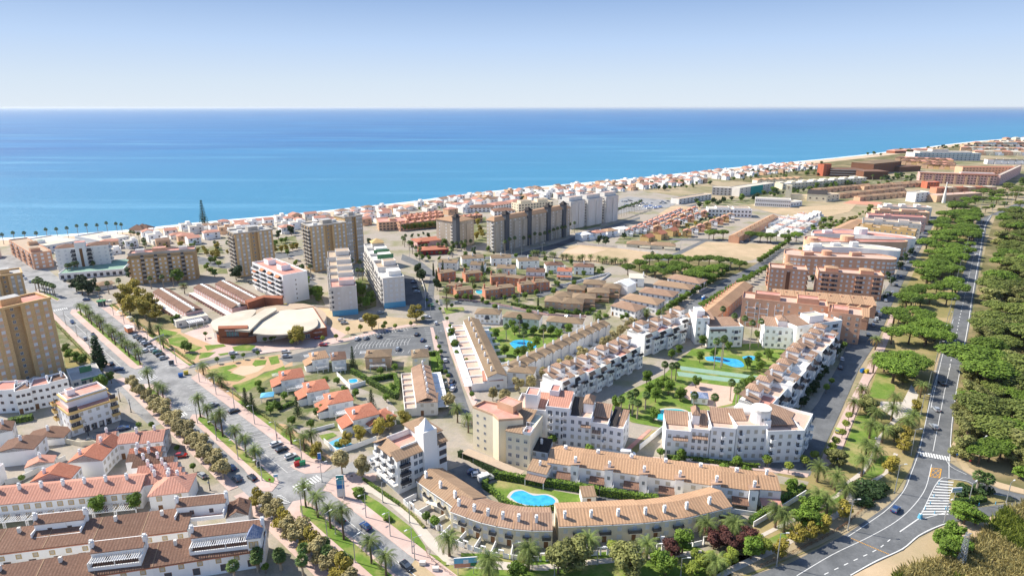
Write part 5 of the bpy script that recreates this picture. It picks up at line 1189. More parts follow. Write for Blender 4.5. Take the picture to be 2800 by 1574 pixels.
# crescent and terraces around the near pool
def u_cres(b, roof='t_brown', wall='cream', fw='shutterw', H=5.7, rise=1.9, perg=True):
    w, d = b.w, b.d; b.part('wall', MB().box(0,0,0, w, d, H, wall, None, False).face([(w, 0, H),(w, d, H),(w, d / 2, H + rise)], wall).face([(0, d, H),(0,0, H),(0, d / 2, H + rise)], wall))
    r = MB(); r.gable(0,-.3, w, d + .3, H, rise, roof, 'x', 'white', .2,0); r.face([(-.1,-.3, H + .26),(.18,-.3, H + .26),(.18, d / 2, H + rise + .26),(-.1, d / 2, H + rise + .26)], 't_ochre'); ro = b.part('roof', r)
    link(chim('white', .75,1.7), 'chimney', ro, (w * .25, d * .22, H + rise * .44)); a = MB(); a.box(0,-.45, H - .15, w, 0, H + .02, 'white'); b.part('cornice', a)
    b.wins('f', [3.5],[w * .25, w * .72],1.0,1.25, 'shutterw'); b.wins('f', [.9],[w * .25],1.2,1.2, 'shutterw'); b.put(winmesh(1,2.1, 'door'), 'door', 'f', w * .7,.05)
    b.balc('f', [2.9],[w * .72], w * .42,.9, 'white2', 'rail', back=False)
    a = MB(); a.box(-.1,-5.2,0,.12,-.45,1.6, 'white'); a.box(.12,-5.2,0, w * .35,-5.0,1.5, 'white'); a.box(w * .4,-5.3,0, w * .45,-4.9,2.3, 'white'); a.box(w * .65,-5.3,0, w * .7,-4.9,2.3, 'white'); a.box(w * .4,-5.3,2.3, w * .7,-4.9,2.5, 'white'); a.box(w * .7,-5.2,0, w - .1,-5.0,1.5, 'white'); b.part('garden_wall', a)
def CP(r, l, z): 
    P = GL(r, l, z)
    for p_ in P: p_.z = 0
    return P
arcterrace(CP('BM', [1110,790,1210,862,1310,930,1405,1000],5.7), 'crescent_house', '{o} house from the tower in the brown-roofed cream row with curved balconies', 'house', 'brown roofed cream row', u_cres, 9.5, roof='t_tan')
arcterrace(CP('BR', [-170,1000,-60,1040,40,1075,145,1100,260,1120,385,1130,523,1130],5.7), 'crescent_house', '{o} house, counted from the cream row, of the curving brown-roofed part', 'house', 'curving brown roofed row', u_cres, 9.5, roof='t_mixed')
arcterrace(CP('BR', [575,1105,760,1098,940,1090,1155,1078],5.7), 'crescent_house', '{o} house from the alley in the straight tan-roofed cream row by the garden walls', 'house', 'straight tan roofed row', u_cres, 10, roof='t_ochre')
arcterrace(CP('BR', [1155,1078,1280,1065,1440,1045,1600,1010,1760,968],5.7), 'crescent_house', '{o} house after the kink in the tan-roofed row bending to the palms', 'house', 'bending tan roofed row', u_cres, 9.5, roof='t_ochre')
def u_mid(b, roof='t_ochre'):
    w, d = b.w, b.d; H = 5.6; rise = 1.8
    b.part('wall', MB().box(0,0,0, w, d, H, 'white', None, False).box(w * .74,-1.5,0, w * .97,0, H + 1.2, 'white').face([(w, 0, H),(w, d, H),(w, d / 2, H + rise)], 'white').face([(0, d, H),(0,0, H),(0, d / 2, H + rise)], 'white'))
    r = MB(); r.gable(0,-.2, w, d + .2, H, rise, roof, 'x', 'white', .2,0); r.shed(w * .70,-1.8, w * 1.01,.9, H + 1.22, H + 1.9, 't_mixed', 'l'); ro = b.part('roof', r)
    link(chim('white', .8,1.5), 'chimney', ro, (w * .86,-.4, H + 1.6)); link(chim('white', 1.0,1.1), 'chimney', ro, (w * .45, d * .62, H + rise * .7))
    b.wins('f', [3.5,.9],[w * .25, w * .55],1.2,1.1, 'shutter'); b.wins('f', [3.5],[w * .86],.7,1.1, 'glass', (0,-1.5, None, None))
    a = MB(); a.box(0,-4.2,0,.15,-.02,2.1, 'white'); a.box(.15,-4.2,0, w - .1,-4.05,1.5, 'white'); a.shed(w * .3,-3.0, w * .75,-.05,2.2,3.0, 't_brown', 'f', .12); b.part('back_yard', a)
terrace(6, 'white_terraced_house', '{o} house from the palm-lined garden end of the long tan-roofed white terrace', 'house', qd('BR', 495,665,1955,868,11,5.6)[::1], 'long tan roofed white terrace', u_mid)
H1('white house with black tile roof and pergola between cream block and tan terrace', qd('BR', 375,570,500,590,7,6.0), rt='shed', roof='t_black', rise=1.0, nf=2, nl=1, porch=('pergola', 2))
H1('narrow white house with pitched brown porch roofs at the start of the tan terrace', qd('BR', 355,720,490,750,6,4), rt='shed', roof='t_tan', rise=1.0, nf=1, fl=1, dh=1.2, porch=('roof', 2.5, 't_mixed'))
H1('blue-walled end house of the tan terrace with a patterned roof', qd('BR', 1965,850,2110,860,10,5.8), roof='t_ochre', rise=1.8, nf=1, porch=('roof', 3, 'terracotta'))
H1('white pool pump house with a tan lean-to roof', qd('BR', 735,960,830,955,4.2,0), fl=1, wall='white', rt='shed', roof='t_tan', rise=.8, nf=0, chim_at=())
a = Bd('parasol_shelter', 'long flat tan carport beside the cream apartment house', 'carport', qd('BM', 1420,600,1810,760,3.5,2.4)); a.part('roof', MB().box(0,0,2.3, a.w, a.d, 2.5, 'tandeck'))
for i in range(6): a.part('post', MB().box(a.w * i / 5.05,.2,0, a.w * i / 5.05 + .15,.35,2.3, 'metal'))
hedge(GL('BM', [1400,620,1480,650,1640,740,1660,770]),1.6,2.2, 'dark hedge behind the small car yard', 'l_dark')
hedge(GL('BR', [130,770,300,800,500,830,700,860,850,885]),1.8,2.6, 'tall clipped hedge behind the kidney pool lawn', 'l_green')
hedge(GL('BR', [860,890,1000,910,1150,935,1260,945]),1.8,2.6, 'tall clipped hedge behind the tan-roofed row', 'l_green')
hedge(GL('BR', [80,790,60,840,150,900,200,960,330,1000]),1.6,1.8, 'hedge curving round the kidney pool beside the brown roofs', 'l_green')
hedge(GL('BR', [330,1000,480,1000,620,975,740,975]),1.4,1.5, 'low hedge between the kidney pool and the alley', 'l_green')
# villas with red hip roofs
def villa(label, q, roof='t_red', H=5.6, rise=1.8, wing=True, perg=True, wall='white', ch=.35, fw=2):
    b = Bd('villa', label, 'villa', q); w, d = b.w, b.d
    b.part('wall', MB().box(w * .25,0,0, w, d, H, wall, None, False)); r = MB(); r.hip(w * .25,0, w, d, H, rise, roof, .35); ro = b.part('roof', r)
    if wing: b.part('wall', MB().box(-.5,.6,0, w * .25, d * .8,2.9, wall, None, False)); a = MB(); a.shed(-1.0,.2, w * .25, d * .85,2.9,4.3, roof, 'l'); b.part('wing_roof', a)
    link(chim(wall, .9,1.9), 'chimney', ro, (w * ch, d * .35, H - .2))
    b.wins('f', [3.6,.9],[w * .42, w * .8],1.2,1.2, 'shutterw'); b.wins('r', [3.6,.9],2,1.1,1.2, 'shutterw')
    if perg:
        p = MB()
        for i in range(int(w * .5 / .55)): p.box(w * .4 + i * .55,-3.2,2.7, w * .4 + .14 + i * .55,0,2.85, 'whitep')
        p.box(w * .4,-3.3,2.5, w * .9,-3.1,2.7, 'whitep')
        for k in (.4,.65,.88): p.box(w * k, -3.3,0, w * k + .25,-3.05,2.5, 'whitep')
        b.part('pergola', p)
        p = MB()
        for i in range(int(w * .3 / .5)): p.box(w * .02 + i * .5, d * .9,4.4, w * .02 + .14 + i * .5, d * .9 + 3,4.55, 'whitep')
        p.box(w * .02, d * .9,4.2, w * .32, d * .9 + .2,4.4, 'whitep'); b.part('pergola', p)
    return b
villa('red-roofed white villa at the far end of the row, next to the playground garden', qd('BM', 120,120,330,85,10,5.0))
villa('second red-roofed white villa from the playground, with a red-tiled annex', qd('BM', 300,205,505,165,10,5.0))
villa('third red-roofed white villa from the playground, with a long white pergola', qd('BM', 440,290,670,245,10,5.0))
villa('fourth red-roofed white villa from the playground, half hidden by plane trees', qd('BM', 610,400,850,340,10,5.0))
villa('red-roofed white annex villa partly hidden behind the plane trees at the lane', qd('BM', 800,410,965,350,8,3.2), perg=False, H=3.4)
villa('white semi-detached villa with two solar skylights and a pale roof', qd('MM', 350,1085,500,1060,9,5.0), roof='t_ochre', rise=1.5)
villa('white semi-detached villa with a dark brown tiled roof beside the conifer', qd('MM', 490,1085,620,1070,9,5.0), roof='t_brown', rise=1.5, wing=False)
villa('peach villa with a wide brown hip roof and white pergola', qd('MM', 695,1065,925,1055,9,5.0), roof='t_old', wall='peach', wing=False)
villa('cream villa with a brown hip roof at the top of the hedged row', qd('MM', 1040,1065,1190,1055,9,5.0), roof='t_old', wall='cream', wing=False, perg=False)
def u_hedgerow(b):
    u_house(b, 2, 'white2', 't_mixed', rise=1.5, nf=1, chim_at=((.2,.6),), porch=('terrace', 4.5, 'pinkdeck'), nb=1); p = MB(); p.box(.1, b.d + .02,2.5, b.w - .3, b.d + 4.5,2.65, 'whitep'); b.part('carport_roof', p)
p0, p1 = G('MM', 1070,1130,5.2), G('MM', 1105,1370,5.2); terrace(6, 'terraced_house', '{o} house from the cream hip-roofed villa in the steep brown-tiled row with pink terraces', 'house', (p0, p1, p1 + Vector((8.5,0,0))), 'brown tiled row with pink terraces', u_hedgerow)
H1('end house of the steep brown-tiled row with a pyramid brown roof', qd('MM', 1110,1370,1250,1365,8,5.2), wall='white2', roof='t_mixed', rt='hip', rise=1.8, nf=2, ov=.2)
# terraces around the oval pool
def u_wterr(b, roof='t_old', bk='white'):
    u_house(b, 2, 'white', roof, rise=1.5, nf=1, chim_at=((.2,.45),), porch=('terrace', 5.5, 'pinkdeck'))
def u_simple(b, **k): u_house(b, **k)
p0, p1 = G('MM', 1430,800,5.4), G('MM', 1595,1195,5.4)
def rot(p0, p1, d): u = (p1 - p0); u.z = 0; u.normalize(); a = p0.copy(); b = p1.copy(); a.z = b.z = 0; return (a, b, b + Vector((-u.y, u.x, 0)) * d)
def u_steep(b):
    u_house(b, 2, 'white', 't_old', rise=1.6, nf=1, chim_at=((.5,.3),), nr=0, door=False); w, d = b.w, b.d
    a = MB(); flatbox(a, .05,-6.5, w - .05,-.02,0,2.7, 'white', 'pinkdeck', .7); b.part('garage_terrace', a); a = MB(); a.box(.3,-9.5,2.3, w - .4,-6.6,2.42, 'whitep'); a.box(.3,-9.4,0,.5,-9.2,2.3, 'whitep'); b.part('carport_roof', a)
    a = MB(); a.box(0, d + .05,0,.15, d + 6.5,1.4, 'white'); a.box(.15, d + .05,0, w, d + 6.5,.12, 'terracotta' if int(abs(b.org.y)) % 2 else 'white2'); b.part('back_yard', a)
terrace(9, 'terraced_house', '{o} house from the road bend in the steep white row left of the oval pool', 'house', rot(p0, p1,8.5), 'steep white row beside the oval pool', u_steep)
H1('end house of the steep white row with a pyramid roof and glazed front', qd('MM', 1565,1215,1705,1210,8,4.0), roof='t_rose', rt='shed', rise=1.2, nf=2, style='plain', fl=1, dh=1.2)
for i, (x0, y0, x1, y1) in enumerate([(-3,758,165,765),(190,780,440,800),(490,810,735,830)]):
    H1('white house with a long weathered hip roof, %s along the street from the roundabout palm' % ordw(i), qd('MR', x0, y0, x1, y1,9,5.0), roof='t_old', rt='hip', rise=1.8, nf=5, chim_at=((.9,.7),), balcony='rail', group='white houses above the oval pool')
p0, p1 = G('MR', 265,1155,5.0), G('MR', 930,830,5.0)
def u_diag(b): u_house(b, 2, 'white', 't_old', rise=1.3, nf=1, chim_at=((.15,.5),), porch=('yard', 4.5), nb=0); a = MB(); a.gable(b.w * .25,-.6, b.w * .85, b.d * .5,5.1,1.2, 't_old', 'y', 'white'); a.box(b.w * .28,-.5,0, b.w * .82,0,5.1, 'white'); b.part('dormer_gable', a)
terrace(12, 'terraced_house', '{o} house up the gabled white diagonal row from its low corner house', 'house', rot(p0, p1,8.0), 'gabled white diagonal row', u_diag)
H1('white corner house with an arched porch at the low end of the gabled diagonal row', qd('MR', 225,1165,400,1180,7,4.6), roof='t_old', rt='hip', rise=1.6, nf=2, chim_at=((.4,.5),))
# brick-red villas with the green pool
for i, (x0, y0, x1, y1, lb) in enumerate([(330,980,460,960, 'brick-red villa by the tall cypress'),(545,985,690,970, 'brick-red villa in the middle of the back row'),(765,1010,905,1005, 'brick-red house with two chimneys behind the dark palm'),(890,1010,1030,1025, 'brick-red house joined to the two-chimney house'),
      (380,1080,470,1090, 'narrow brick-red villa with stepped chimneys by the feather palm'),(470,1130,610,1115, 'long brick-red villa beside the green pool'),(715,1125,830,1115, 'brick-red villa across the green pool'),(830,1110,970,1095, 'brick-red villa with white doors right of the green pool'),(1020,1080,1140,1070, 'tall brick-red villa with a corner chimney'),(1145,1060,1268,1050, 'brick-red villa at the end of the red group beside the white ones')]):
    H1(lb, qd('F3', x0, y0, x1, y1,8,4.8), wall='salmon', roof='t_old', rt='hip', rise=1.0, nf=3, chim_at=((.05,.5),), cm='salmon', style='plain', name='villa', cat='villa', ov=.2, ww=.9, cs=.9)
    
for i, (x0, y0, x1, y1, rf, lb) in enumerate([(310,880,470,885, 't_old', 'white villa with a grey gable behind the two cypresses'),(515,850,705,840, 't_old', 'white villa with a broad pale roof under the tall stone towers'),(580,900,700,905, 't_old', 'small white villa with two dormer gables'),(765,845,940,840, 't_old', 'white villa with a pink awning in the back row of the white villas'),(810,930,970,935, 't_old', 'white villa with rounded gable ends'),
      (1000,870,1180,862, 't_old', 'white villa with a flat brown roof and stepped side wall'),(1065,960,1225,965, 't_brown', 'large white villa with a steep brown roof and veranda'),(1240,905,1390,900, 't_brown', 'white villa with an open roof belvedere'),(1330,955,1460,960, 't_red', 'white villa with a red roof and a long porch'),(1475,915,1650,920, 't_brown', 'white villa with red-brown hip roof at the end of the white row')]):
    H1(lb, qd('F3', x0, y0, x1, y1,9,5.2), roof=rf, rt='hip' if i in (7,9) else 'gable', rise=1.8, nf=3, chim_at=((.5,.4),), style='plain', name='villa', cat='villa', porch=('roof', 2.5, rf) if i in (6,8) else None, ww=.9)
for i, (x0, y0, x1, y1) in enumerate([(1420,1110,1560,1120),(1560,1065,1740,1075),(1310,1170,1450,1180),(1470,1190,1660,1195),(1600,1140,1780,1145),(1730,1100,1870,1110),(1225,1215,1380,1225),(1370,1230,1550,1240)]):
    H1('%s of the tan villas with low brown hip roofs, counted from the road behind' % ordw((1,0,2,5,4,3,6,7)[i]), qd('F3', x0, y0, x1, y1,10,5.0), wall='peach' if i not in (1,) else 'white2', roof='t_old', rt='hip', rise=1.8, nf=3, chim_at=(), name='villa', cat='villa', porch=('roof', 2.5, 't_old') if i in (3,4,5) else None, group='tan hip-roofed villas', ov=.6)
for i, (x0, y0, x1, y1) in enumerate([(935,695,1100,735),(1010,645,1250,690),(1130,600,1360,635),(1230,550,1480,585),(1325,505,1545,545)]):
    q = qd('MR', x0, y0, x1, y1,12,5.6); H1('%s, counted from the street palm, of the big white houses with octagonal brown roofs' % ordw(i), q, roof='t_tan' if i % 2 else 't_mixed', rt='hip', rise=1.9, nf=6, nr=3, chim_at=(), group='white houses with octagonal brown roofs', style='plain', ov=.6)
H1('white modern house with a steep triangular blank gable', qd('MR', 945,540,1050,560,12,6.2), roof='white', rt='gable', ax='y', rise=2.2, nf=0, door=False, chim_at=())
H1('white house with a curved top wall and two tall chimneys', qd('MR', 1060,500,1165,505,10,6.2), roof='creamroof', rt='shed', rise=.8, nf=1, nr=3, chim_at=((.95,.3),(.95,.8)), style='plain')
# tall white apartment rows with turrets
AR = random.Random(4)
def u_andal(b, H=9.2, floors=3):
    w, d = b.w, b.d; k = AR.random(); s0 = .45 + .2 * AR.random(); H0 = H; H += AR.choice((-.5,0,.9)); flip = AR.random() < .3
    b.part('wall', flatbox(MB(),0,0, w, d, 0, H, 'white', AR.choice(('pinkdeck', 'white2', 'terracotta')),.9).box(w * .55,-1.6,0, w * .95,0, H - 2.6, 'white', 't_mixed').box(w * .1, d, 0, w * .8, d + 1.8, H - 3.2, 'white', 'white2'))
    r = MB(); r.shed(-.02, d * .4, w * s0, d + .1, H + .9, H + 2.8, 't_mixed', 'f'); r.box(0, d * .42, H, w * s0 - .1, d, H + .9, 'white')
    if k > .4: r.shed(w * s0,-.1, w, d * .28, H + .92, H + 1.7, 't_mixed', 'f')
    b.part('roof', r); t = MB(); x0, x1 = w * (s0 + .03), w * .99; t.box(x0, d * .5, H, x1, d * .97, H + 3.4, 'white'); b.part('turret', t); t = MB(); t.hip(x0, d * .5, x1, d * .97, H + 3.4,1.2, 't_mixed', .3); b.part('turret_roof', t)
    a = MB(); a.shed(w * .03,-1.1, w * .48,-.02, H - .6, H + .5, 't_black' if k < .7 else 't_mixed', 'f', .1); b.part('awning_roof', a); a = MB(); a.shed(w * .56,-2.3, w * .94,-1.62, H - 2.6, H - 1.8, 't_black', 'f', .1); b.part('awning_roof', a)
    if k > .5:
        a = MB(); 
        for i in range(6): a.box(w * .1 + i * .6,.3, H + 2.4, w * .1 + i * .6 + .12, d * .4, H + 2.5, 'whitep')
        a.box(w * .08,.3, H + .05, w * .08 + .15,.45, H + 2.4, 'whitep'); a.box(w * .5,.3, H + .05, w * .5 + .15,.45, H + 2.4, 'whitep'); b.part('pergola', a)
    link(chim('white', .8,1.6), 'chimney', b.t, (w * .2, d * .8, H + 2.4))
    b.balc('f', [3.0 * (i + 1) for i in range(floors - 1)],[w * .25], w * .36,1.2, 'white'); zs = [1.2 + 3 * i for i in range(floors)]
    b.wins('f', zs[:-1],[w * .65, w * .85],.9,1.2, 'plain', (0,-1.6, None, None)); b.wins('b', zs[:2],2,1.0,1.2, 'shutterw', (0,0, None, d + 1.8)); b.wins('f', [H + .8],[(x0 + x1) / 2],.7,.9, 'glass', (0, d * .5, None, None))
def andal(n, fmt, p0, p1, d, grp, H=9.2, floors=3):
    u = (p1 - p0); u.z = 0; L = u.length / n; u.normalize(); nn = Vector((-u.y, u.x, 0))
    for i in reversed(range(n)):
        b = Bd('apartment_house', fmt.format(o=ordw(i)), 'apartment house', org=p0 + u * (L * i) + nn * AR.choice((0,.9,-.7)), ang=math.atan2(u.y, u.x), w=L - .02, d=d, group=grp); u_andal(b, H, floors)
# left row: faces the court on the right
L0, L1 = G('MR', 600,1250,9.2), G('MR', 1140,985,9.2)
andal(7, '{o} turreted white apartment house from the cream block, left of the palm court', L0, L1,10.5, 'turreted row along the oval pool street')
L0, L1 = G('MR', 1180,925,9.2), G('MR', 1510,790,9.2)
andal(4, '{o} turreted white apartment house after the step, farther up beside the palm court', L0, L1,10.5, 'upper turreted row')
# right row faces the shaded street on the right
R0, R1 = G('BQ', 275,310,10), G('MQ', 740,890,10)
andal(9, '{o} turreted white apartment house along the shaded street, from the round-bay corner', R0, R1,11, 'turreted row along the shaded street', H=10, floors=4 - 1)
def apt(label, q, H, fl, nf, roofs, nr=0, nl=0, wall='white', style='mix', bal=(), name='apartment_building', deck='pinkdeck', bh=1.0):
    b = Bd(name, label, 'apartment building', q); w, d = b.w, b.d; b.H = H; b.part('wall', flatbox(MB(),0,0, w, d, 0, H, wall, deck, bh)); f = H / fl
    b.wins('f', [.35 * f + i * f for i in range(fl)], nf, 1.0,1.3, style)
    if nr: b.wins('r', [.35 * f + i * f for i in range(fl)], nr, 1.0,1.3, style)
    if nl: b.wins('l', [.35 * f + i * f for i in range(fl)], nl, 1.0,1.3, style)
    for x in bal: b.balc('f', [f * (i + 1) for i in range(fl - 1)],[w * x], w * .14,1.2, 'white', None)
    for k, x0, y0, x1, y1, z, ri, m in roofs:
        r = MB(); x0 *= w; x1 *= w; y0 *= d; y1 *= d
        if k == 'shed': r.shed(x0, y0, x1, y1, H + z, H + z + ri, m, 'f')
        elif k == 'hip': r.box(x0, y0, H, x1, y1, H + z, wall); r.hip(x0, y0, x1, y1, H + z, ri, m, .3)
        elif k == 'gable': r.gable(x0, y0, x1, y1, H + z, ri, m, 'x')
        elif k == 'box': flatbox(r, x0, y0, x1, y1, H, H + z, wall, m, .4)
        elif k == 'gy': r.gable(x0, y0, x1, y1, H + z, ri, m, 'y')
        b.part('roof' if k != 'box' else 'roof_room', r)
    return b
apt('white five-storey block with a stepped turret, joined to the cream apartment house', qd('BR', 270,510,480,535,12,0),12,4,4,[('shed', .35,.3,1.0,1,.1,1.8, 't_rose'),('box', .3,.2,.7,.7,5,0, 'terracotta')])
apt('white block with a rose tiled roof and stacked round balconies beside the stepped turret', qd('BR', 480,540,640,560,13,0),14,5,3,[('shed', .0,.1,.98,.9,.1,1.8, 't_rose'),('box', .0,.6,.4,1,3,0, 'terracotta')], bal=(.25,.7))
apt('white block with a black sheet roof and small turret in the middle of the facade', qd('BR', 640,560,790,580,12,0),11.4,4,3,[('shed', .0,.1,.5,1,.1,2.4, 't_black'),('hip', .55,.45,.98,.95,3.6,1.6, 't_mixed'),('shed', .55,-.1,1,.08,-2.4,.8, 't_mixed')])
apt('slightly lower white block with a brown roof and terrace over pillared gates', qd('BR', 790,572,905,590,11,0),9.6,3,3,[('shed', .0,.4,1,1,.9,2.2, 't_mixed'),('shed', .1,-.12,.6,.05,-2.6,.8, 't_mixed')], bal=(.75,))
apt('white end block stepping down with black and brown sheet roofs by the red lane', qd('BR', 905,585,1010,605,12,0),8.6,3,2,[('shed', .0,.05,.45,1,.1,2.6, 't_black'),('shed', .5,.3,1,1,.1,2, 't_mixed')], nr=2)
apt('white four-storey block with brown tiled roof strips and small turret facing the tan terrace', qd('BR', 1300,620,1470,635,12,0),9.2,3,3,[('shed', .0,.45,1,1,.1,2.0, 't_mixed'),('shed', .3,-.12,.9,.02,-2.2,.7, 't_mixed')], nl=0)
apt('white block with a pyramid-roofed turret next to the brown tiled roof strips', qd('BR', 1470,632,1600,645,12,0),10.2,4,3,[('hip', .1,.4,.5,.85,3.6,1.6, 't_mixed'),('shed', .5,.3,1,1,.1,2, 't_mixed'),('shed', .1,-.12,.9,.02,-2.2,.7, 't_mixed')], nr=1)
apt('white corner block with a round turret and curved screen wall, above the palms', qd('BR', 1780,648,1990,648,10,0),12.0,4,4,[('shed', .0,.5,.5,1,.1,2.0, 't_mixed')], bal=(.15,))
apt('white end block with deep roof terrace and stacked corner balconies by the shaded street', qd('BR', 1990,668,2235,662,11,0),11.0,4,4,[('shed', .1,.35,.9,1,.9,2.2, 't_mixed'),('box', .0,.3,.2,.9,2.6,0, 'white2')], bal=(.15,.88), nr=3)
c_ = Bd('round_turret', 'round white turret with small windows rising from the white corner block', 'turret', org=G('BR', 1905,620), ang=0, w=5, d=5); c_.part('drum', MB().tube((2.5,2.5,0),(2.5,2.5,16.4),3.4,3.1, 'white', 16)); c_.part('rim', MB().tube((2.5,2.5,16.4),(2.5,2.5,17.2),3.3,3.3, 'white2', 16)); c_.wins('f', [13.4],[1.9,3.1],.5,1.2, 'glass', (0,-.75, None, None))
apt('white balconied block between the brown-striped block and the round turret', qd('BR', 1605,640,1775,655,12,0),11.2,4,3,[('shed', .1,.4,1,1,.1,2.2, 't_mixed')], bal=(.5,))
apt('lower white wing with terraces stepping down behind the round turret block', qd('BR', 2235,655,2300,520,14,0),10,3,4,[('shed', .0,.4,.9,1,.1,1.6, 't_mixed')], bal=(.3,.8))
wallrun('BR', [1130,580,1300,440,1300,420],2.2, 'long white wall running from the court to the pillared gate', 'white'); 
apt('white apartment block with a round roof tower at the upper end of the palm court', qd('MR', 1510,960,1600,960,14,0),13,4,2,[('box', .2,.3,.8,.8,3,0, 'white2'),('shed', .6,0,1.4,.6,.1,1.5, 't_mixed')])
apt('white block with dark awning roofs and balconied corner above the long blue pool', qd('MR', 1600,985,1835,980,12,0),10,3,5,[('shed', 0,.3,1,.95,.1,2.0, 't_mixed'),('shed', .03,-.1,.5,.1,-.9,.9, 't_black')], bal=(.8,), nr=2)
apt('white block with brown roofs and arched windows behind the court palms', qd('MQ', 215,985,430,1000,12,0),10.5,3,5,[('shed', 0,.1,.45,1,.1,2, 't_mixed'),('hip', .45,.3,.75,.9,3,1.5, 't_mixed'),('shed', .75,.1,1,1,.1,2, 't_mixed')], bal=(.5,))
apt('white block with a round white roof drum beside the brick-orange apartments', qd('MQ', 430,1010,740,960,12,0),12,4,5,[('shed', .0,.2,.35,1,.1,2, 't_mixed'),('box', .38,.3,.7,.8,3.2,0, 'creamroof')], nr=3, bal=(.85,))
H1('blue-and-white striped octagonal kiosk on the paved court', qd('BR', 1490,260,1600,270,5,0), fl=1, wall='white', roof='t_blue', rt='hip', rise=1.2, nf=2, chim_at=(), name='kiosk', cat='kiosk', door=False)
# orange buildings on the right
b = apt('orange-brick apartment building with white balcony frames and a pink-edged roof', q3('MQ', 60,850,870,960,880,740) if False else qd('MQ', 55,830,640,900,13,0),15,5,8,[('box', .15,.3,.45,.8,2.6,0, 'terracotta'),('box', .65,.3,.9,.8,2.6,0, 'terracotta')], wall='orange', deck='pinkdeck')
for x in (.12,.27,.45): m_ = MB(); m_.box(b.w * x - 2.2,-.4,0, b.w * x - 1.9,-.02,13.5, 'whitep'); m_.box(b.w * x + 1.9,-.4,0, b.w * x + 2.2,-.02,13.5, 'whitep'); [m_.box(b.w * x - 1.9,-.4,2.8 * i + 2.4, b.w * x + 1.9,-.02,2.8 * i + 2.7, 'whitep') for i in range(4)]; b.part('balcony_frame', m_)
apt('brown-orange apartment wing with pink parapets next to the shaded street', qd('MQ', 640,930,870,965,14,0),14.5,5,4,[('box', .1,.2,.6,.8,1.6,0, 'terracotta')], wall='orange', nr=3)
def u_orange(b): u_house(b, 2, 'orange', 't_ochre', rt='shed', rise=2.2, nf=1, chim_at=((.2,.7),), cm='orange', dh=1.2, door=False); a = MB(); a.gable(b.w * .35,-2.0, b.w * .95,1,5.4,1.5, 't_ochre', 'y', 'orange'); a.box(b.w * .38,-1.9,0, b.w * .92,0,5.4, 'orange'); b.part('front_gable', a)
p0, p1 = G('MQ', 290,640,6.6), G('MQ', 1000,700,6.6); terrace(9, 'orange_terraced_house', '{o} orange-roofed terraced house in the upper saw-tooth row, counted from the blank orange end', 'house', rot(p0, p1,11), 'upper orange saw-tooth row', u_orange)
p0, p1 = G('MQ', 660,740,6.6), G('MQ', 950,780,6.6); terrace(3, 'orange_terraced_house', '{o} orange-roofed terraced house in the short lower row behind the pink parapets', 'house', rot(p0, p1,10), 'lower orange saw-tooth row', u_orange)
p0, p1 = G('MR', 1640,790,6.0), G('MQ', 150,555,6.0)
def u_or2(b): u_house(b, 2, 'orange', 't_ochre', rise=2.2, nf=1, chim_at=((.15,.9),), cm='orange', nb=1, door=False); 
terrace(14, 'orange_terraced_house', '{o} house of the long pale orange row climbing from the white court towards the roundabout', 'house', rot(p0, p1,11), 'long pale orange row', u_or2)
def bigo(label, x0, y0, x1, y1, H, fl, nf, wall='orange', d=13, tops=((.3,.3),), bal=(.08,.92)):
    return apt(label, qd('MQ', x0, y0, x1, y1, d, H), H, fl, nf, [('hip', tx, .3, tx + .2,.8,2.2,1.0, 't_ochre') for tx, _ in tops] , wall=wall, deck='pinkdeck', nr=3, nl=2, style='shutterw')
b = bigo('orange five-storey block split by a dark gap with a small pyramid roof', 265,440,525,460,15,5,7, tops=((.42,0),)); m_ = MB(); m_.box(b.w * .46,-.1,0, b.w * .56,0,14, 'brownbrick'); b.part('recess_panel', m_); b.balc('l', [3 * i for i in (1,2,3,4)],[6],8,1.2, 'orange'); b.balc('r', [3 * i for i in (1,2,3,4)],[6],8,1.2, 'orange')
b = bigo('long orange five-storey block with two pyramid roof rooms beside the shaded street', 600,465,1055,500,15,5,12, tops=((.12,0),(.66,0))); b.balc('f', [3 * i for i in (1,2,3,4)],[b.w * .12, b.w * .26, b.w * .64, b.w * .9], b.w * .12,1.3, 'orange', back=True)
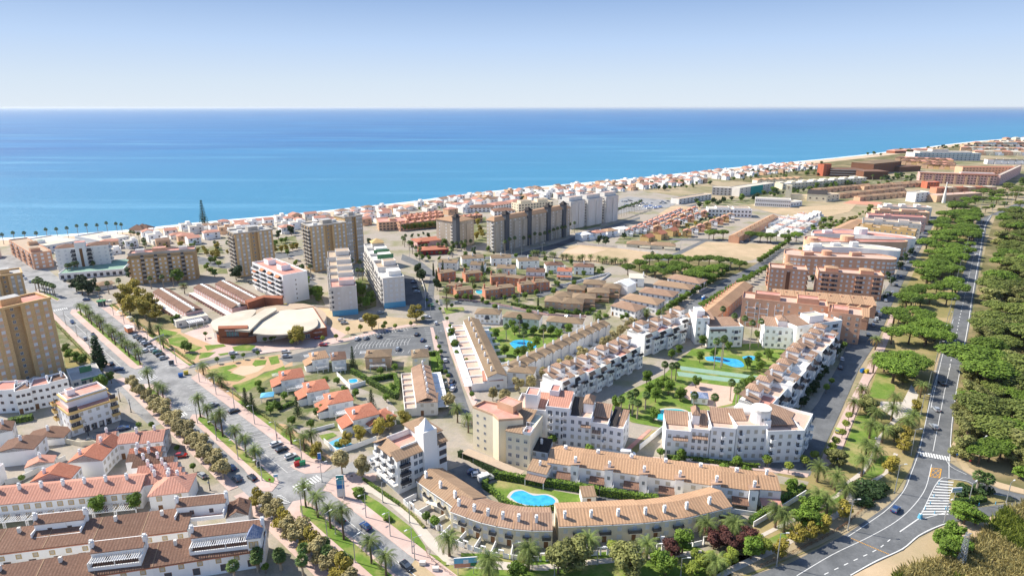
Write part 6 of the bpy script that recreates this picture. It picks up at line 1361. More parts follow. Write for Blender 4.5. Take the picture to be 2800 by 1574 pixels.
def curved(label, pts, r, H, wall, deck, n=3, mat2=None, zz=None, win=True, rooms=()):
    P = smooth(GL(r, pts + pts[:2], H if zz is None else zz),4)[:-1]; c = sum(P, Vector()) / len(P); c.z = 0
    t = thing('apartment_building', label, 'apartment building', (c.x, c.y, 0)); Q = [(p.x - c.x, p.y - c.y) for p in P]
    MB().prism(Q, 0, H, wall, deck).build('wall', t); Z = sum((Vector(q) for q in Q), Vector((0,0))) / len(Q)
    mb = MB(); m = len(Q)
    for i in range(m):
        a, b_ = Vector(Q[i]), Vector(Q[(i + 1) % m]); ia = a + (Z - a).normalized() * .35; ib = b_ + (Z - b_).normalized() * .35
        mb.face([(*a, H),(*b_, H),(*b_, H + .9),(*a, H + .9)], mat2 or wall); mb.face([(*ib, H),(*ia, H),(*ia, H + .9),(*ib, H + .9)], mat2 or wall); mb.face([(*a, H + .9),(*b_, H + .9),(*ib, H + .9),(*ia, H + .9)], mat2 or wall)
    mb.build('parapet', t)
    if win:
        for i in range(m):
            a, b_ = Vector(Q[i]), Vector(Q[(i + 1) % m]); e = b_ - a; nrm = Vector((e.y, -e.x)); 
            if sum(Q[k][0] * Q[(k + 1) % m][1] - Q[(k + 1) % m][0] * Q[k][1] for k in range(m)) < 0: nrm = -nrm; a, b_ = b_, a; e = -e
            if nrm.y > .3 * nrm.length or e.length < 2: continue
            k = max(1, int(e.length / 4.5))
            for j in range(k):
                q = a + e * (j + .5) / k
                for f in range(n): link(winmesh(1.6,1.5, 'shutterw'), 'window', t, (q.x, q.y, 1.2 + f * 3.0), math.atan2(e.y, e.x))
    for (rx, ry, w, d, h, dm) in rooms:
        p = G(r, rx, ry, H) - c; mb = MB()
        if h < 0: mb.tube((p.x, p.y, H),(p.x, p.y, H - h), w, w, wall, 16); mb.build('round_roof_room', t)
        else: flatbox(mb, p.x, p.y, p.x + w, p.y + d, H, H + h, wall, dm, .3); mb.build('roof_room', t)
    return t
curved('salmon apartment building with a curved right end and a round roof room', [365,315,420,310,560,330,780,340,1000,345,1130,370,1120,385,1000,380,800,370,560,365,430,355,370,345], 'MQ', 13, 'orange', 'pinkdeck', 4, rooms=((655,345,3.4,3,-3.2, ''),(500,350,7,5,2.4, 'pinkdeck'),(830,355,7,4,2.4, 'pinkdeck')))
curved('white-roofed apartment building on a brown base with curved end, behind the salmon one', [510,280,600,268,800,270,1000,285,1150,310,1145,325,1000,315,800,300,560,300], 'MQ', 13, 'white', 'creamroof', 3, rooms=((560,290,7,4,2.2, 'white2'),(830,290,5,4,3.4, 'white2'),(700,285,6,4,2.0, 'white2')))
curved('salmon building with two round drums between the white-roofed ones', [500,225,560,220,700,235,850,240,1050,245,1200,250,1190,262,1000,262,800,262,600,258,510,245], 'MQ', 13, 'peach', 'terracotta', 3, rooms=((795,245,5,3,-4, ''),(560,240,4,4,-2, '')))
curved('white building with a big white cylinder and pink terraces', [560,180,700,172,870,180,1050,200,1250,225,1240,240,1000,222,800,205,570,205], 'MQ', 13, 'white', 'terracotta', 3, rooms=((890,200,5,3,-5, ''),(640,195,7,4,2, 'white2')))
apt('ochre terraced apartment building with many roof rooms', qd('MQ', 865,150,1270,190,14,11),11,3,11,[('box', .1,.2,.25,.7,2.4,0, 'tandeck'),('box', .4,.2,.6,.7,2.4,0, 'tandeck'),('box', .72,.3,.85,.8,2.4,0, 'tandeck')], wall='yellowwall', deck='tandeck', nr=3)
apt('grey-sided apartment building with pale pink roof rooms', qd('MQ', 905,110,1310,140,15,13),13,4,12,[('box', .2,.2,.35,.8,2.2,0, 'pinkdeck'),('box', .62,.2,.8,.8,2.2,0, 'pinkdeck')], wall='greywall', deck='tandeck', nr=3)
apt('long apartment building with a red-edged roof deck', qd('MQ', 945,75,1345,95,13,13),13,4,12,[('box', .3,.2,.4,.7,1.5,0, 'terracotta')], wall='pinkwall', deck='terracotta', nr=3)
apt('pink-beige apartment building with stacked roof terraces', qd('MQ', 990,45,1370,60,14,12),12,4,10,[('box', .1,.2,.3,.8,2.2,0, 'tandeck'),('box', .5,.2,.8,.8,2.2,0, 'pinkdeck')], wall='peach', deck='pinkdeck', nr=2)
apt('pale apartment building with three white roof cabins, last of the right-hand blocks', qd('MQ', 1040,15,1385,25,14,11),11,3,10,[('box', .1,.2,.22,.8,2.6,0, 'white2'),('box', .4,.2,.5,.8,2.6,0, 'white2'),('box', .7,.2,.8,.8,2.6,0, 'white2')], wall='white2', deck='pinkdeck')
H1('long sloping tan-roofed orange building behind the ochre terraces', qd('MQ', 800,165,930,100,14,8), wall='orange', roof='t_ochre', rise=2, nf=0, door=False, chim_at=())
# far district
# stone-grey slabs with slate stair towers
def slab(label, q, H, tw, nf, wall='stonegrey', eave=True, nl=3, bal=True):
    b = Bd('apartment_tower', label, 'apartment tower', q); w, d = b.w, b.d; b.H = H
    mb = MB(); k = len(tw) + 1; b.part('wall', mb.box(0,0,0, w, d, H, wall, 'greydeck', False)); fh = 2.85; n = int(H / fh); zs = [1.1 + i * fh for i in range(n)]
    b.wins('f', zs, nf, 1.0,1.1, 'shutterw'); b.wins('l', zs, nl, 1.0,1.1, 'shutterw')
    if eave: r = MB(); r.hip(0,0, w, d, H, 2.6, 't_ochre', .6, flat=d * .36); b.part('roof', r)
    for x in tw:
        s = MB(); s.box(w * x - 2.2,-1.6,0, w * x + 2.2,2.8, H + 4.2, 'slate'); b.part('stair_tower', s); s = MB(); s.hip(w * x - 2.2,-1.6, w * x + 2.2,2.8, H + 4.2,3.0, 't_black', .7); b.part('pyramid_roof', s)
    for x in [(i + .5) / (nf / 2) for i in range(nf // 2)]:
        s = MB(); s.box(w * x - w * .2 / nf * 4,-.7,0, w * x + w * .08 / nf * 4,-.0, H - 2.4, wall); b.part('bay', s)
    if bal: b.balc('l', [fh * (i + 1) for i in range(n - 1)],[d * .8],2.6,1.0, 'white2')
    return b
slab('stone-grey tower block with one slate stair tower, standing alone by the restaurant', q3('F3', 462,528,615,498,362,488,22),22,(.03,),4)
slab('long stone-grey slab with four slate stair towers and dark pyramid roofs', q3('F3', 792,520,1448,402,716,510,26),26,(.14,.42,.68,.9),18)
for i, (x0, y0, x1, y1) in enumerate([(1450,352,1575,332),(1600,330,1725,312),(1755,308,1862,292)]):
    b = slab('%s of the grey flat-roofed slabs beyond the slate towers' % ordw(i), qd('F3', x0, y0, x1, y1,16,27),27,(),4, wall='greywall', eave=False); s = MB(); flatbox(s, 1,3, b.w - 1,12,27,30, 'white2', 'pinkdeck', .8); b.part('penthouse', s)
def far(name, label, cat, q, H, wall, deck, nf=0, nl=0, nr=0, fl=2, roof=None, rise=2, style='dark', boxes=(), ww=1.8, ph=.6, bands=None):
    b = Bd(name, label, cat, q); w, d = b.w, b.d; b.H = H; b.part('wall', flatbox(MB(),0,0, w, d, 0, H, wall, deck, ph if not roof else 0)); f = H / fl
    zs = [.35 * f + i * f for i in range(fl)]
    for sd, n in (('f', nf),('l', nl),('r', nr)):
        if n: b.wins(sd, zs, n, ww, min(1.5, f * .45), style)
    if roof: r = MB(); (r.hip(0,0, w, d, H, rise, roof, .5) if rise > 0 else r.shed(-.3,-.3, w + .3, d + .3, H, H - rise, roof, 'f')); b.part('roof', r)
    for x0, y0, x1, y1, h, m in boxes: r = MB(); flatbox(r, w * x0, d * y0, w * x1, d * y1, H + .01, H + h, wall if m != 't_black' else 'slate', m, .4); b.part('roof_room', r)
    if bands:
        for i in range(fl): r = MB(); r.box(-.8,-.9, f * (i + 1) - .9, w + .8,-.02, f * (i + 1) - .1, bands); b.part('balcony_band', r)
    return b
far('hotel', 'cream hotel with stepped terraces behind the slate-tower slab', 'hotel', qd('F3', 1000,375,1300,350,16,12),12, 'cream', 'tandeck', 12,3,0,4, boxes=((.1,.2,.4,.7,3, 'tandeck'),(.6,.3,.9,.8,3, 'tandeck')))
for i, (x0, y0, x1, y1) in enumerate([(-20,545,360,500),(0,505,360,465),(400,500,690,465),(30,480,350,440)]):
    far('apartment_building', '%s of the long orange rows with pink roof decks behind the autumn hedge' % ordw(i), 'apartment building', qd('F3', x0, y0, x1, y1,9,7),7, 'orange', 'terracotta', 14,2,0,2, style='dark', boxes=tuple((k / 6,.3, k / 6 + .06,.6,1.4, 'terracotta') for k in range(6)))
far('apartment_building', 'orange corner building of the pink-decked rows, facing the brick towers', 'apartment building', q3('F2', 1720,395,2010,380,1610,360,8),8, 'peach', 'terracotta', 8,3,0,3, boxes=((.4,.3,.6,.7,1.8, 'tandeck'),))
far('restaurant', 'low crimson restaurant among the palms', 'restaurant', qd('F3', 150,815,400,800,14,0),4, 'crimson', 'terracotta', 6,1,1,1, roof='t_red', rise=1.4)
b = far('supermarket', 'white low shop with a red sign fascia below the stone-grey tower', 'shop', qd('F3', 130,745,360,720,16,0),4.5, 'pinkwall', 'pinkdeck', 0,0,0,1, roof='t_red', rise=1.6); s = MB(); s.box(.5,-.15,2.8, b.w * .45,-.02,4.2, 'redp'); b.part('sign_panel', s)
for i, (x0, y0, x1, y1) in enumerate([(580,390,790,385),(800,370,940,350),(790,420,970,412),(950,345,1070,330)]):
    far('house', '%s of the large brown hip-roofed white buildings between the beach and the slab' % ordw(i), 'house', qd('F3', x0, y0 + 15, x1, y1 + 15,16,5),5, 'white', 't_red', 6,2,2,2, roof='t_rose' if i % 2 else 't_brown', rise=2.4)
# rows of small houses: an individual at each place along a line
def hrow(r, x0, y0, x1, y1, n, w, d, fmt, grp, walls=('white',), roofs=('t_red',), rt='gable', H=5.2, rise=1.6, ax='y', turn=0.0, nf=1):
    a, b_ = G(r, x0, y0), G(r, x1, y1); u = b_ - a; ang = math.atan2(u.y, u.x) + turn
    for i in range(n):
        p = a.lerp(b_, i / max(1, n - 1)); b = Bd('house', fmt.format(o=ordw(i)), 'house', org=p, ang=ang, w=w, d=d, group=grp); wl = walls[i % len(walls)]
        m = MB(); m.box(0,0,0, w, d, H, wl, None, False)
        if rt == 'gable':
            if ax == 'y': m.face([(0,0, H),(w, 0, H),(w / 2,0, H + rise)], wl); m.face([(w, d, H),(0, d, H),(w / 2, d, H + rise)], wl)
            else: m.face([(w, 0, H),(w, d, H),(w, d / 2, H + rise)], wl); m.face([(0, d, H),(0,0, H),(0, d / 2, H + rise)], wl)
        m.box(w * .55,-2.2,0, w, 0, H * .55, wl); b.part('wall', m); rf = roofs[i % len(roofs)]; m = MB()
        if rt == 'gable': m.gable(0,0, w, d, H, rise, rf, ax)
        elif rt == 'hip': m.hip(0,0, w, d, H, rise, rf, .3)
        else: m.box(-.05,-.05, H, w + .05, d + .05, H + .5, wl, rf)
        b.part('roof', m)
        if nf: b.wins('f', [1.2,3.6] if H > 4 else [1.0], nf, 1.2,1.2, 'dark'); 
        link(chim(wl, .8,1.0), 'chimney', b.t, (w * .8, d * .5, H + .2))
hrow('F4', 30,900,470,715,11,7,8, '{o} gabled white house going up the palm-lined road row', 'white gabled row on the palm road', ('white',),('t_rose',), turn=-1.2)
hrow('F4', 150,875,600,700,10,7,8, '{o} house up the second gabled row, white with red roof', 'second gabled row', ('white', 'white', 'orange'),('t_rose', 't_red'), turn=-1.2)
hrow('F4', 270,870,540,745,6,8,8, '{o} orange-gabled house in the short middle row of the gabled estate', 'middle orange row', ('orange', 'white'),('t_ochre',), turn=-1.2)
hrow('F4', 370,850,680,735,6,7,8, '{o} white and orange house in the fourth gabled row by the school', 'fourth gabled row', ('white', 'orange'),('t_red', 't_rose'), turn=-1.2)
hrow('F4', 520,905,900,760,8,8,8, '{o} ochre or white semi on the lane behind the umbrella trees', 'ochre and white semis', ('yellowwall', 'white', 'orange'),('t_rose', 't_ochre'), turn=-1.2)
hrow('F4', 230,965,440,905,3,11,9, '{o} ochre villa with a bright orange-red roof beside the sand lot', 'bright orange-red roofed villas', ('yellowwall',),('t_red',), 'gable', 5,2.4, 'x')
hrow('F4', 40,1000,250,1010,2,20,10, '{o} cream bungalow with a wide tan roof at the wall of the sand lot', 'cream bungalows', ('cream',),('t_tan',), 'hip', 3.4,2)
hrow('F3', 1550,690,1870,640,4,13,10, '{o} white corner villa at the near end of the gabled estate', 'near villas of the gabled estate', ('white',),('white', 't_rose', 't_ochre'), 'hip', 5.2,1.6)
p0, p1 = G('F4', 1010,915,5), G('F4', 1345,735,5); terrace(10, 'terraced_house', '{o} house up the long orange-walled row with ochre roof behind the umbrella trees', 'house', rot(p0, p1,9), 'long orange-walled row', lambda b: u_house(b, 2, 'orange', 't_ochre', rise=1.8, nf=1, chim_at=((.2,.3),), cm='orange', door=False))
for k, (x0, y0, x1, y1, n) in enumerate([(1300,880,1560,740,9),(1390,905,1640,760,9),(1480,915,1700,780,8),(1180,840,1420,765,7)]):
    hrow('F4', x0, y0, x1, y1, n, 9,7, '{o} low white patio house in the %s slanting line beyond the row of umbrella trees' % ordw(k), 'low white patio houses line %s' % ordw(k),('white',),('creamroof', 'white2', 't_rose'), 'flat' if k != 2 else 'gable', 3.4,1.2, 'x', -.2,0)
hrow('F4', 1600,790,1700,740,4,9,8, '{o} white gabled house at the end of the patio houses', 'white gabled houses beyond the patios', ('white',),('white2',), 'gable', 4.5,1.6, 'y')
far('school_building', 'white school with stepped wings and a yellow panel by the gabled estate', 'school', qd('F4', 740,730,1115,740,18,0),8, 'white', 'creamroof', 12,0,2,2, style='dark', boxes=((.2,.3,.5,.9,1.6, 'tandeck'),(.6,.2,.98,.9,1.2, 'tandeck')))
far('office_building', 'long white civic building with two rows of dark windows in front of the church', 'civic building', qd('F4', 1145,640,1450,655,14,0),9, 'white', 'creamroof', 18,2,3,2, ww=1.0); far('office_building', 'low white wing with a bright yard wall beside the civic building', 'civic building', qd('F4', 1450,650,1550,635,12,0),5, 'white', 'creamroof', 4,0,2,1)
b = far('church', 'sand-coloured church with dark slate hall roof', 'church', qd('F4', 1590,595,1760,605,22,0),9, 'cream', 'tandeck', 3,0,2,1, roof='t_black', rise=-3); s = MB(); s.box(-26,4,0,-19,10,18, 'cream'); s.box(-23.2,3.8,13,-22.6,3.98,17, 'wood'); s.box(-24.4,3.7,15.2,-21.4,3.79,15.8, 'wood'); b.part('bell_tower', s); s = MB(); s.box(-19,6,0,0,18,6, 'cream', 'tandeck'); b.part('side_aisle', s)
far('chapel', 'small sand-coloured block at the end of the church', 'church', qd('F4', 1760,605,1870,590,14,0),8, 'cream', 'tandeck', 3,0,2,2)
b = far('office_building', 'building wrapped in teal netting on the far side of the church square', 'building', qd('F4', 1010,560,1310,510,16,0),11, 'greywall', 'creamroof', 8,0,2,3); s = MB(); s.box(b.w * .3,-.3,0, b.w * .65,-.1,11.5, 'teal'); b.part('netting', s)
far('hotel', 'blue-grey building with a green sign beside the teal netting', 'hotel', qd('F4', 775,545,1010,555,16,0),10, 'greywall', 'creamroof', 7,0,0,3); far('arcade', 'long low white arcade below the blue-grey building', 'arcade', qd('F4', 490,625,770,580,12,0),6, 'white2', 'tandeck', 9,0,0,2)
far('resort_building', 'very long cream resort building with balcony bands', 'resort building', qd('F4', 1380,500,2100,440,16,0),8, 'cream', 'white2', 24,0,0,2, bands='white2', boxes=tuple((k / 8,.3, k / 8 + .05,.8,2, 'white2') for k in range(8)))
hrow('F4', 1165,455,1500,440,7,14,12, '{o} cream gabled resort house on the sea side of the church', 'cream resort houses', ('cream',),('t_ochre',), 'gable', 6,2.4, 'y')
for k, (x0, y0, x1, y1, n) in enumerate([(100,655,560,610,9),(330,700,880,640,10),(520,725,890,690,7),(560,620,1050,590,9),(780,600,1150,570,6)]):
    hrow('F5', x0, y0, x1, y1, n, 16,9, '{o} house of the %s tan-roofed terrace beyond the clay courts' % ordw(k), 'tan-roofed terrace %s' % ordw(k),('peach',),('t_ochre', 't_tan'), 'gable', 5,1.8, 'x')
# large far hotels
b = far('hotel', 'sprawling maroon hotel with long sloping roofs near the dunes', 'hotel', qd('F5', 240,490,560,500,26,0),12, 'brownbrick', 't_brown', 16,0,0,3, bands='white2', roof='t_brown', rise=2.4)
far('hotel_wing', 'nearer maroon wing of the sprawling hotel', 'hotel', qd('F5', 550,520,780,520,24,0),13, 'brownbrick', 't_brown', 12,0,0,4, roof='t_brown', rise=2.2, bands='wood'); far('hotel_wing', 'stepped maroon wing with green-grey roofs rising behind the hotel', 'hotel', qd('F5', 640,470,900,440,40,0),18, 'brownbrick', 'greydeck', 10,0,3,5, roof='t_old', rise=3); far('hotel_wing', 'brick-red square tower at the sea end of the maroon hotel', 'hotel', qd('F5', 170,490,240,485,12,0),20, 'redwall', 'redbrick', 1,0,0,5); far('hotel_wing', 'low maroon wing stretching right of the hotel towards the garden', 'hotel', qd('F5', 890,450,1090,440,20,0),9, 'brownbrick', 't_brown', 9,0,0,2, roof='t_brown', rise=2)
b = far('hotel', 'wide rose-grey hotel with red-edged flat roof and deep balconies', 'hotel', qd('F5', 1075,550,1800,580,24,0),15, 'pinkwall', 'creamroof', 24,2,3,4, style='dark', ww=2.4, boxes=((.55,.3,.98,.9,2.5, 'greydeck'),)); s = MB(); s.box(-1,-1.2,15.0, b.w + 1,-.02,16.4, 't_red'); b.part('cornice', s)
for k in range(7): s = MB(); s.box(b.w * (k + .3) / 7 - 1.4,-2.4,0, b.w * (k + .3) / 7 + 1.4,-1.25,13, 'peach'); b.part('pilaster', s)
b = far('hotel_wing', 'shaded right wing of the rose-grey hotel with red eaves', 'hotel', q3('F5', 1830,575,2030,470,1815,560),15, 'pinkwall', 'creamroof', 12,0,0,4, ww=2.2); far('hotel_wing', 'back wing of the rose-grey hotel with red-edged roof', 'hotel', qd('F5', 1480,470,2030,470,20,0),12, 'peach', 't_red', 18,0,0,3)
b = far('hotel', 'blue-grey hotel with long white terraced roof near the far beach', 'hotel', qd('F5', 1030,340,1650,345,40,0),16, 'greywall', 'creamroof', 16,0,3,4, bands='sblue', boxes=((.3,.3,.55,.8,8, 'yellowwall'),(.1,.2,.9,.9,3, 'creamroof')))
for k, (x0, y0, x1, y1, n) in enumerate([(850,350,1290,370,10),(900,380,1300,400,9),(1100,415,1300,425,5)]):
    hrow('F5', x0, y0, x1, y1, n, 20,14, '{o} ochre house with small blue dome in the %s line before the blue-grey hotel' % ordw(k), 'blue-domed ochre houses %s' % ordw(k),('peach', 'yellowwall'),('t_brown', 't_rose'), 'hip', 8,3)
hrow('F5', 850,275,1150,262,4,40,24, '{o} low red-roofed beach club building beyond the maroon hotel', 'red-roofed beach club', ('redbrick',),('t_rose',), 'hip', 6,4)
for k, (x0, y0, x1, y1, n) in enumerate([(1470,250,2069,265,12),(1500,225,2200,225,13),(1600,200,2200,195,10),(1780,180,2250,170,8),(1900,155,2250,145,5),(1720,375,2300,385,10),(1600,290,2200,300,8)]):
    hrow('F5', x0, y0, x1, y1, n, 24,15, '{o} house in the %s line of the distant town along the coast' % ordw(k), 'distant town line %s' % ordw(k),('peach', 'cream', 'white') if k not in (5,) else ('white',),('t_rose', 'creamroof', 't_ochre'), 'hip' if k % 2 == 0 else 'flat', 9,3)
far('house', 'round red brick hall among the tan terraces before the rose-grey hotel', 'hall', qd('F5', 1150,605,1265,605,14,0),9, 'redwall', 'terracotta', 4,0,0,2); far('house', 'white modern house with a stepped wall near the spire-like pole', 'house', qd('F5', 1040,735,1165,720,12,0),11, 'white', 'creamroof', 3,0,2,3)
hrow('F5', 1240,650,1700,640,6,18,12, '{o} salmon house of the complex behind the white spire', 'salmon complex back line', ('salmon', 'peach'),('t_red', 'creamroof'), 'flat', 7,1); hrow('F5', 1240,735,1560,715,4,20,14, '{o} peach terrace-roofed house in front of the white spire', 'peach terrace-roofed houses', ('peach',),('pinkdeck',), 'flat', 8,1)
p = G('F5', 1308,740); t = thing('spire', 'slender white concrete spire beside the peach houses', 'monument', (p.x, p.y, 0)); MB().tube((0,0,0),(0,0,24),2.2,.5, 'white2', 8).build('shaft', t); MB().tube((0,0,24),(0,0,26),.8,.1, 'white', 8).build('finial', t)
gp('clay_court', 'redcourt', .09, 'F5', [360,745,430,718,740,735,690,770]); gp('sand_lot', 'sand', .08, 'F4', [1180,670,1700,640,2046,600,1960,690,1650,760,1340,710])
gp('boat_park', 'asphalt_pale', .08, 'F4', [-20,580,60,560,500,600,420,650,60,690,-60,720]); gp('school_yard', 'sand', .09, 'F4', [430,640,700,650,640,700,300,720])
# beach houses: an individual house at every plot between the promenade and the avenue
KID = [o for o in bpy.data.objects if o.type == 'EMPTY']; OCC = []
bpy.context.view_layer.update()
for o in KID:
    w_ = [c for c in KIDS.get(o.name, []) if c.name.startswith('wall')]
    for c in w_[:1]:
        bb = [c.matrix_world @ Vector(v) for v in c.bound_box]; m_ = sum(bb, Vector()) / 8; OCC.append((m_.x, m_.y, max((v - m_).to_2d().length for v in bb)))
rb = random.Random(5); nb = 0; LM = [('rose-roofed', 't_rose'),('flat-topped', 'white2'),('brown-roofed', 't_mixed'),('flat-topped', 'white2'),('red-roofed', 't_rose')]
cb = [p for p in cs if -520 < p.x < 700]
for row, off in enumerate((42,58,75,92,110,130,152,175,200,226,252)):
    k = 0; step = 17 + row * .8
    for p, tdir in walk(offs(cb, off), step, 3):
        q = p + Vector((rb.uniform(-3,3), rb.uniform(-3,3),0)); w = rb.uniform(9,14); d = rb.uniform(8,11)
        if (row > 4 and q.x > 250) or (row > 7 and q.x > -30): continue
        if any((q.x - a) ** 2 + (q.y - c) ** 2 < (r * .8 + 8) ** 2 for a, c, r in OCC) or rb.random() < .12: continue
        a0 = AV(0,0); rel = q - a0; 
        if -16 < rel.dot(AVN) < 14 and rel.dot(AVU) > 0: continue
        k += 1; nb += 1
        if nb > 294: break
        cn, rf = LM[rb.randrange(5)]; H = rb.choice((3.4,5.6,6.0,6.4))
        lab = '%s white house%s counted along the shore in the %s line from the sea' % (ordw(k - 1), '', ordw(row))
        b = Bd('beach_house', '%s white %s house, %s along the shore' % (('one-storey' if H < 4 else 'two-storey'), cn, lab.split(' white house counted along the shore ')[0]) + ', ' + ordw(row) + ' line back', 'house', org=q, ang=math.atan2(tdir.y, tdir.x) + rb.uniform(-.1,.1), w=w, d=d, group='white houses behind the beach')
        wl = rb.choice(('white', 'white', 'white', 'white2', 'white', 'peach'))
        if wl == 'peach': b.t['label'] = b.t['label'].replace('white', 'peach')
        m = MB(); flatbox(m, 0,0, w, d, 0, H, wl, 'creamroof', .6 if rf in ('white2', 'creamroof') else 0); m.box(w * .1,-2.5,0, w * .5,0,2.8, wl); b.part('wall', m); m = MB()
        if rf in ('white2', 'creamroof'): m.box(w * .55, d * .3, H, w * .9, d * .8, H + 2.3, wl, rf)
        elif rb.random() < .5: m.hip(0,0, w, d, H, 1.7, rf, .3)
        else: m.gable(0,0, w, d, H, 1.8, rf, rb.choice('xy'), wl)
        b.part('roof', m); b.wins('f', [1.2] if H < 4 else [1.2,3.9],2,1.2,1.2, 'dark')
# palms of the avenue
AP = {'upper': [(195 + i * 7.4) for i in range(15)], 'mid': [74,81.5,89,101,107,114,122], 'low': [0,6.5,20,27,34,41]}
for i, s in enumerate(AP['upper']): tree('palm', AV(s, -.6 + .5 * math.sin(i * 2.1)),9.5 + .9 * math.sin(i * 1.7), '%s palm up the far median strip, counted from the zebra crossing' % ordw(i), 'palms of the far median strip', wide=.95)
for i, s in enumerate(AP['mid']): tree('palm', AV(s, -.8),[8.4,9.8,10.2,12.2,8.2,9.6,11][i], '%s tall palm on the long middle median, counted from its near rounded tip' % ordw(i), 'palms of the middle median')
for i, s in enumerate(AP['low']): tree('palm', AV(s, -.6),[8.5,9.5,12,9.2,9.6,9.8][i], '%s palm on the near median, counted from the dark car up to the junction' % ordw(i), 'palms of the near median')
for i, (s, n) in enumerate([(146,-6.4),(137.5,-6.3),(130 + 19,-5.9)]): tree('palm', AV((146,152,163)[i],-6.2),(9.2,8.4,11)[i], '%s palm on the short separate median island' % ordw(i), 'palms of the short island')
rg = random.Random(3)
for i in range(17):
    s = (74 + i * 4.1) if i < 17 else 0
    tree('plane', AV(s, -11.4 + rg.uniform(-.4,.4)), rg.uniform(6.8,8.4), '%s plane tree from the junction in the continuous row beside the sandy promenade' % ordw(i), 'plane trees of the promenade row', wide=1.15)
for i in range(4): tree('plane', AV(149 + i * 7,-11.4), rg.uniform(6,7.4), '%s of the plane trees on the narrow strip beside the side street' % ordw(i), 'plane trees by the side street')
for i in range(11): tree('plane' if i % 3 else 'gold', AV(51 - i * 5.0,-10.7 + rg.uniform(-.8,.8)), rg.uniform(6.6,8.8), '%s yellowing plane tree on the near side of the junction, beside the promenade' % ordw(i), 'near promenade planes', wide=1.1)
trees('fan', 'BM', [340,1380,170,1410,330,1470,480,1330,500,1400,600,1440,20,1400,640,1470],7, '{o} bright fan palm at the bottom edge among the promenade planes', 'fan palms at the bottom edge')
trees('fan', 'BL', [1780,1420,1620,1480,1940,1410],6, '{o} fan palm beside the arched brown-tiled terrace', 'fan palms by the arched terrace')
trees('ball', 'BL', [1225,600,965,440,1050,440,1835,1430,160,810,1335,730],3.2, '{o} small round tree between the white houses and the promenade')
trees('bushy', 'BL', [690,1030,945,1010,720,150,700,165,770,120],6.5, '{o} leafy tree beside the pergolas and the side street', jit=.15)
trees('plane', 'BM', [595,745,735,770],9, '{o} of the two tall plane trees beside the blue sign post', 'two planes by the sign post')
trees('gold', 'BM', [420,640,620,560,720,520,850,480,920,440,1030,420],6.5, '{o} yellowing tree in the row hiding the last red villa', 'trees hiding the last villa', wide=1.2)
trees('palm', 'BM', [245,540,335,585,390,570],8.5, '{o} palm on the tan footpath by the villas', 'palms by the villas'); trees('palm', 'ML', [1405,1170,1475,1235,1530,1260,1130,990,1100,900],7.5, '{o} palm on the garden edge by the playground and market', 'garden palms')
trees('conifer', 'ML', [1745,1430,1700,1400,960,870,1045,900],9, '{o} dark conifer standing by the garden paths', 'dark garden conifers'); trees('conifer', 'BM', [290,350,800,300],8.5, '{o} dark spire conifer between the red-roofed villas', 'spire conifers'); tree('conifer', G('MM', 672,1140),12, 'tall narrow conifer between the semi-detached villas and the peach villa', wide=.7)
tree('cypress', G('ML', 690,1120),15, 'big dark evergreen tree standing beside the huge brick tower', wide=2.1, name='evergreen_tree')
trees('green', 'F3', [470,1200,540,1200,960,1200,1060,1190,1300,1150,1000,1020,860,960,740,960,540,930,480,900,1280,990,1400,1010,1240,1010,700,1020,600,1040,1480,1080,1560,1150,1700,1210,1850,1170,1900,1140,1100,850,980,840,1230,870,1450,890],4.5, '{o} low garden tree between the red, tan and white villas', 'low garden trees of the villas', wide=1.2)
trees('bushy', 'BM', [150,300,100,330,420,350,470,330,250,410,540,260,620,200,380,430,200,240,40,200,560,130,690,220,730,330,20,150,900,250,950,180,860,60,960,40],4.2, '{o} garden tree between the red-roofed villas', 'garden trees of the red-roofed villas', wide=1.2)
tree('conifer', G('F2', -5,430),27, 'lone araucaria conifer towering over the beach houses', wide=.75, name='conifer_tree')
for i, (x, y, h) in enumerate([(880,660,11),(900,760,12),(960,700,12),(1000,780,12),(1030,730,11),(1080,800,10),(840,700,9),(930,640,12),(1060,740,9)]): tree('gold', G('ML', x, y), h, '%s tree of the golden autumn clump beside the pink rows' % ordw(i), 'golden autumn clump', wide=1.15)
for i, (x, y, h) in enumerate([(530,600,10),(570,620,10),(610,625,11),(640,600,9),(1230,540,11),(1200,520,9),(1320,500,11),(920,530,12),(590,580,10),(1630,520,10),(1650,500,9)]): tree('dark' if i not in (4,5) else 'green', G('ML', x, y), h, '%s dark tree in the park in front of the long brown block' % ordw(i), 'dark park trees', wide=1.1)
trees('fan', 'F1', [360,960,395,975,420,940,445,980,470,985,500,1000,530,1010,550,1020,390,930],8, '{o} fan palm in the clump on the far tip of the median', 'fan palms on the far tip')
trees('fan', 'F1', [680,810,710,805,745,800,780,795,990,1050,1080,990,1190,960,1500,940,1620,930,1720,920,940,780],9, '{o} fan palm by the hotel and the park', 'hotel palms')
tree('palmdry', G('F1', 1830,990),8.5, 'palm with orange-brown dead fronds by the pink rows')
trees('fantall', 'F1', [40,500,150,490,260,490,378,495,475,465,578,455,680,440,778,420,872,410,975,400,1070,395,1165,400,1310,490,1340,495,1385,500,1215,400],11, '{o} palm, from the frame edge, along the seafront promenade', 'seafront promenade palms')
trees('ball', 'ML', [1500,1095,1612,1085,1680,1065,1780,1050,1830,955,1870,950,1893,940,1420,915],3.6, '{o} small round tree along the cross street below the market hall', 'round trees by the market'); trees('green', 'ML', [1310,1020,1275,1010,1200,830,1230,820,480,1070,530,1090,585,1110,460,1030],6, '{o} small green tree in the gardens beside the market and the huge tower')
trees('gold', 'MM', [290,960,1105,800,800,860],10, '{o} big ochre tree near the car park and the market wing', 'big ochre trees', wide=1.3)
